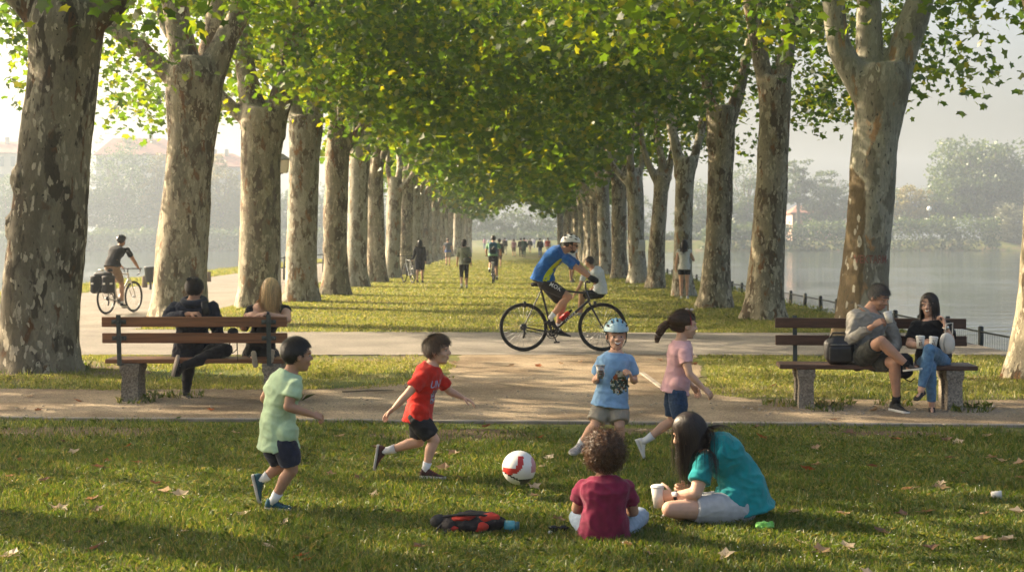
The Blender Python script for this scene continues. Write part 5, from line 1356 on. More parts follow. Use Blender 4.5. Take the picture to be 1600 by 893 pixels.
cyc = Fig('cyclist in a blue and lime jersey, white helmet and sunglasses riding to the right', D,
 dict(head=(892, 382), neck=(881, 391), shR=(884, 405, -.17), shL=(888, 403, .17), elR=(905, 421, -.24), wrR=(922, 434, -.25), tipR=(935, 441, -.27), elL=(909, 419, .26), wrL=(923, 433, .26), tipL=(935, 440, .27),
  pel=(846, 437), hipR=(850, 442, -.09), hipL=(852, 442, .09), knR=(889, 463, -.12), anR=(860, 496, -.13), heR=(854, 502, -.13), toR=(874, 518, -.14), knL=(880, 477, .11), anL=(871, 512, .13), heL=(867, 522, .13), toL=(892, 526, .13)),
 1.0, .245, (.95, -.05, -.26), skinm='tan', voxel=.008, bend=(-.045, 0, .055), curl=.9, wid=.92, deep=1.0, face=False, floor=.25, group='cyclists')
JER = cloth('blue jersey', (.015, .095, .30), .2); LIME = cloth('lime jersey panel', (.42, .50, .02), .1)
sh_ = cyc.shirt(JER, .66, -.05, 1.14, 1.28, .03, name='jersey', sl_k=1.3, seed=51, fold=.006)
cyc.legs(mat('black lycra', (.012, .012, .013), .55, .2, 20, spec=.35), .80, 1.16, 'shorts', seed=53, fold=.003)
# lime side panel: a curved band projected on the near side of the jersey
N_ = 14; pts = []; 
for k in range(N_+1):
    t = k/N_; px = lerp(848, 876, t); py = lerp(439, 404, t**.62)
    wdt = lerp(11, 5.5, t)*(1 if t < .85 else 1-(t-.85)*3); a = P(px-0*wdt, py, D-.3); b = P(px+wdt*.85, py+wdt*.35, D-.3)
    o_ = P(CXP, HYP, D-.3)
    for j in range(4): pts.append((a.lerp(b, j/3).x, a.lerp(b, j/3).z))
cells = [(k*4+j, k*4+j+1, (k+1)*4+j+1, (k+1)*4+j) for k in range(N_) for j in range(3)]
cyc.decal(cyc.shirt_bvh, pts, cells, V((0, D-.3, 0)), V((1, 0, 0)), V((0, 0, 1)), V((0, 1, 0)), [LIME], 'side_panel')
vs, fs = text_shape('MOK', .085); ax = (cyc.J['knR']-cyc.J['hipR']); ax.y = 0; ax.normalize(); ay = V((-ax.z, 0, ax.x)); ay = -ay if ay.z < 0 else ay
cc = P(868, 448, D-.3); m = [o for o in cyc.o.children if o.name.startswith('shorts')][0]
cyc.decal(cyc.legs_bvh, [(x, y) for x, y, z in vs], fs, cc, ax, ay, V((0, 1, 0)), [mat('white lettering', (0, 0, 0))], 'leg_lettering', parent=m)
for sd in 'RL': cyc.shoe(sd, BSH, mat('dark sole', (0, 0, 0)), SOCK, .20, lace=mat('red lace', (0, 0, 0)))
cyc.hair(HAIR['dark'], 500, .08, lift=.1, wd=.022, seed=31)
cyc.helmet(mat('white helmet shell', (.66, .65, .60), .35, .08, 6, coat=.3), VENT, BLACK, .98, tilt=.12)
cyc.shades(mat('dark lens', (.012, .012, .012), .15))
bd = MB(); bd.ell(cyc.hp(0, .18, -.36), (.20*cyc.hh, .20*cyc.hh, .13*cyc.hh), cyc.r, cyc.f, cyc.u); bd.build('beard', HAIR['dark'], cyc.o)
gl_ = MB()
for sd in 'RL':
    a, b = cyc.J['wr'+sd], cyc.J['tip'+sd]; d_ = (b-a).normalized(); gl_ = MB(); gl_.tube([a-d_*.01, a.lerp(b, .35), a.lerp(b, .7)], [.034, .045, .042], 12); gl_.build('glove', BLACK, cyc.o)
# ---- cyclist with panniers on the left path
D = 32.1
rw = P(166, 491, 31.75); fw = P(209, 488, 32.5); mid = (rw+fw)/2; hd_ = math.radians(72)
LB = Bike('pale touring bike with drop handlebars and black panniers on the left path', (mid.x, mid.y+.0, .01), hd_, WPAINT, .355, 1.08, drop=True, seat=.98, bar=.99)
sad = LB.saddle; f_, l_, z_ = LB.f, LB.l, LB.z
def rider(label, B, D, headup, sc, hh, skinm, fwdk=.0, lean=.30, grp='cyclists', voxel=.011, bend=.04, sho=.19, wid=.95, headdir=None):
    f_, l_ = B.f, B.l; z = V((0, 0, 1)); pel = B.saddle+z*.085*sc-f_*.02
    neck = pel+f_*lean+z*math.sqrt(max(.05, (.52*sc)**2-lean*lean))
    J = dict(pel=pel, neck=neck, head=neck+z*(.155*sc)+f_*.07)
    for sd, q in (('R', -1), ('L', 1)):
        J['sh'+sd] = neck+l_*(q*sho*sc)-z*.055*sc+f_*.02; gr = B.grips[0 if q < 0 else 1]
        wr = gr-f_*.055+z*.03; el = (J['sh'+sd]+wr)/2+l_*(q*.05)-z*.05-f_*.02; J['el'+sd] = el; J['wr'+sd] = wr; J['tip'+sd] = gr+f_*.06-z*.03
        J['hip'+sd] = pel+l_*(q*.088*sc)-z*.03; p = B.ped[sd]; an = p+z*.095-f_*.085+l_*0
        h_ = J['hip'+sd]; dv = an-h_; dl = dv.length; tl = .445*sc; m_ = (h_+an)/2; off = math.sqrt(max(.0004, tl*tl-dl*dl/4)); n_ = perp(f_, dv.normalized()); J['kn'+sd] = m_+n_*off
        J['an'+sd] = an; J['he'+sd] = p-f_*.14+z*.02; J['to'+sd] = p+f_*.11+z*.005
    F_ = Fig(label, D, None, sc, hh, headdir or f_, skinm=skinm, voxel=voxel, bend=tuple(-f_*bend+z*bend*.5), pts=J, curl=.9, face=False, group=grp, wid=wid, floor=0.0); return F_
cl_ = rider('cyclist in a black T-shirt and dark helmet riding away along the left path', LB, D, 0, .98, .235, 'tan', lean=.30)
cl_.shirt(BLACK, .55, -.06, 1.12, 1.2, .03, seed=61, fold=.006); cl_.legs(cloth('khaki shorts', (.30, .20, .13)), .85, 1.2, 'shorts', seed=62)
for sd in 'RL': cl_.shoe(sd, BSH, WHITE, SOCK, .12)
cl_.hair(HAIR['dark'], 300, .08, lift=.1, wd=.03, seed=41); cl_.helmet(mat('black helmet shell', (.02, .02, .022), .35, .1, coat=.3), VENT, BLACK, .97)
# panniers and rack
rk = MB(); a = LB.L(LB.xr+.1, 0, .80); b = LB.L(LB.xr-.32, 0, .80)
for y in (-.06, .06): rk.tube([a+l_*y, b+l_*y], .007, 6); rk.tube([LB.L(LB.xr, y*1.2, .36), LB.L(LB.xr-.18, y, .80)], .006, 6)
rk.build('rack', BPAINT, LB.o)
for q in (-1, 1):
    pn = MB(); c = LB.L(LB.xr-.14, q*.15, .66); pn.box(c, (.17, .075, .19), f_, l_, z_, .04); r = pn.remesh(.012, 4, .6)
    o = r.build('pannier_bag', mat('black pannier fabric', (.014, .014, .016), .6, .2, 12), loc=c); tag(o, 'black pannier with a white label on the %s side of the touring bike' % ('right' if q < 0 else 'left'), 'pannier', 'panniers on the touring bike')
    fl = MB(); fl.box(c+V((0, 0, .17)), (.165, .082, .035), f_, l_, z_, .03); fl.build('flap', mat('black pannier fabric', (0, 0, 0)), o)
    lb = MB(); lb.box(c+l_*(q*.079)-f_*.02+V((0, 0, .03)), (.05, .004, .022), f_, l_, z_, .002); lb.box(c-f_*.174+V((0, 0, .03)), (.004, .03, .02), f_, l_, z_, .002); lb.build('label_patch', WHITE, o)
rl = MB(); c = LB.L(LB.xr-.12, 0, .88); rl.tube([c-l_*.16, c+l_*.16], .065, 14); o = rl.build('bag_roll', mat('black pannier fabric', (0, 0, 0)), loc=c); tag(o, 'small black roll bag strapped on top of the touring bike rack', 'bag')
lt_ = MB(); c = LB.L(LB.xr-.20, 0, .98); lt_.box(c, (.05, .06, .025), f_, l_, z_, .02); lt_.build('white_strap_label', WHITE, o)
# ================================================================= people further down the avenue
def walker(label, px, py, h, yaw, skinm, group, stride=.0, arms=.12, lean=0.0, elbow=.0, girl=False, swing=.05, d=None, armL=None, armR=None, headyaw=0):
    q = G(px, py); loc = V((q.x, q.y, 0)); f = V((math.sin(yaw), math.cos(yaw), 0)); r = V((f.y, -f.x, 0)); z = V((0, 0, 1))
    A = lambda x, y, zz: loc+r*(x*h)+f*((y+lean*max(0, zz-.5))*h)+z*(zz*h)
    sw = .092 if girl else .105; J = dict(pel=A(0, 0, .535), neck=A(0, .0, .845), head=A(0, .012, .928))
    for sd, k in (('R', 1), ('L', -1)):
        st = stride*k
        J['sh'+sd] = A(sw*k, 0, .805); J['el'+sd] = A((sw+.035)*k, -.02-swing*k*.4, .635); J['wr'+sd] = A((sw+.05)*k, .02-swing*k, .49); J['tip'+sd] = A((sw+.05)*k, .04-swing*k*1.2, .405)
        ov = armR if sd == 'R' else armL
        if ov:
            for n_, v in zip(('el', 'wr', 'tip'), ov): J[n_+sd] = A(v[0]*k, v[1], v[2])
        J['hip'+sd] = A(.05*k, 0, .52); J['kn'+sd] = A(.052*k, st*.5+.015, .285); lift = .03 if st < 0 else 0
        J['an'+sd] = A(.05*k, st-.02*(st < 0), .05+lift); J['he'+sd] = A(.05*k, st-.035, .004+lift*1.4); J['to'+sd] = A(.054*k, st+.105, .004)
    sc = h/1.75
    fh = V((math.sin(yaw+headyaw), math.cos(yaw+headyaw), 0))
    return Fig(label, q.y, None, sc, h*.138, fh, skinm=skinm, voxel=.011 if q.y < 60 else .016, pts=J, face=False, group=group, wid=.9 if girl else 1.0, floor=0.0, curl=.5)
WG = 'people on the avenue'
def longhair(F_, m, ln=.9, n=700):
    F_.hair(m, n, ln, flow='part', lift=.1, grav=.6, wd=.035, seed=5, jitter=.12, steps=8, zfn=lambda x, y: -.33 if y < .0 else (-.1 if y < .1 else .22), colliders=[(F_.spine(.93), .085), (F_.spine(.8), .13)])
# woman in black wheeling a white bicycle
k1 = walker('woman in a black dress wheeling a white bicycle down the avenue', 656, 441.5, 1.64, .12, 'light', WG, .06, girl=True, armL=[(.13, .02, .655), (.175, .05, .545), (.20, .07, .50)])
k1.shirt(BLACK, 1.9, -.10, 1.1, 1.2, .05, name='dress_top', seed=71); k1.legs(mat('dark blue skirt fabric', (.02, .022, .035), .9), .92, 1.35, 'skirt', seed=72); longhair(k1, HAIR['black'])
for sd in 'RL': k1.shoe(sd, BSH, RUB)
q = G(638, 442); WB = Bike('white bicycle wheeled along by the woman in black', (q.x, q.y, .01), math.radians(112), WPAINT, .34, 1.04, seat=.90, bar=1.0, detail=False)
WB.o.location = WB.o.location
# walker with shoulder bag
k2 = walker('woman walking away in a grey-green top and black shorts with a shoulder bag', 725, 451, 1.67, 0.0, 'light', WG, .05, girl=True)
k2.shirt(cloth('grey green top', (.20, .215, .16)), .95, -.14, 1.18, 1.3, .12, seed=73, sl_k=1.5); k2.legs(BLACK, 1.1, 1.12, 'shorts', seed=74); longhair(k2, HAIR['dark'], .55)
for sd in 'RL': k2.shoe(sd, mat('grey trainer', (0, 0, 0)), WHITE, SOCK, .1)
bg_ = MB(); J = k2.J; c = k2.spine(.12)+V((.12, -.14, 0)); bg_.box(c, (.13, .05, .09), bev=.04); bo = bg_.build('shoulder_bag', mat('dark grey bag', (.06, .065, .055), .7, .2), loc=c); tag(bo, 'dark shoulder bag on the back of the woman in the grey-green top', 'bag')
sp = MB(); sp.tube([c+V((.08, 0, .06)), k2.spine(.55)+V((.02, -.15, 0)), k2.spine(.9)+V((-.1, -.09, .02)), k2.spine(.9)+V((-.12, .05, .03))], .016, 6, flat=.4); sp.build('strap', BLACK, bo)
# man far left with blue bag
k3 = walker('man in a grey T-shirt with a blue jacket tied at his waist near the trunks', 700, 415, 1.72, .1, 'tan', WG, .05)
k3.shirt(cloth('slate T-shirt', (.10, .11, .13)), .5, -.02, 1.1, 1.2, seed=75); k3.legs(cloth('pale shorts', (.36, .30, .24)), .8, 1.25, 'shorts', seed=76); k3.hair(HAIR['brown'], 300, .1, wd=.04)
jk = MB(); jk.loft(k3.torso([(-.16, .19, .16), (0, .185, .15), (.16, .16, .125)], 1.12), True); jk.remesh(.014, 3).build('tied_jacket', cloth('blue jacket', (.07, .11, .28)), k3.o)
for sd in 'RL': k3.shoe(sd, BSH, RUB)
# cyclist with backpack
q = G(771, 442.5); GB = Bike('dark bicycle ridden away by the cyclist with the backpack', (q.x, q.y, .01), math.radians(88), BPAINT, .35, 1.05, seat=.95, bar=1.02, detail=False)
k4 = rider('cyclist in a green T-shirt and black shorts riding away with a backpack', GB, q.y, 0, .98, .235, 'tan', lean=.16, voxel=.013, bend=.02)
k4.shirt(cloth('mint green T-shirt', (.20, .36, .22)), .6, -.04, 1.12, 1.2, seed=77); k4.legs(BLACK, .95, 1.2, 'shorts', seed=78); k4.hair(HAIR['black'], 400, .09, wd=.035)
for sd in 'RL': k4.shoe(sd, BSH, RUB, SOCK, .1)
c = k4.spine(.58)-k4.f*.20; bp_ = MB(); bp_.box(c, (.155, .085, .225), k4.r, k4.f, V((0, 0, 1)), .06); bo = bp_.remesh(.015, 3).build('backpack', mat('teal blue backpack', (.03, .10, .17), .75, .3, 6), loc=c); tag(bo, 'blue backpack worn by the cyclist in the green T-shirt', 'backpack')
pk = MB(); pk.box(c-k4.f*.095-V((0, 0, .07)), (.115, .02, .10), k4.r, k4.f, V((0, 0, 1)), .02); pk.build('pocket', mat('dark backpack pocket', (.015, .025, .045), .7), bo)
lg = MB(); lg.tube([c-k4.f*.10+k4.r*.04+V((0, 0, .06)), c-k4.f*.122-k4.r*.03-V((0, 0, .03))], .018, 6); lg.build('white_flash', WHITE, bo)
lamp = MB(); cc = GB.L(GB.xr+.15, 0, .78); lamp.box(cc-GB.f*.05, (.02, .05, .035), GB.f, GB.l, V((0, 0, 1)), .01); lamp.build('reflector', WHITE, GB.o)
# woman in the white top by the tree
k5 = walker('dark-haired woman in a white top and black shorts standing against a pale trunk', 1069, 467, 1.66, .25, 'light', WG, .0, girl=True, armR=[(.15, .06, .655), (.14, .17, .66), (.13, .22, .70)], swing=.0)
k5.shirt(cloth('white top', (.62, .61, .58)), .14, -.12, 1.12, 1.2, .1, seed=79, top=.86); k5.legs(BLACK, .45, 1.25, 'shorts', seed=80); longhair(k5, HAIR['dark'], 1.1)
for sd in 'RL': k5.shoe(sd, WSH, WHITE)
# boy in white crouching behind the bike, and his companion
D = 31.0
k6 = Fig('boy in a white T-shirt and dark shorts crouching on the grass behind the mountain bike', D,
 dict(head=(921, 409), neck=(925, 419), shL=(913, 428, -.12), shR=(934, 427, .12), elL=(906, 447, -.2), wrL=(897, 461, -.18), tipL=(893, 468, -.16), elR=(930, 447, .25), wrR=(918, 458, .3), tipR=(912, 463, .3),
  pel=(938, 456), hipL=(934, 460, -.08), hipR=(938, 460, .08), knL=(908, 458, -.14), anL=(905, 484, -.1), heL=(909, 492, -.1), toL=(895, 495, -.1), knR=(910, 462, .16), anR=(908, 486, .14), heR=(912, 493, .14), toR=(899, 495, .14)),
 .92, .225, (-.75, .5, -.12), skinm='tan', voxel=.011, bend=(.06, 0, .03), face=False, group=WG)
k6.shirt(cloth('white T-shirt', (.66, .66, .68)), .6, -.06, 1.15, 1.25, seed=81); k6.legs(BLACK, .9, 1.2, 'shorts', seed=82); k6.hair(HAIR['dark'], 600, .10, wd=.03)
for sd in 'RL': k6.shoe(sd, mat('grey trainer', (0, 0, 0)), WHITE)
k7 = walker('person in a white top and dark shorts half hidden behind the cyclist in blue', 893, 441, 1.62, 2.6, 'tan', WG, .05)
k7.shirt(cloth('white T-shirt', (0, 0, 0)), .6, -.05, 1.14, 1.2, seed=83); k7.legs(BLACK, .9, 1.25, 'shorts'); k7.hair(HAIR['black'], 400, .1, wd=.035)
for sd in 'RL': k7.shoe(sd, BSH, RUB)
# more distant figures
CL = {n: cloth('far cloth '+n, c) for n, c in dict(rose=(.50, .24, .30), black=(.02, .02, .022), white=(.6, .58, .56), red=(.45, .08, .06), brown=(.15, .08, .06), tan=(.4, .3, .2), blue=(.08, .12, .25), green=(.04, .08, .06), pink=(.55, .36, .36), lilac=(.4, .35, .5)).items()}
DIST = [(780, 418, 1.66, 'black', 'brown', 'dark', 'dark-haired person just right of the cyclist with the backpack'),
 (789, 398, 1.75, 'black', 'white', 'black', 'person in a black top and pale trousers left of the person in rose pink'),
 (803, 401, 1.62, 'rose', 'brown', 'brown', 'person in a rose pink top in the middle of the avenue'),
 (814, 401, 1.70, 'black', 'black', 'dark', 'dark-clad person, left one of the pair right of the rose pink top'),
 (819, 401.5, 1.75, 'green', 'green', 'dark', 'dark green clad person, right one of the pair beside the rose pink top'),
 (828, 395, 1.68, 'black', 'tan', 'dark', 'person in black leaning forward between the dark pair and the blue cyclist'),
 (844, 402, 1.72, 'black', 'blue', 'black', 'person in a black jacket and jeans closest to the blue cyclist'),
 (856, 400, 1.75, 'red', 'white', 'brown', 'person in a red top and white shorts behind the blue cyclist')]
proto = {}
for i, (px, py, h, c1, c2, hr, lab) in enumerate(DIST):
    f_ = walker(lab, px, py, h, rnd.uniform(-.3, .3), 'light', WG, rnd.choice((-.07, .07)), girl=(i == 2), lean=.6 if i == 5 else 0)
    f_.shirt(CL[c1], .6 if i in (2, 7) else 1.9, -.06, 1.12, 1.2, seed=90+i); f_.legs(CL[c2], .95 if i in (0, 2, 7) else 1.95, 1.15, 'trousers', seed=95+i); f_.hair(HAIR[hr], 250, .14 if i not in (0, 2) else .3, wd=.05)
    for sd in 'RL': f_.shoe(sd, BSH, RUB)
# the small figures at the far end: copies too small to show their parts
fp = Fig.__new__(Fig)
FAR = [(763, 384, 'white'), (757, 389, 'rose'), (768, 382, 'pink'), (776, 383, 'white'), (783, 381, 'tan'), (791, 383.5, 'lilac'), (797, 381, 'blue'), (806, 383, 'white'), (812, 381.5, 'pink'), (820, 383, 'rose'), (826, 381.2, 'lilac'), (832, 384, 'white'), (838, 382, 'pink'), (846, 383, 'brown'), (801, 386, 'tan'), (822, 386, 'pink'), (835, 387, 'lilac'), (771, 386.5, 'rose'), (851, 385, 'white'), (786, 386, 'brown')]
TOPN = {'white': 'white', 'rose': 'rose', 'pink': 'pale pink', 'tan': 'tan', 'lilac': 'lilac', 'blue': 'blue', 'brown': 'brown'}
fm = {}
def far_person(px, py, c):
    q = G(px, py); h = 1.7
    if c not in fm:
        m = MB(); mt = MB()
        for k in (-1, 1): mt.tube([(k*.09, 0, .03), (k*.09, k*.05, .45), (k*.07, 0, .9)], [.05, .06, .09], 8)
        mt.ell((0, 0, .95), (.16, .12, .12), nu=10, nv=6)
        m.tube([(0, 0, .95), (0, 0, 1.2), (0, 0, 1.4), (0, 0, 1.47)], [.14, .16, .17, .08], 10)
        for k in (-1, 1): m.tube([(k*.2, 0, 1.38), (k*.25, -.03, 1.12), (k*.24, .06, .88)], [.05, .045, .035], 8)
        mh = MB(); mh.ell((0, 0, 1.6), (.09, .11, .125), nu=12, nv=8)
        full = MB(); full.join(m, 0); full.join(mt, 1); full.join(mh, 2)
        o = full.build('person', [CL[c], CL['blue'] if c != 'blue' else CL['tan'], HAIR['brown']]); fm[c] = o
    else:
        o = fm[c].copy(); COL.objects.link(o)
    o.location = (q.x, q.y, 0); o.rotation_euler = (0, 0, rnd.uniform(-1, 1)); o.scale = (1, 1, rnd.uniform(.92, 1.05))
    return tag(o, 'tiny distant walker in %s at the far end of the avenue' % TOPN[c], 'person', 'distant walkers at the end of the avenue')
for a in FAR: far_person(*a)
# ================================================================= benches
def wood(name, c0, c1):
    m, nt, N, L, b = nodes_of(name)
    tc = N.new('ShaderNodeTexCoord'); mp = N.new('ShaderNodeMapping'); mp.inputs['Scale'].default_value = (1.2, 26, 26); L.new(tc.outputs['Object'], mp.inputs['Vector'])
    n = N.new('ShaderNodeTexNoise'); n.inputs['Scale'].default_value = 1.6; n.inputs['Detail'].default_value = 6; n.inputs['Distortion'].default_value = .6; L.new(mp.outputs[0], n.inputs['Vector'])
    r = N.new('ShaderNodeValToRGB'); r.color_ramp.elements[0].position = .3; r.color_ramp.elements[0].color = (*c0, 1); r.color_ramp.elements[1].position = .72; r.color_ramp.elements[1].color = (*c1, 1)
    L.new(n.outputs['Fac'], r.inputs['Fac']); L.new(r.outputs['Color'], b.inputs['Base Color'])
    b.inputs['Roughness'].default_value = .48; b.inputs['Specular IOR Level'].default_value = .4
    bp = N.new('ShaderNodeBump'); bp.inputs['Strength'].default_value = .3; bp.inputs['Distance'].default_value = .004; L.new(n.outputs['Fac'], bp.inputs['Height']); L.new(bp.outputs['Normal'], b.inputs['Normal'])
    return m
WOODL = wood('varnished bench wood', (.13, .05, .02), (.26, .11, .045)); WOODR = wood('dark bench wood', (.045, .022, .014), (.11, .055, .032))
STONE = gravel_material('exposed aggregate concrete', (.22, .19, .15), (.34, .30, .245), bs=70); IRON = mat('grey green iron', (.07, .08, .075), .5, .25, 20, .2, 80, metal=.3)
def bench(label, c, rot, wd, slat_z, seat_z, wood_m, face, legs_x, posts_x, back_y=.27, depth=.40, lean=.07, tilt=0.0):
    """face = +1: the sitter faces +y (away from the camera); back rest on the -y side then"""
    t = thing('park_bench', c, label, 'bench', 'park benches'); R = Matrix.Rotation(rot, 3, 'Z'); X, Y, Z = R@V((1, 0, 0)), R@V((0, 1, 0)), V((0, 0, 1))
    L = lambda x, y, z: V(c)+X*x+Y*(y*face)+Z*z
    for k in range(3):
        y = -depth/2+.065+k*(depth-.13)/2
        m = MB(); m.box(L(0, y, seat_z-.0225), (wd/2+(.0 if k else .0), .062, .0225), X, Y, Z, .006); m.build('seat_slat', wood_m, t, angle=40)
    m = MB()
    for z in slat_z:
        m = MB(); yy = -back_y-lean*(z-seat_z)/.4; m.box(L(0, yy, z), (wd/2, .021, .052), X, Y, Z, .006)
        m.build('back_slat', wood_m, t, angle=40)
    for x in posts_x:
        m = MB(); z0, z1 = seat_z-.06, max(slat_z)+.075
        y0 = -back_y-.012; y1 = -back_y-lean*(z1-seat_z)/.4
        off = -.034
        m.loft([[L(x+a, y0+off+b, z0) for a, b in ((-.022, -.008), (.022, -.008), (.022, .008), (-.022, .008))], [L(x+a, y1+off+b, z1) for a, b in ((-.022, -.008), (.022, -.008), (.022, .008), (-.022, .008))]], True)
        m.box(L(x, y0+off+.16, z0+.01), (.022, .17, .008), X, Y, Z, .002)
        o = m.build('back_bracket', IRON, t, angle=40)
        for z in slat_z:
            b = MB()
            yy = -back_y-lean*(z-seat_z)/.4+off-.012
            for dx in (-.05, 0, .05): b.ell(L(x+dx, yy-(.0 if dx == 0 else -.012), z), (.012, .008, .012), X, Y, Z, 10, 6)
            b.box(L(x, yy+.018, z), (.075, .004, .022), X, Y, Z, .002)
            b.build('bolt_plate', IRON, o)
    for x in legs_x:
        m = MB(); h = seat_z-.048
        # pedestal: two pillars joined by a capping block with a chamfer
        def pil(y, w2, d2): m.loft([[L(x+sx*(w2*k), y+sy*(d2*k), z) for sx, sy in ((-1, -1), (1, -1), (1, 1), (-1, 1))] for z, k in ((-.06, 1.08), (.05, 1.04), (h*.66, .97), (h*.72, 1.0), (h*.80, 1.18), (h*.985, 1.2), (h, 1.16))], True)
        pil(-depth/2+.085, .085, .075); pil(depth/2-.10, .072, .07)
        m.box(L(x, -.01, h*.72), (.05, depth/2-.12, .05), X, Y, Z, .01)
        m.build('stone_leg', STONE, t, angle=35)
    return t
bl = G(318, 622); bench('varnished wooden bench seen from behind with the man in navy and blonde woman', (bl.x, 14.98, 0), .0, 1.91, (.838, .67), .445, WOODL, 1, (-.70, .78), (-.775, .77), back_y=.25, depth=.40, lean=.05)
br = P(1368, 600, 14.3); bench('dark wooden bench facing the lawn with the coffee-drinking couple', (br.x, 14.32, 0), -.09, 1.93, (.826, .65), .44, WOODR, -1, (-.70, .75), (-.76, .79), back_y=.26, depth=.42, lean=.06)
# ================================================================= cups
CARD = mat('white paper cup', (.66, .62, .54), .6, .05, 10); LID = mat('white plastic lid', (.72, .70, .66), .35, .03); KRAFT = mat('brown cup print', (.16, .09, .05), .7, .2); CLEAR = mat('clear plastic', (.85, .85, .82), .12, .02, trans=.75); ICE = mat('milky drink', (.62, .56, .46), .4, .2, 40)
def cup(label, base, axis, h, r0, r1, kind='lid', art=True, face=V((0, -1, 0))):
    b = V(base); a = V(axis).normalized(); m = MB(); o = None
    if kind == 'clear':
        m.tube([b, b+a*h*.99], [r0*.94, r1*.94], 20, 'flat'); u, v = orth(a); m.torus(b+a*h, r1, .0035, u, v, 24, 6); o = m.build('cup', CLEAR, loc=b)
        d = MB(); d.tube([b+a*.004, b+a*h*.62], [r0*.86, lerp(r0, r1, .62)*.86], 18, 'flat'); d.build('drink', ICE, o)
        k = MB(); f = perp(face, a); s_ = a.cross(f)
        for zz, w_ in ((.35, .5), (.55, .65)): 
            c = b+a*h*zz+f*lerp(r0, r1, zz)*.97; k.box(c, (r0*w_, .0012, h*.05), s_, f, a, .0005)
        k.build('cup_print', KRAFT, o)
    else:
        m.tube([b, b+a*h*.93], [r0, r1], 24, 'flat'); o = m.build('cup', CARD, loc=b)
        l = MB(); l.tube([b+a*h*.90, b+a*h*.93, b+a*h*.935, b+a*h*.985, b+a*h], [r1*1.06, r1*1.08, r1*.98, r1*.94, r1*.82], 24, 'flat'); l.build('lid', LID, o)
        if art:
            k = MB(); f = perp(face, a); s_ = a.cross(f)
            def pt(x, z):
                r = lerp(r0, r1, z/.93)*1.02; return b+a*(h*z)+f*(r*math.cos(x))+s_*(r*math.sin(x))
            def blot(x0, x1, z0, z1): k.add([pt(x0, z0), pt((x0+x1)/2, z0), pt(x1, z0), pt(x1, z1), pt((x0+x1)/2, z1), pt(x0, z1)], [(0, 1, 4, 5), (1, 2, 3, 4)])
            blot(-.55, -.3, .2, .5); blot(-.15, .1, .2, .5); blot(-.2, .25, .52, .58); blot(-.45, -.2, .62, .72); blot(.3, .45, .2, .42); blot(-.02, .22, .66, .74)
            k.build('cup_print', KRAFT, o)
    return tag(o, label, 'cup', 'drinks cups')
q = P(937, 594, b3.J['tipR'].y+.055); cup('clear plastic cup held by the boy in the blue helmet', P(938, 590.5, 10.72), (0, 0, 1), .098, .026, .037, 'clear')
cup('lidded coffee cup held by the sitter in teal', b6.J['tipL']+V((.012, -.005, -.075)), (-.06, 0, 1), .135, .030, .040, 'lid', False)
cup('lidded coffee cup at the mouth of the man in grey', m2.J['tipR']+V((.028, -.005, -.05)), (-.22, .12, 1), .115, .030, .041, 'lid', False)
cup('white coffee cup with brown print, left one of two in front of the smiling woman', P(1437.5, 544, 13.86), (.03, 0, 1), .125, .031, .043, 'lid')
cup('white coffee cup in the hand of the smiling woman, right one of her two', P(1457, 545, 13.90), (.10, 0, 1), .125, .031, .043, 'lid')
# ================================================================= bags, phone
LEATH = mat('black leather', (.022, .019, .017), .38, .35, 14, .3, 90, spec=.5)
def soft_box(c, h, u, v, w, voxel=.012, it=6, amp=.008, bev=.05):
    m = MB(); m.box(c, h, u, v, w, bev); r = m.remesh(voxel, it, .6); r.displace(lambda p: amp*noise.noise(V((p.x*14, p.y*14, p.z*9)))); return r
XA, YA, ZA = V((1, 0, 0)), V((0, 1, 0)), V((0, 0, 1))
c = P(1311, 547, 14.22); o = soft_box(c, (.15, .075, .15), XA, YA, ZA, it=16, amp=.012, bev=.068).build('handbag', LEATH, loc=c); tag(o, 'black leather handbag standing on the right bench beside the man', 'handbag')
h_ = MB(); h_.tube([c+V((-.09, 0, .13)), c+V((-.07, -.02, .175)), c+V((.05, -.02, .175)), c+V((.08, 0, .13))], .010, 8); h_.build('handle', LEATH, o)
f_ = soft_box(c+V((0, -.066, -.035)), (.115, .018, .085), XA, YA, ZA, .01, 4, .003, .02); f_.build('front_pocket', LEATH, o)
h_ = MB(); h_.tube([c+V((-.10, -.078, .062)), c+V((.10, -.078, .062))], .005, 6); h_.build('zip', mat('dull zip', (.3, .28, .25), .4, metal=1), o)
h_ = MB(); h_.tube([c+V((.13, -.02, .11)), c+V((.19, -.03, .02)), c+V((.17, -.04, -.10))], .009, 6, flat=.5); h_.build('strap', LEATH, o)
c = P(1411, 571, 14.1); o = soft_box(c, (.10, .06, .13), XA, YA, ZA).build('backpack', mat('dark navy bag', (.014, .016, .022), .75, .3, 20), loc=c); tag(o, 'dark navy bag on the right bench between the man and the woman', 'bag')
h_ = MB(); h_.tube([c+V((-.05, -.05, .11)), c+V((-.06, -.075, .04))], .006, 6); h_.build('zip', STEEL, o); h_ = MB(); h_.tube([c+V((.0, -.03, -.12)), c+V((.05, -.08, -.15)), c+V((.1, -.05, -.12))], .006, 6); h_.build('strap', BLACK, o)
c = P(1480, 536, 13.88); wb_ = MB(); wb_.ell(c, (.075, .035, .105), (XA+ZA*.15).normalized(), YA, (ZA-XA*.15).normalized(), 20, 14); o = wb_.build('purse', mat('cream leather', (.58, .54, .48), .5, .08), loc=c); tag(o, 'cream half-moon purse hanging from the smiling woman\'s raised arm', 'purse')
h_ = MB(); h_.tube([c+V((-.035, -.034, .085)), c+V((-.045, -.036, 0)), c+V((-.03, -.03, -.085))], .005, 6); h_.build('zip', STEEL, o); h_ = MB(); h_.tube([c+V((-.02, 0, .10)), c+V((-.02, -.03, .19)), c+V((.05, -.01, .20)), c+V((.05, 0, .09))], .006, 6); h_.build('strap', mat('cream leather', (0, 0, 0)), o)
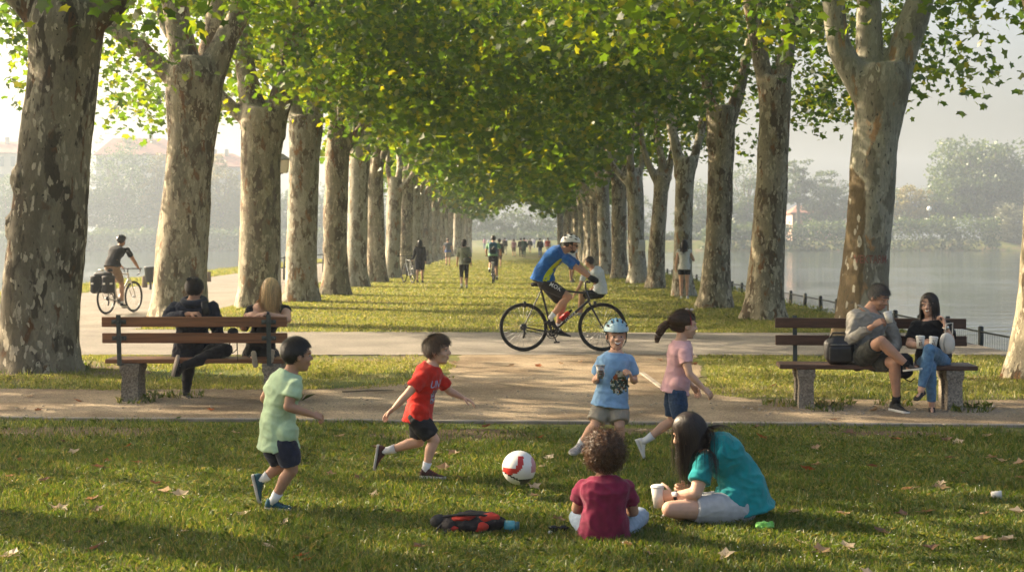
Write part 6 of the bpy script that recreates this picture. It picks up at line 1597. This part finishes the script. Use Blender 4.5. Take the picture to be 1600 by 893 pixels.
a = m1.J['tipL']; ph = MB(); u_ = V((.95, -.1, .12)).normalized(); w_ = V((-.12, .1, .97)).normalized(); v_ = w_.cross(u_)
c = a+V((.005, -.03, .055)); ph.box(c, (.038, .005, .072), u_, v_, w_, .004); o = ph.build('phone', mat('black phone', (.012, .012, .014), .2, .05), loc=c); tag(o, 'black phone held by the man in the navy jacket', 'phone')
ln = MB(); ln.ell(c-v_*.0055+u_*-.022+w_*.055, (.006, .002, .006), u_, v_, w_, 10, 6); ln.build('camera_lens', mat('lens glass', (.05, .05, .06), .1), o)
c = P(364, 521, 14.72); o = soft_box(c, (.055, .035, .065), XA, YA, ZA, .009, 4, .004, .03).build('small_bag', mat('black pouch', (.015, .015, .017), .6, .2), loc=c); tag(o, 'small black bag hanging on the left bench between man and blonde woman', 'bag')
h_ = MB(); h_.tube([c+V((-.03, 0, -.05)), c+V((-.035, -.01, -.15)), c+V((0, -.02, -.20)), c+V((.045, -.01, -.16)), c+V((.04, 0, -.04))], .006, 6); h_.tube([c+V((.04, 0, .05)), c+V((.05, 0, -.28))], .004, 6); h_.build('strap', BLACK, o)
# ---- rucksack dropped on the lawn
BR = mat('red rucksack fabric', (.36, .028, .016), .8, .4, 9, .2, 120); g0 = G(736, 829)
o = thing('rucksack', (g0.x, g0.y, 0), 'red and black rucksack lying on its back on the grass with straps loose', 'rucksack')
m = MB(); m.ell(g0+V((.02, 0, .052)), (.185, .115, .062), XA, YA, ZA, 24, 14); m.ell(g0+V((-.11, 0, .045)), (.09, .10, .05), XA, YA, ZA); m.ell(g0+V((.12, -.02, .055)), (.075, .09, .055)); r = m.remesh(.009, 3); r.displace(lambda p: .012*noise.noise(V((p.x*18, p.y*18, p.z*18)))); r.build('sack', mat('black rucksack fabric', (.016, .013, .014), .85, .4, 30, .3, 120), o)
for (x, y, z, a_, b_, c_) in ((-.04, -.055, .088, .075, .05, .022), (.10, -.05, .085, .075, .055, .028), (.05, -.10, .045, .06, .02, .03), (-.10, -.09, .035, .04, .016, .014)):
    m = MB(); m.ell(g0+V((x, y, z)), (a_, b_, c_), (XA+ZA*.1).normalized(), YA, ZA, 18, 10); r = m.remesh(.008, 2); r.displace(lambda p: .007*noise.noise(V((p.x*30, p.y*30, p.z*20)))); r.build('panel', BR, o)
m = MB(); m.tube([g0+V((-.15, -.02, .09)), g0+V((-.04, -.09, .115)), g0+V((.06, -.09, .112)), g0+V((.17, -.03, .085))], .014, 8, flat=.5); m.tube([g0+V((-.17, -.05, .05)), g0+V((-.20, -.09, .02)), g0+V((-.16, -.13, .012)), g0+V((-.12, -.11, .03))], .010, 6, flat=.5); m.build('strap', BLACK, o)
m = MB(); m.ell(g0+V((-.185, .01, .055)), (.055, .06, .04)); m.build('mesh_pocket', BLACK, o)
c = g0+V((.195, -.035, .036)); m = MB(); m.tube([c, c+V((.055, -.006, 0)), c+V((.062, -.006, 0))], [.034, .034, .026], 16, 'flat'); b_ = m.build('bottle', mat('teal bottle', (.06, .26, .30), .25, .2, 12, coat=.3), loc=c); tag(b_, 'teal drinking bottle sticking out of the red and black rucksack', 'bottle')
m = MB(); m.tube([c+V((.062, -.006, 0)), c+V((.085, -.008, 0))], [.029, .028], 16, 'flat'); m.build('cap', mat('dark teal cap', (.02, .09, .11), .4), b_)
# ---- football in flight
c = P(811, 730, 9.3); R_ = .111; m = MB(); nu, nv = 64, 32; rings = []; vs = []
FB = [V((-.35, -.86, .25)), V((.93, -.3, .2)), V((.25, -.3, -.92)), V((-.6, .2, -.7)), V((.2, .8, .4))]
m.ell(c, (R_, R_, R_), XA, YA, ZA, nu, nv); vs = m.v; m.m = []
def ballpat(p):
    d = (p-c).normalized(); x, z = d.x, d.z
    if d.y < .2:
        # red hook-shaped panel
        a1 = math.hypot(x+.55, z-.55); 
        if .50 < a1 < .82 and z < .75 and x > -.95 and (x > -.2 or z < .12): return 1
        if x > .72 and z > -.15: return 3
        if z < -.55 and x > .05: return 2
        if abs(x*.5+z+.62) < .05: return 2
    else:
        if noise.noise(d*2.2) > .15: return 1
        if noise.noise(d*2.5+V((5, 0, 0))) > .25: return 2
    return 0
for f in m.f: m.m.append(ballpat(sum((V(m.v[i]) for i in f), V((0, 0, 0)))/len(f)))
o = m.build('football', [mat('white football panel', (.66, .64, .60), .4, .06, 12, coat=.2), mat('red football panel', (.42, .025, .02), .4, .1, coat=.2), mat('black football panel', (.02, .02, .02), .4), mat('pink football panel', (.45, .2, .22), .4)], loc=c); tag(o, 'white and red football flying low over the grass', 'ball')
# ---- small things on the grass
g0 = G(873, 833); t = thing('sunglasses', (g0.x, g0.y, 0), 'black sunglasses lying in the grass left of the curly-haired child', 'sunglasses'); m = MB()
for k in (-1, 1): m.ell(g0+V((k*.028, 0, .03)), (.026, .008, .02), nu=12, nv=8)
m.build('lens', mat('dark lens', (0, 0, 0)), t); m = MB()
for k in (-1, 1): m.tube([g0+V((k*.055, 0, .035)), g0+V((k*.05, .06, .02)), g0+V((k*.03, .11, .012))], .005, 6)
m.tube([g0+V((-.012, 0, .036)), g0+V((.012, 0, .036))], .005, 6); m.build('temple', BLACK, t); m = MB(); m.ell(g0+V((-.05, -.02, .012)), (.014, .012, .01)); m.build('pale_tip', WHITE, t)
g0 = G(1195, 829); m = MB(); m.ell(g0+V((0, 0, .03)), (.045, .03, .026), nu=20, nv=12); m.ell(g0+V((-.035, 0, .028)), (.024, .02, .022)); m.ell(g0+V((.035, .01, .03)), (.026, .02, .024)); r = m.remesh(.005, 1); r.displace(lambda p: .013*noise.noise(V((p.x*45, p.y*45, p.z*45)))); tag(r.build('crumpled_bag', mat('bright green plastic', (.12, .50, .05), .3, .3, 30, spec=.5, col2=(.3, .68, .15)), loc=g0, smooth=False), 'crumpled bright green plastic bag on the grass behind the sitter in teal', 'litter')
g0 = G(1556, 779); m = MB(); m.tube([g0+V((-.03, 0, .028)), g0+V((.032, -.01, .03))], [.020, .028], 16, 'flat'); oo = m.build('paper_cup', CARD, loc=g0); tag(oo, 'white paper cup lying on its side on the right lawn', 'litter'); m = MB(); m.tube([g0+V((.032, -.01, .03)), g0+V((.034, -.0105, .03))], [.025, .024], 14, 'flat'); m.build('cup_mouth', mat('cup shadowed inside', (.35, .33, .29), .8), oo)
# ================================================================= fallen leaves
LEAFM = [leaf_material('fallen leaf '+n, c, .2) for n, c in (('tan', [(.22, .14, .07), (.28, .19, .10)]), ('pale', [(.34, .26, .16), (.42, .33, .22)]), ('rust', [(.22, .075, .025), (.28, .11, .04)]), ('brown', [(.10, .055, .03), (.14, .08, .045)]))]
LEAFD = ['tan', 'pale', 'rust', 'dark brown']
lmesh = []
for k in range(6):
    rr = random.Random(k); T = leaf_template(2)*.058; m = MB(); n = len(T); cz = rr.uniform(.2, .5)
    V_ = [V((x, y, .012+cz*(abs(x)**1.5)*2.2+rr.uniform(0, .012))) for x, y, z in T]; m.add([V((0, 0, .008))]+V_, [(0, i+1, (i+1) % n+1) for i in range(n)]); m.tube([(0, -.008, .01), (0.005, -.06, .016)], .0022, 5)
    lmesh.append(m)
lme = {}
PXL = [(287, 832, 1), (417, 855, 1), (482, 877, 2), (150, 858, 3), (283, 775, 1), (380, 806, 1), (1571, 846, 1), (1538, 804, 0), (1592, 802, 1), (1421, 766, 0), (1250, 848, 1), (834, 762, 1), (836, 776, 0), (622, 800, 3), (115, 709, 1), (200, 698, 2), (217, 725, 2), (242, 757, 3), (155, 732, 3), (92, 796, 1), (367, 677, 1), (530, 683, 1), (720, 748, 3), (694, 735, 0), (1190, 685, 2), (1260, 735, 2), (1325, 677, 3), (1366, 730, 3), (1400, 687, 2), (1549, 716, 0), (1565, 722, 1), (1470, 757, 1), (1503, 740, 0), (1320, 805, 0), (1375, 833, 3), (1455, 858, 3), (1015, 868, 1), (560, 748, 3), (585, 700, 3), (848, 730, 1), (150, 798, 3), (20, 868, 1), (330, 640, 2), (60, 640, 3), (1145, 700, 3), (1275, 700, 0), (900, 748, 1), (1240, 802, 1), (670, 660, 2), (760, 668, 3), (845, 685, 2), (1180, 660, 3), (1305, 655, 3), (1480, 690, 3), (30, 720, 2), (70, 752, 3)]
rl = random.Random(4)
for k in range(44):
    d = 1/rl.uniform(1/13, 1/7.0); x = rl.uniform(-.36, .36)*d; PXL.append((CXP+x/d*FPX, HYP+FPX*CAMH/d, rl.choice((0, 0, 1, 2, 3, 3))))
for k in range(26):
    d = rl.uniform(14, 20); x = rl.uniform(-.34, .34)*d; PXL.append((CXP+x/d*FPX, HYP+FPX*CAMH/d, rl.choice((0, 1, 2, 3))))
def near_label(px, py, col):
    zone = 'the gravel and dry grass behind the kerb' if py < 655 else ('the left half of the front lawn' if px < 800 else 'the right half of the front lawn')
    return '%s fallen plane leaf on %s' % (col, zone)
for i, (px, py, c) in enumerate(PXL):
    if 655 < py < 665: py = 668
    k = i % 6; key = (k, c)
    q = G(px, py, .012)
    if key not in lme: o = lmesh[k].build('fallen_leaf', LEAFM[c], smooth=False); lme[key] = o
    else: o = lme[key].copy(); COL.objects.link(o)
    o.location = (q.x, q.y, .012 if py > 660 else .004); o.rotation_euler = (rl.uniform(-.35, .35), rl.uniform(-.35, .35), rl.uniform(0, 6.28)); s_ = rl.uniform(.7, 1.25); o.scale = (s_,)*3
    col = LEAFD[c]; zone = 'behind' if py < 655 else ('left' if px < 800 else 'right')
    tag(o, near_label(px, py, col), 'leaf', '%s fallen leaves, %s' % (col, {'behind': 'behind the kerb', 'left': 'left lawn', 'right': 'right lawn'}[zone]))
# twig and stones by the benches
g0 = G(578, 613); m = MB(); m.tube([g0+V((-.3, 0, .012)), g0+V((0, .05, .02)), g0+V((.25, .13, .014))], [.008, .01, .004], 6); tag(m.build('twig', BARK_FAR, loc=g0), 'thin dry twig lying at the edge of the gravel behind the red-shirted boy', 'twig')
rs = random.Random(8); m = MB()
for k in range(900):
    x = rs.uniform(-6.5, 6.5); y = lerp(13.5, 15.4, rs.random()) if k % 3 else rs.uniform(15, 20.4)
    if y > 15.5 and not (-1 < x < 2.6): continue
    if k > 600: x = rs.gauss(rs.choice((2.9, 4.6)), .28); y = rs.gauss(14.1, .18)
    r = rs.uniform(.006, .017); m.ell((x, y, r*.4), (r, r*rs.uniform(.6, 1), r*.6), nu=6, nv=4)
o = m.build('pebbles', mat('pebble grey', (.28, .24, .19), .9, .4, 5)); tag(o, 'loose pebbles scattered over the gravel', 'pebbles', None, 'stuff')
# ================================================================= lamp, bin, bollards, fence, notice, scrawl
q = P(436, 470, 40.0); t = thing('street_lamp', (q.x, q.y, 0), 'grey street lamp with a square lantern beside the third left trunk', 'street lamp')
m = MB(); m.tube([(q.x, q.y, -.1), (q.x, q.y, .35), (q.x, q.y, .4), (q.x, q.y, 3.5)], [.075, .07, .055, .045], 14, 'flat'); m.build('pole', mat('grey lamp pole', (.22, .23, .23), .5, .1, 6), t)
c = V((q.x+.10, q.y, 3.75)); m = MB(); m.loft([[c+V((x*k, y*k, z)) for x, y in ((-1, -1), (1, -1), (1, 1), (-1, 1))] for z, k in ((-.22, .10), (-.2, .13), (.14, .19))], True); l_ = m.build('lantern', mat('lantern glass', (.55, .52, .45), .3, .1), t, angle=30)
m = MB(); m.loft([[c+V((x*k, y*k, z)) for x, y in ((-1, -1), (1, -1), (1, 1), (-1, 1))] for z, k in ((.14, .23), (.17, .22), (.27, .08), (.32, .02))], True); m.tube([(q.x, q.y, 3.45), (q.x+.04, q.y, 3.52), c+V((0, 0, -.22))], .025, 8); m.build('lantern_cap', IRON, l_, angle=30)
q = P(235, 452, 47); t = thing('litter_bin', (q.x, q.y, 0), 'dark tapered litter bin on a post by the left path', 'bin'); m = MB(); m.tube([(q.x, q.y, -.1), (q.x, q.y, .3)], .04, 10); m.build('post', IRON, t); m = MB(); m.tube([(q.x, q.y, .25), (q.x, q.y, .72), (q.x, q.y, .76)], [.15, .2, .215], 18, 'flat'); m.build('bucket', mat('dark bin metal', (.03, .035, .035), .5, .2), t)
for px, py, lab in ((226, 449, 'short brown wooden bollard just left of the litter bin'), (326, 440, 'short brown wooden bollard by the left path between second and third trunks')):
    q = G(px, py); m = MB(); m.tube([(q.x, q.y, -.1), (q.x, q.y, .38), (q.x, q.y, .40)], [.095, .09, .07], 14, 'flat'); tag(m.build('bollard', mat('weathered bollard wood', (.16, .12, .08), .9, .3, 20), loc=q), lab, 'bollard', 'bollards by the left path')
# river railing on the right
t = thing('river_fence', (8.0, 24, 0), 'low dark railing with posts and wire mesh along the right river bank', 'fence'); PI_ = mat('dark green iron', (.022, .028, .026), .55, .2, 12)
fx = lambda y: 8.45-.012*(y-24)+.1*math.sin(y*.2); y = 21.5; pts = []
while y < 88: pts.append(V((fx(y), y, .12-.0*y))); y += 1.9
for p in pts: m = MB(); m.tube([p+V((0, 0, -1.4)), p, p+V((0, 0, .02))], [.05, .05, .03], 10, 'flat'); m.build('post', PI_, t)
m = MB()
for a, b in zip(pts, pts[1:]):
    m.tube([a-V((0, 0, .08)), b-V((0, 0, .08))], .018, 6); m.tube([a-V((0, 0, .72)), b-V((0, 0, .72))], .014, 6)
m.build('rail', PI_, t); m = MB()
for a, b in list(zip(pts, pts[1:]))[:16]:
    n = 16
    for k in range(1, n): p = a.lerp(b, k/n); m.tube([p-V((0, 0, .72)), p-V((0, 0, .08))], .004, 4, 'flat')
m.build('wire_mesh', PI_, t)
t = thing('river_fence', (-14.2, 60, 0), 'thin dark railing far along the left path behind the row of trunks', 'fence'); pts = [V((-9.3-.0*k, 52+k*3, 0)) for k in range(14)]
for p in pts: m = MB(); m.tube([p, p+V((0, 0, .95))], .04, 8, 'flat'); m.build('post', PI_, t)
m = MB()
for a, b in zip(pts, pts[1:]):
    for z in (.9, .5): m.tube([a+V((0, 0, z)), b+V((0, 0, z))], .025, 6)
m.build('rail', PI_, t)
# notice pinned to a trunk of the right row
nb_ = NOTICE.location; c = V((nb_.x+.03, nb_.y-.42, 1.43)); 
tb = BVHTree.FromPolygons([NOTICE.matrix_basis@v.co for v in [c_ for c_ in NOTICE.children if c_.name.startswith('trunk')][0].data.vertices], [tuple(p.vertices) for p in [c_ for c_ in NOTICE.children if c_.name.startswith('trunk')][0].data.polygons])
h = tb.ray_cast(V((nb_.x+.05, nb_.y-2, 1.43)), V((0, 1, 0)))[0] or V((nb_.x, nb_.y-.42, 1.43)); m = MB(); m.box(V((nb_.x+.05, h.y-.02, 1.43)), (.17, .006, .21), bev=.002); o = m.build('notice', mat('weathered white paper', (.58, .56, .52), .8, .08, 5), loc=(nb_.x+.05, h.y-.02, 1.43)); tag(o, 'white paper notice pinned to a trunk in the right row', 'notice')
m = MB()
for k in range(5): m.box(V((nb_.x+.05, h.y-.0285, 1.57-k*.06)), (.11 if k else .06, .002, .006), bev=.0005)
m.build('faint_lines', mat('faint print', (.4, .38, .36), .8), o)
# red scrawl sprayed on the pale trunk behind the couple
T = [t_ for t_ in PX_TREES if 'scrawl' in t_['label']][0]; tr = T['obj']; d = tr.location.y
tb = BVHTree.FromPolygons([tr.matrix_basis@v.co for v in [c_ for c_ in tr.children if c_.name.startswith('trunk')][0].data.vertices], [tuple(p.vertices) for p in [c_ for c_ in tr.children if c_.name.startswith('trunk')][0].data.polygons])
vs, fs = text_shape('VEKTARM', .20); RP = mat('faded red spray paint', (.23, .105, .08), .9, .4, 14); out = []; 
for x, y, z in vs:
    p = P(1353, 405, d)+V((x*.62, -1.5, y*.95)); hgt = tb.ray_cast(p, V((0, 1, 0)))
    out.append((hgt[0]-V((0, .006, 0))) if hgt[0] is not None else None)
keep = [f for f in fs if all(out[i] is not None for i in f)]
m = MB(); m.add([o_ if o_ is not None else V((0, 0, -5)) for o_ in out], keep); used = sorted({i for f in keep for i in f}); mp_ = {i: k for k, i in enumerate(used)}; m2_ = MB(); m2_.add([out[i] for i in used], [tuple(mp_[i] for i in f) for f in keep])
if keep: m2_.build('red_scrawl', RP, tr, smooth=False)
# ================================================================= houses across the river
WALLC = mat('cream render', (.46, .42, .35), .9, .12, .3); ROOF = mat('red roof tiles', (.30, .14, .095), .9, .25, 1.2); WIN = mat('grey shutters', (.16, .17, .17), .6, .2); PINK = mat('pinkish render', (.5, .33, .27), .9, .1, .3)
def house(label, px0, px1, py_base, py_eave, py_ridge, d, wall, floors, nwin, hip=.15, chim=1, dep=10.0, slope=0.0):
    a = P(px0, py_base, d); b = P(px1, py_base, d); zb = 0.9; ze = P(0, py_eave, d).z; zr = P(0, py_ridge, d).z; x0, x1 = a.x, b.x; y0, y1 = d, d+dep
    t = thing('house', ((x0+x1)/2, d, zb), label, 'house', 'houses across the river'); m = MB()
    m.add([(x0, y0, zb), (x1, y0, zb), (x1, y1, zb), (x0, y1, zb), (x0, y0, ze), (x1, y0, ze), (x1, y1, ze), (x0, y1, ze)], [(0, 1, 5, 4), (1, 2, 6, 5), (2, 3, 7, 6), (3, 0, 4, 7), (4, 5, 6, 7), (0, 3, 2, 1)]); m.build('wall', wall, t, smooth=False)
    o = .6; hx = (x1-x0)*hip; m = MB(); m.add([(x0-o, y0-o, ze+.05), (x1+o, y0-o, ze+.05), (x1+o, y1+o, ze+.05), (x0-o, y1+o, ze+.05), (x0+hx, (y0+y1)/2, zr), (x1-hx, (y0+y1)/2, zr), (x0-o, y0-o, ze+.3), (x1+o, y0-o, ze+.3), (x1+o, y1+o, ze+.3), (x0-o, y1+o, ze+.3)], [(0, 1, 7, 6), (1, 2, 8, 7), (2, 3, 9, 8), (3, 0, 6, 9), (6, 7, 5, 4), (8, 9, 4, 5), (7, 8, 5), (9, 6, 4), (0, 3, 2, 1)]); rf = m.build('roof', ROOF, t, smooth=False)
    for k in range(chim):
        cxx = lerp(x0+hx, x1-hx, (k+.5)/max(1, chim)); m = MB(); m.box(V((cxx, (y0+y1)/2-1, zr+.2)), (.5, .4, .9), bev=.05); m.build('chimney', wall, rf, smooth=False)
    hf = (ze-zb)/floors
    for f in range(floors):
        for k in range(nwin):
            wx = lerp(x0, x1, (k+.5)/nwin); wz = zb+hf*(f+.55); m = MB(); m.box(V((wx, y0-.03, wz)), (.55, .08, hf*.28), bev=.03); w_ = m.build('window', WIN, t, smooth=False)
            m = MB(); m.box(V((wx, y0-.06, wz-hf*.31)), (.75, .16, .07), bev=.02); m.build('sill', wall, w_, smooth=False)
house('cream house with a red tiled roof at the left picture edge across the river', -40, 46, 388, 240, 219, 372, WALLC, 5, 5, chim=3)
house('long cream house with a pale red roof behind the tall rounded tree', 150, 268, 388, 243, 214, 376, WALLC, 5, 7, chim=2)
house('lower cream house with a red roof between the second and third trunks', 262, 400, 388, 262, 238, 382, WALLC, 4, 8, hip=.3, chim=3)
house('small pinkish house behind the hedge on the far right bank', 1238, 1322, 360, 334, 320, 362, PINK, 1, 6, chim=1, dep=8)
house('faint pale house on the far right bank between two right trunks', 1092, 1150, 376, 352, 338, 366, WALLC, 1, 4, chim=1, dep=8)
q = P(1453, 350, 341); t = thing('street_lamp', (q.x, q.y, 1.0), 'white globe lamp on the far right bank left of the willow', 'street lamp'); m = MB(); m.ell(P(1452, 326, 341), (.6, .6, .6)); m.build('globe', mat('white globe', (.75, .74, .7), .4), t); m = MB(); m.tube([(q.x, q.y, .8), P(1452, 330, 341)], .12, 8); m.build('pole', IRON, t)
bpy.data.scenes.remove(TMP)
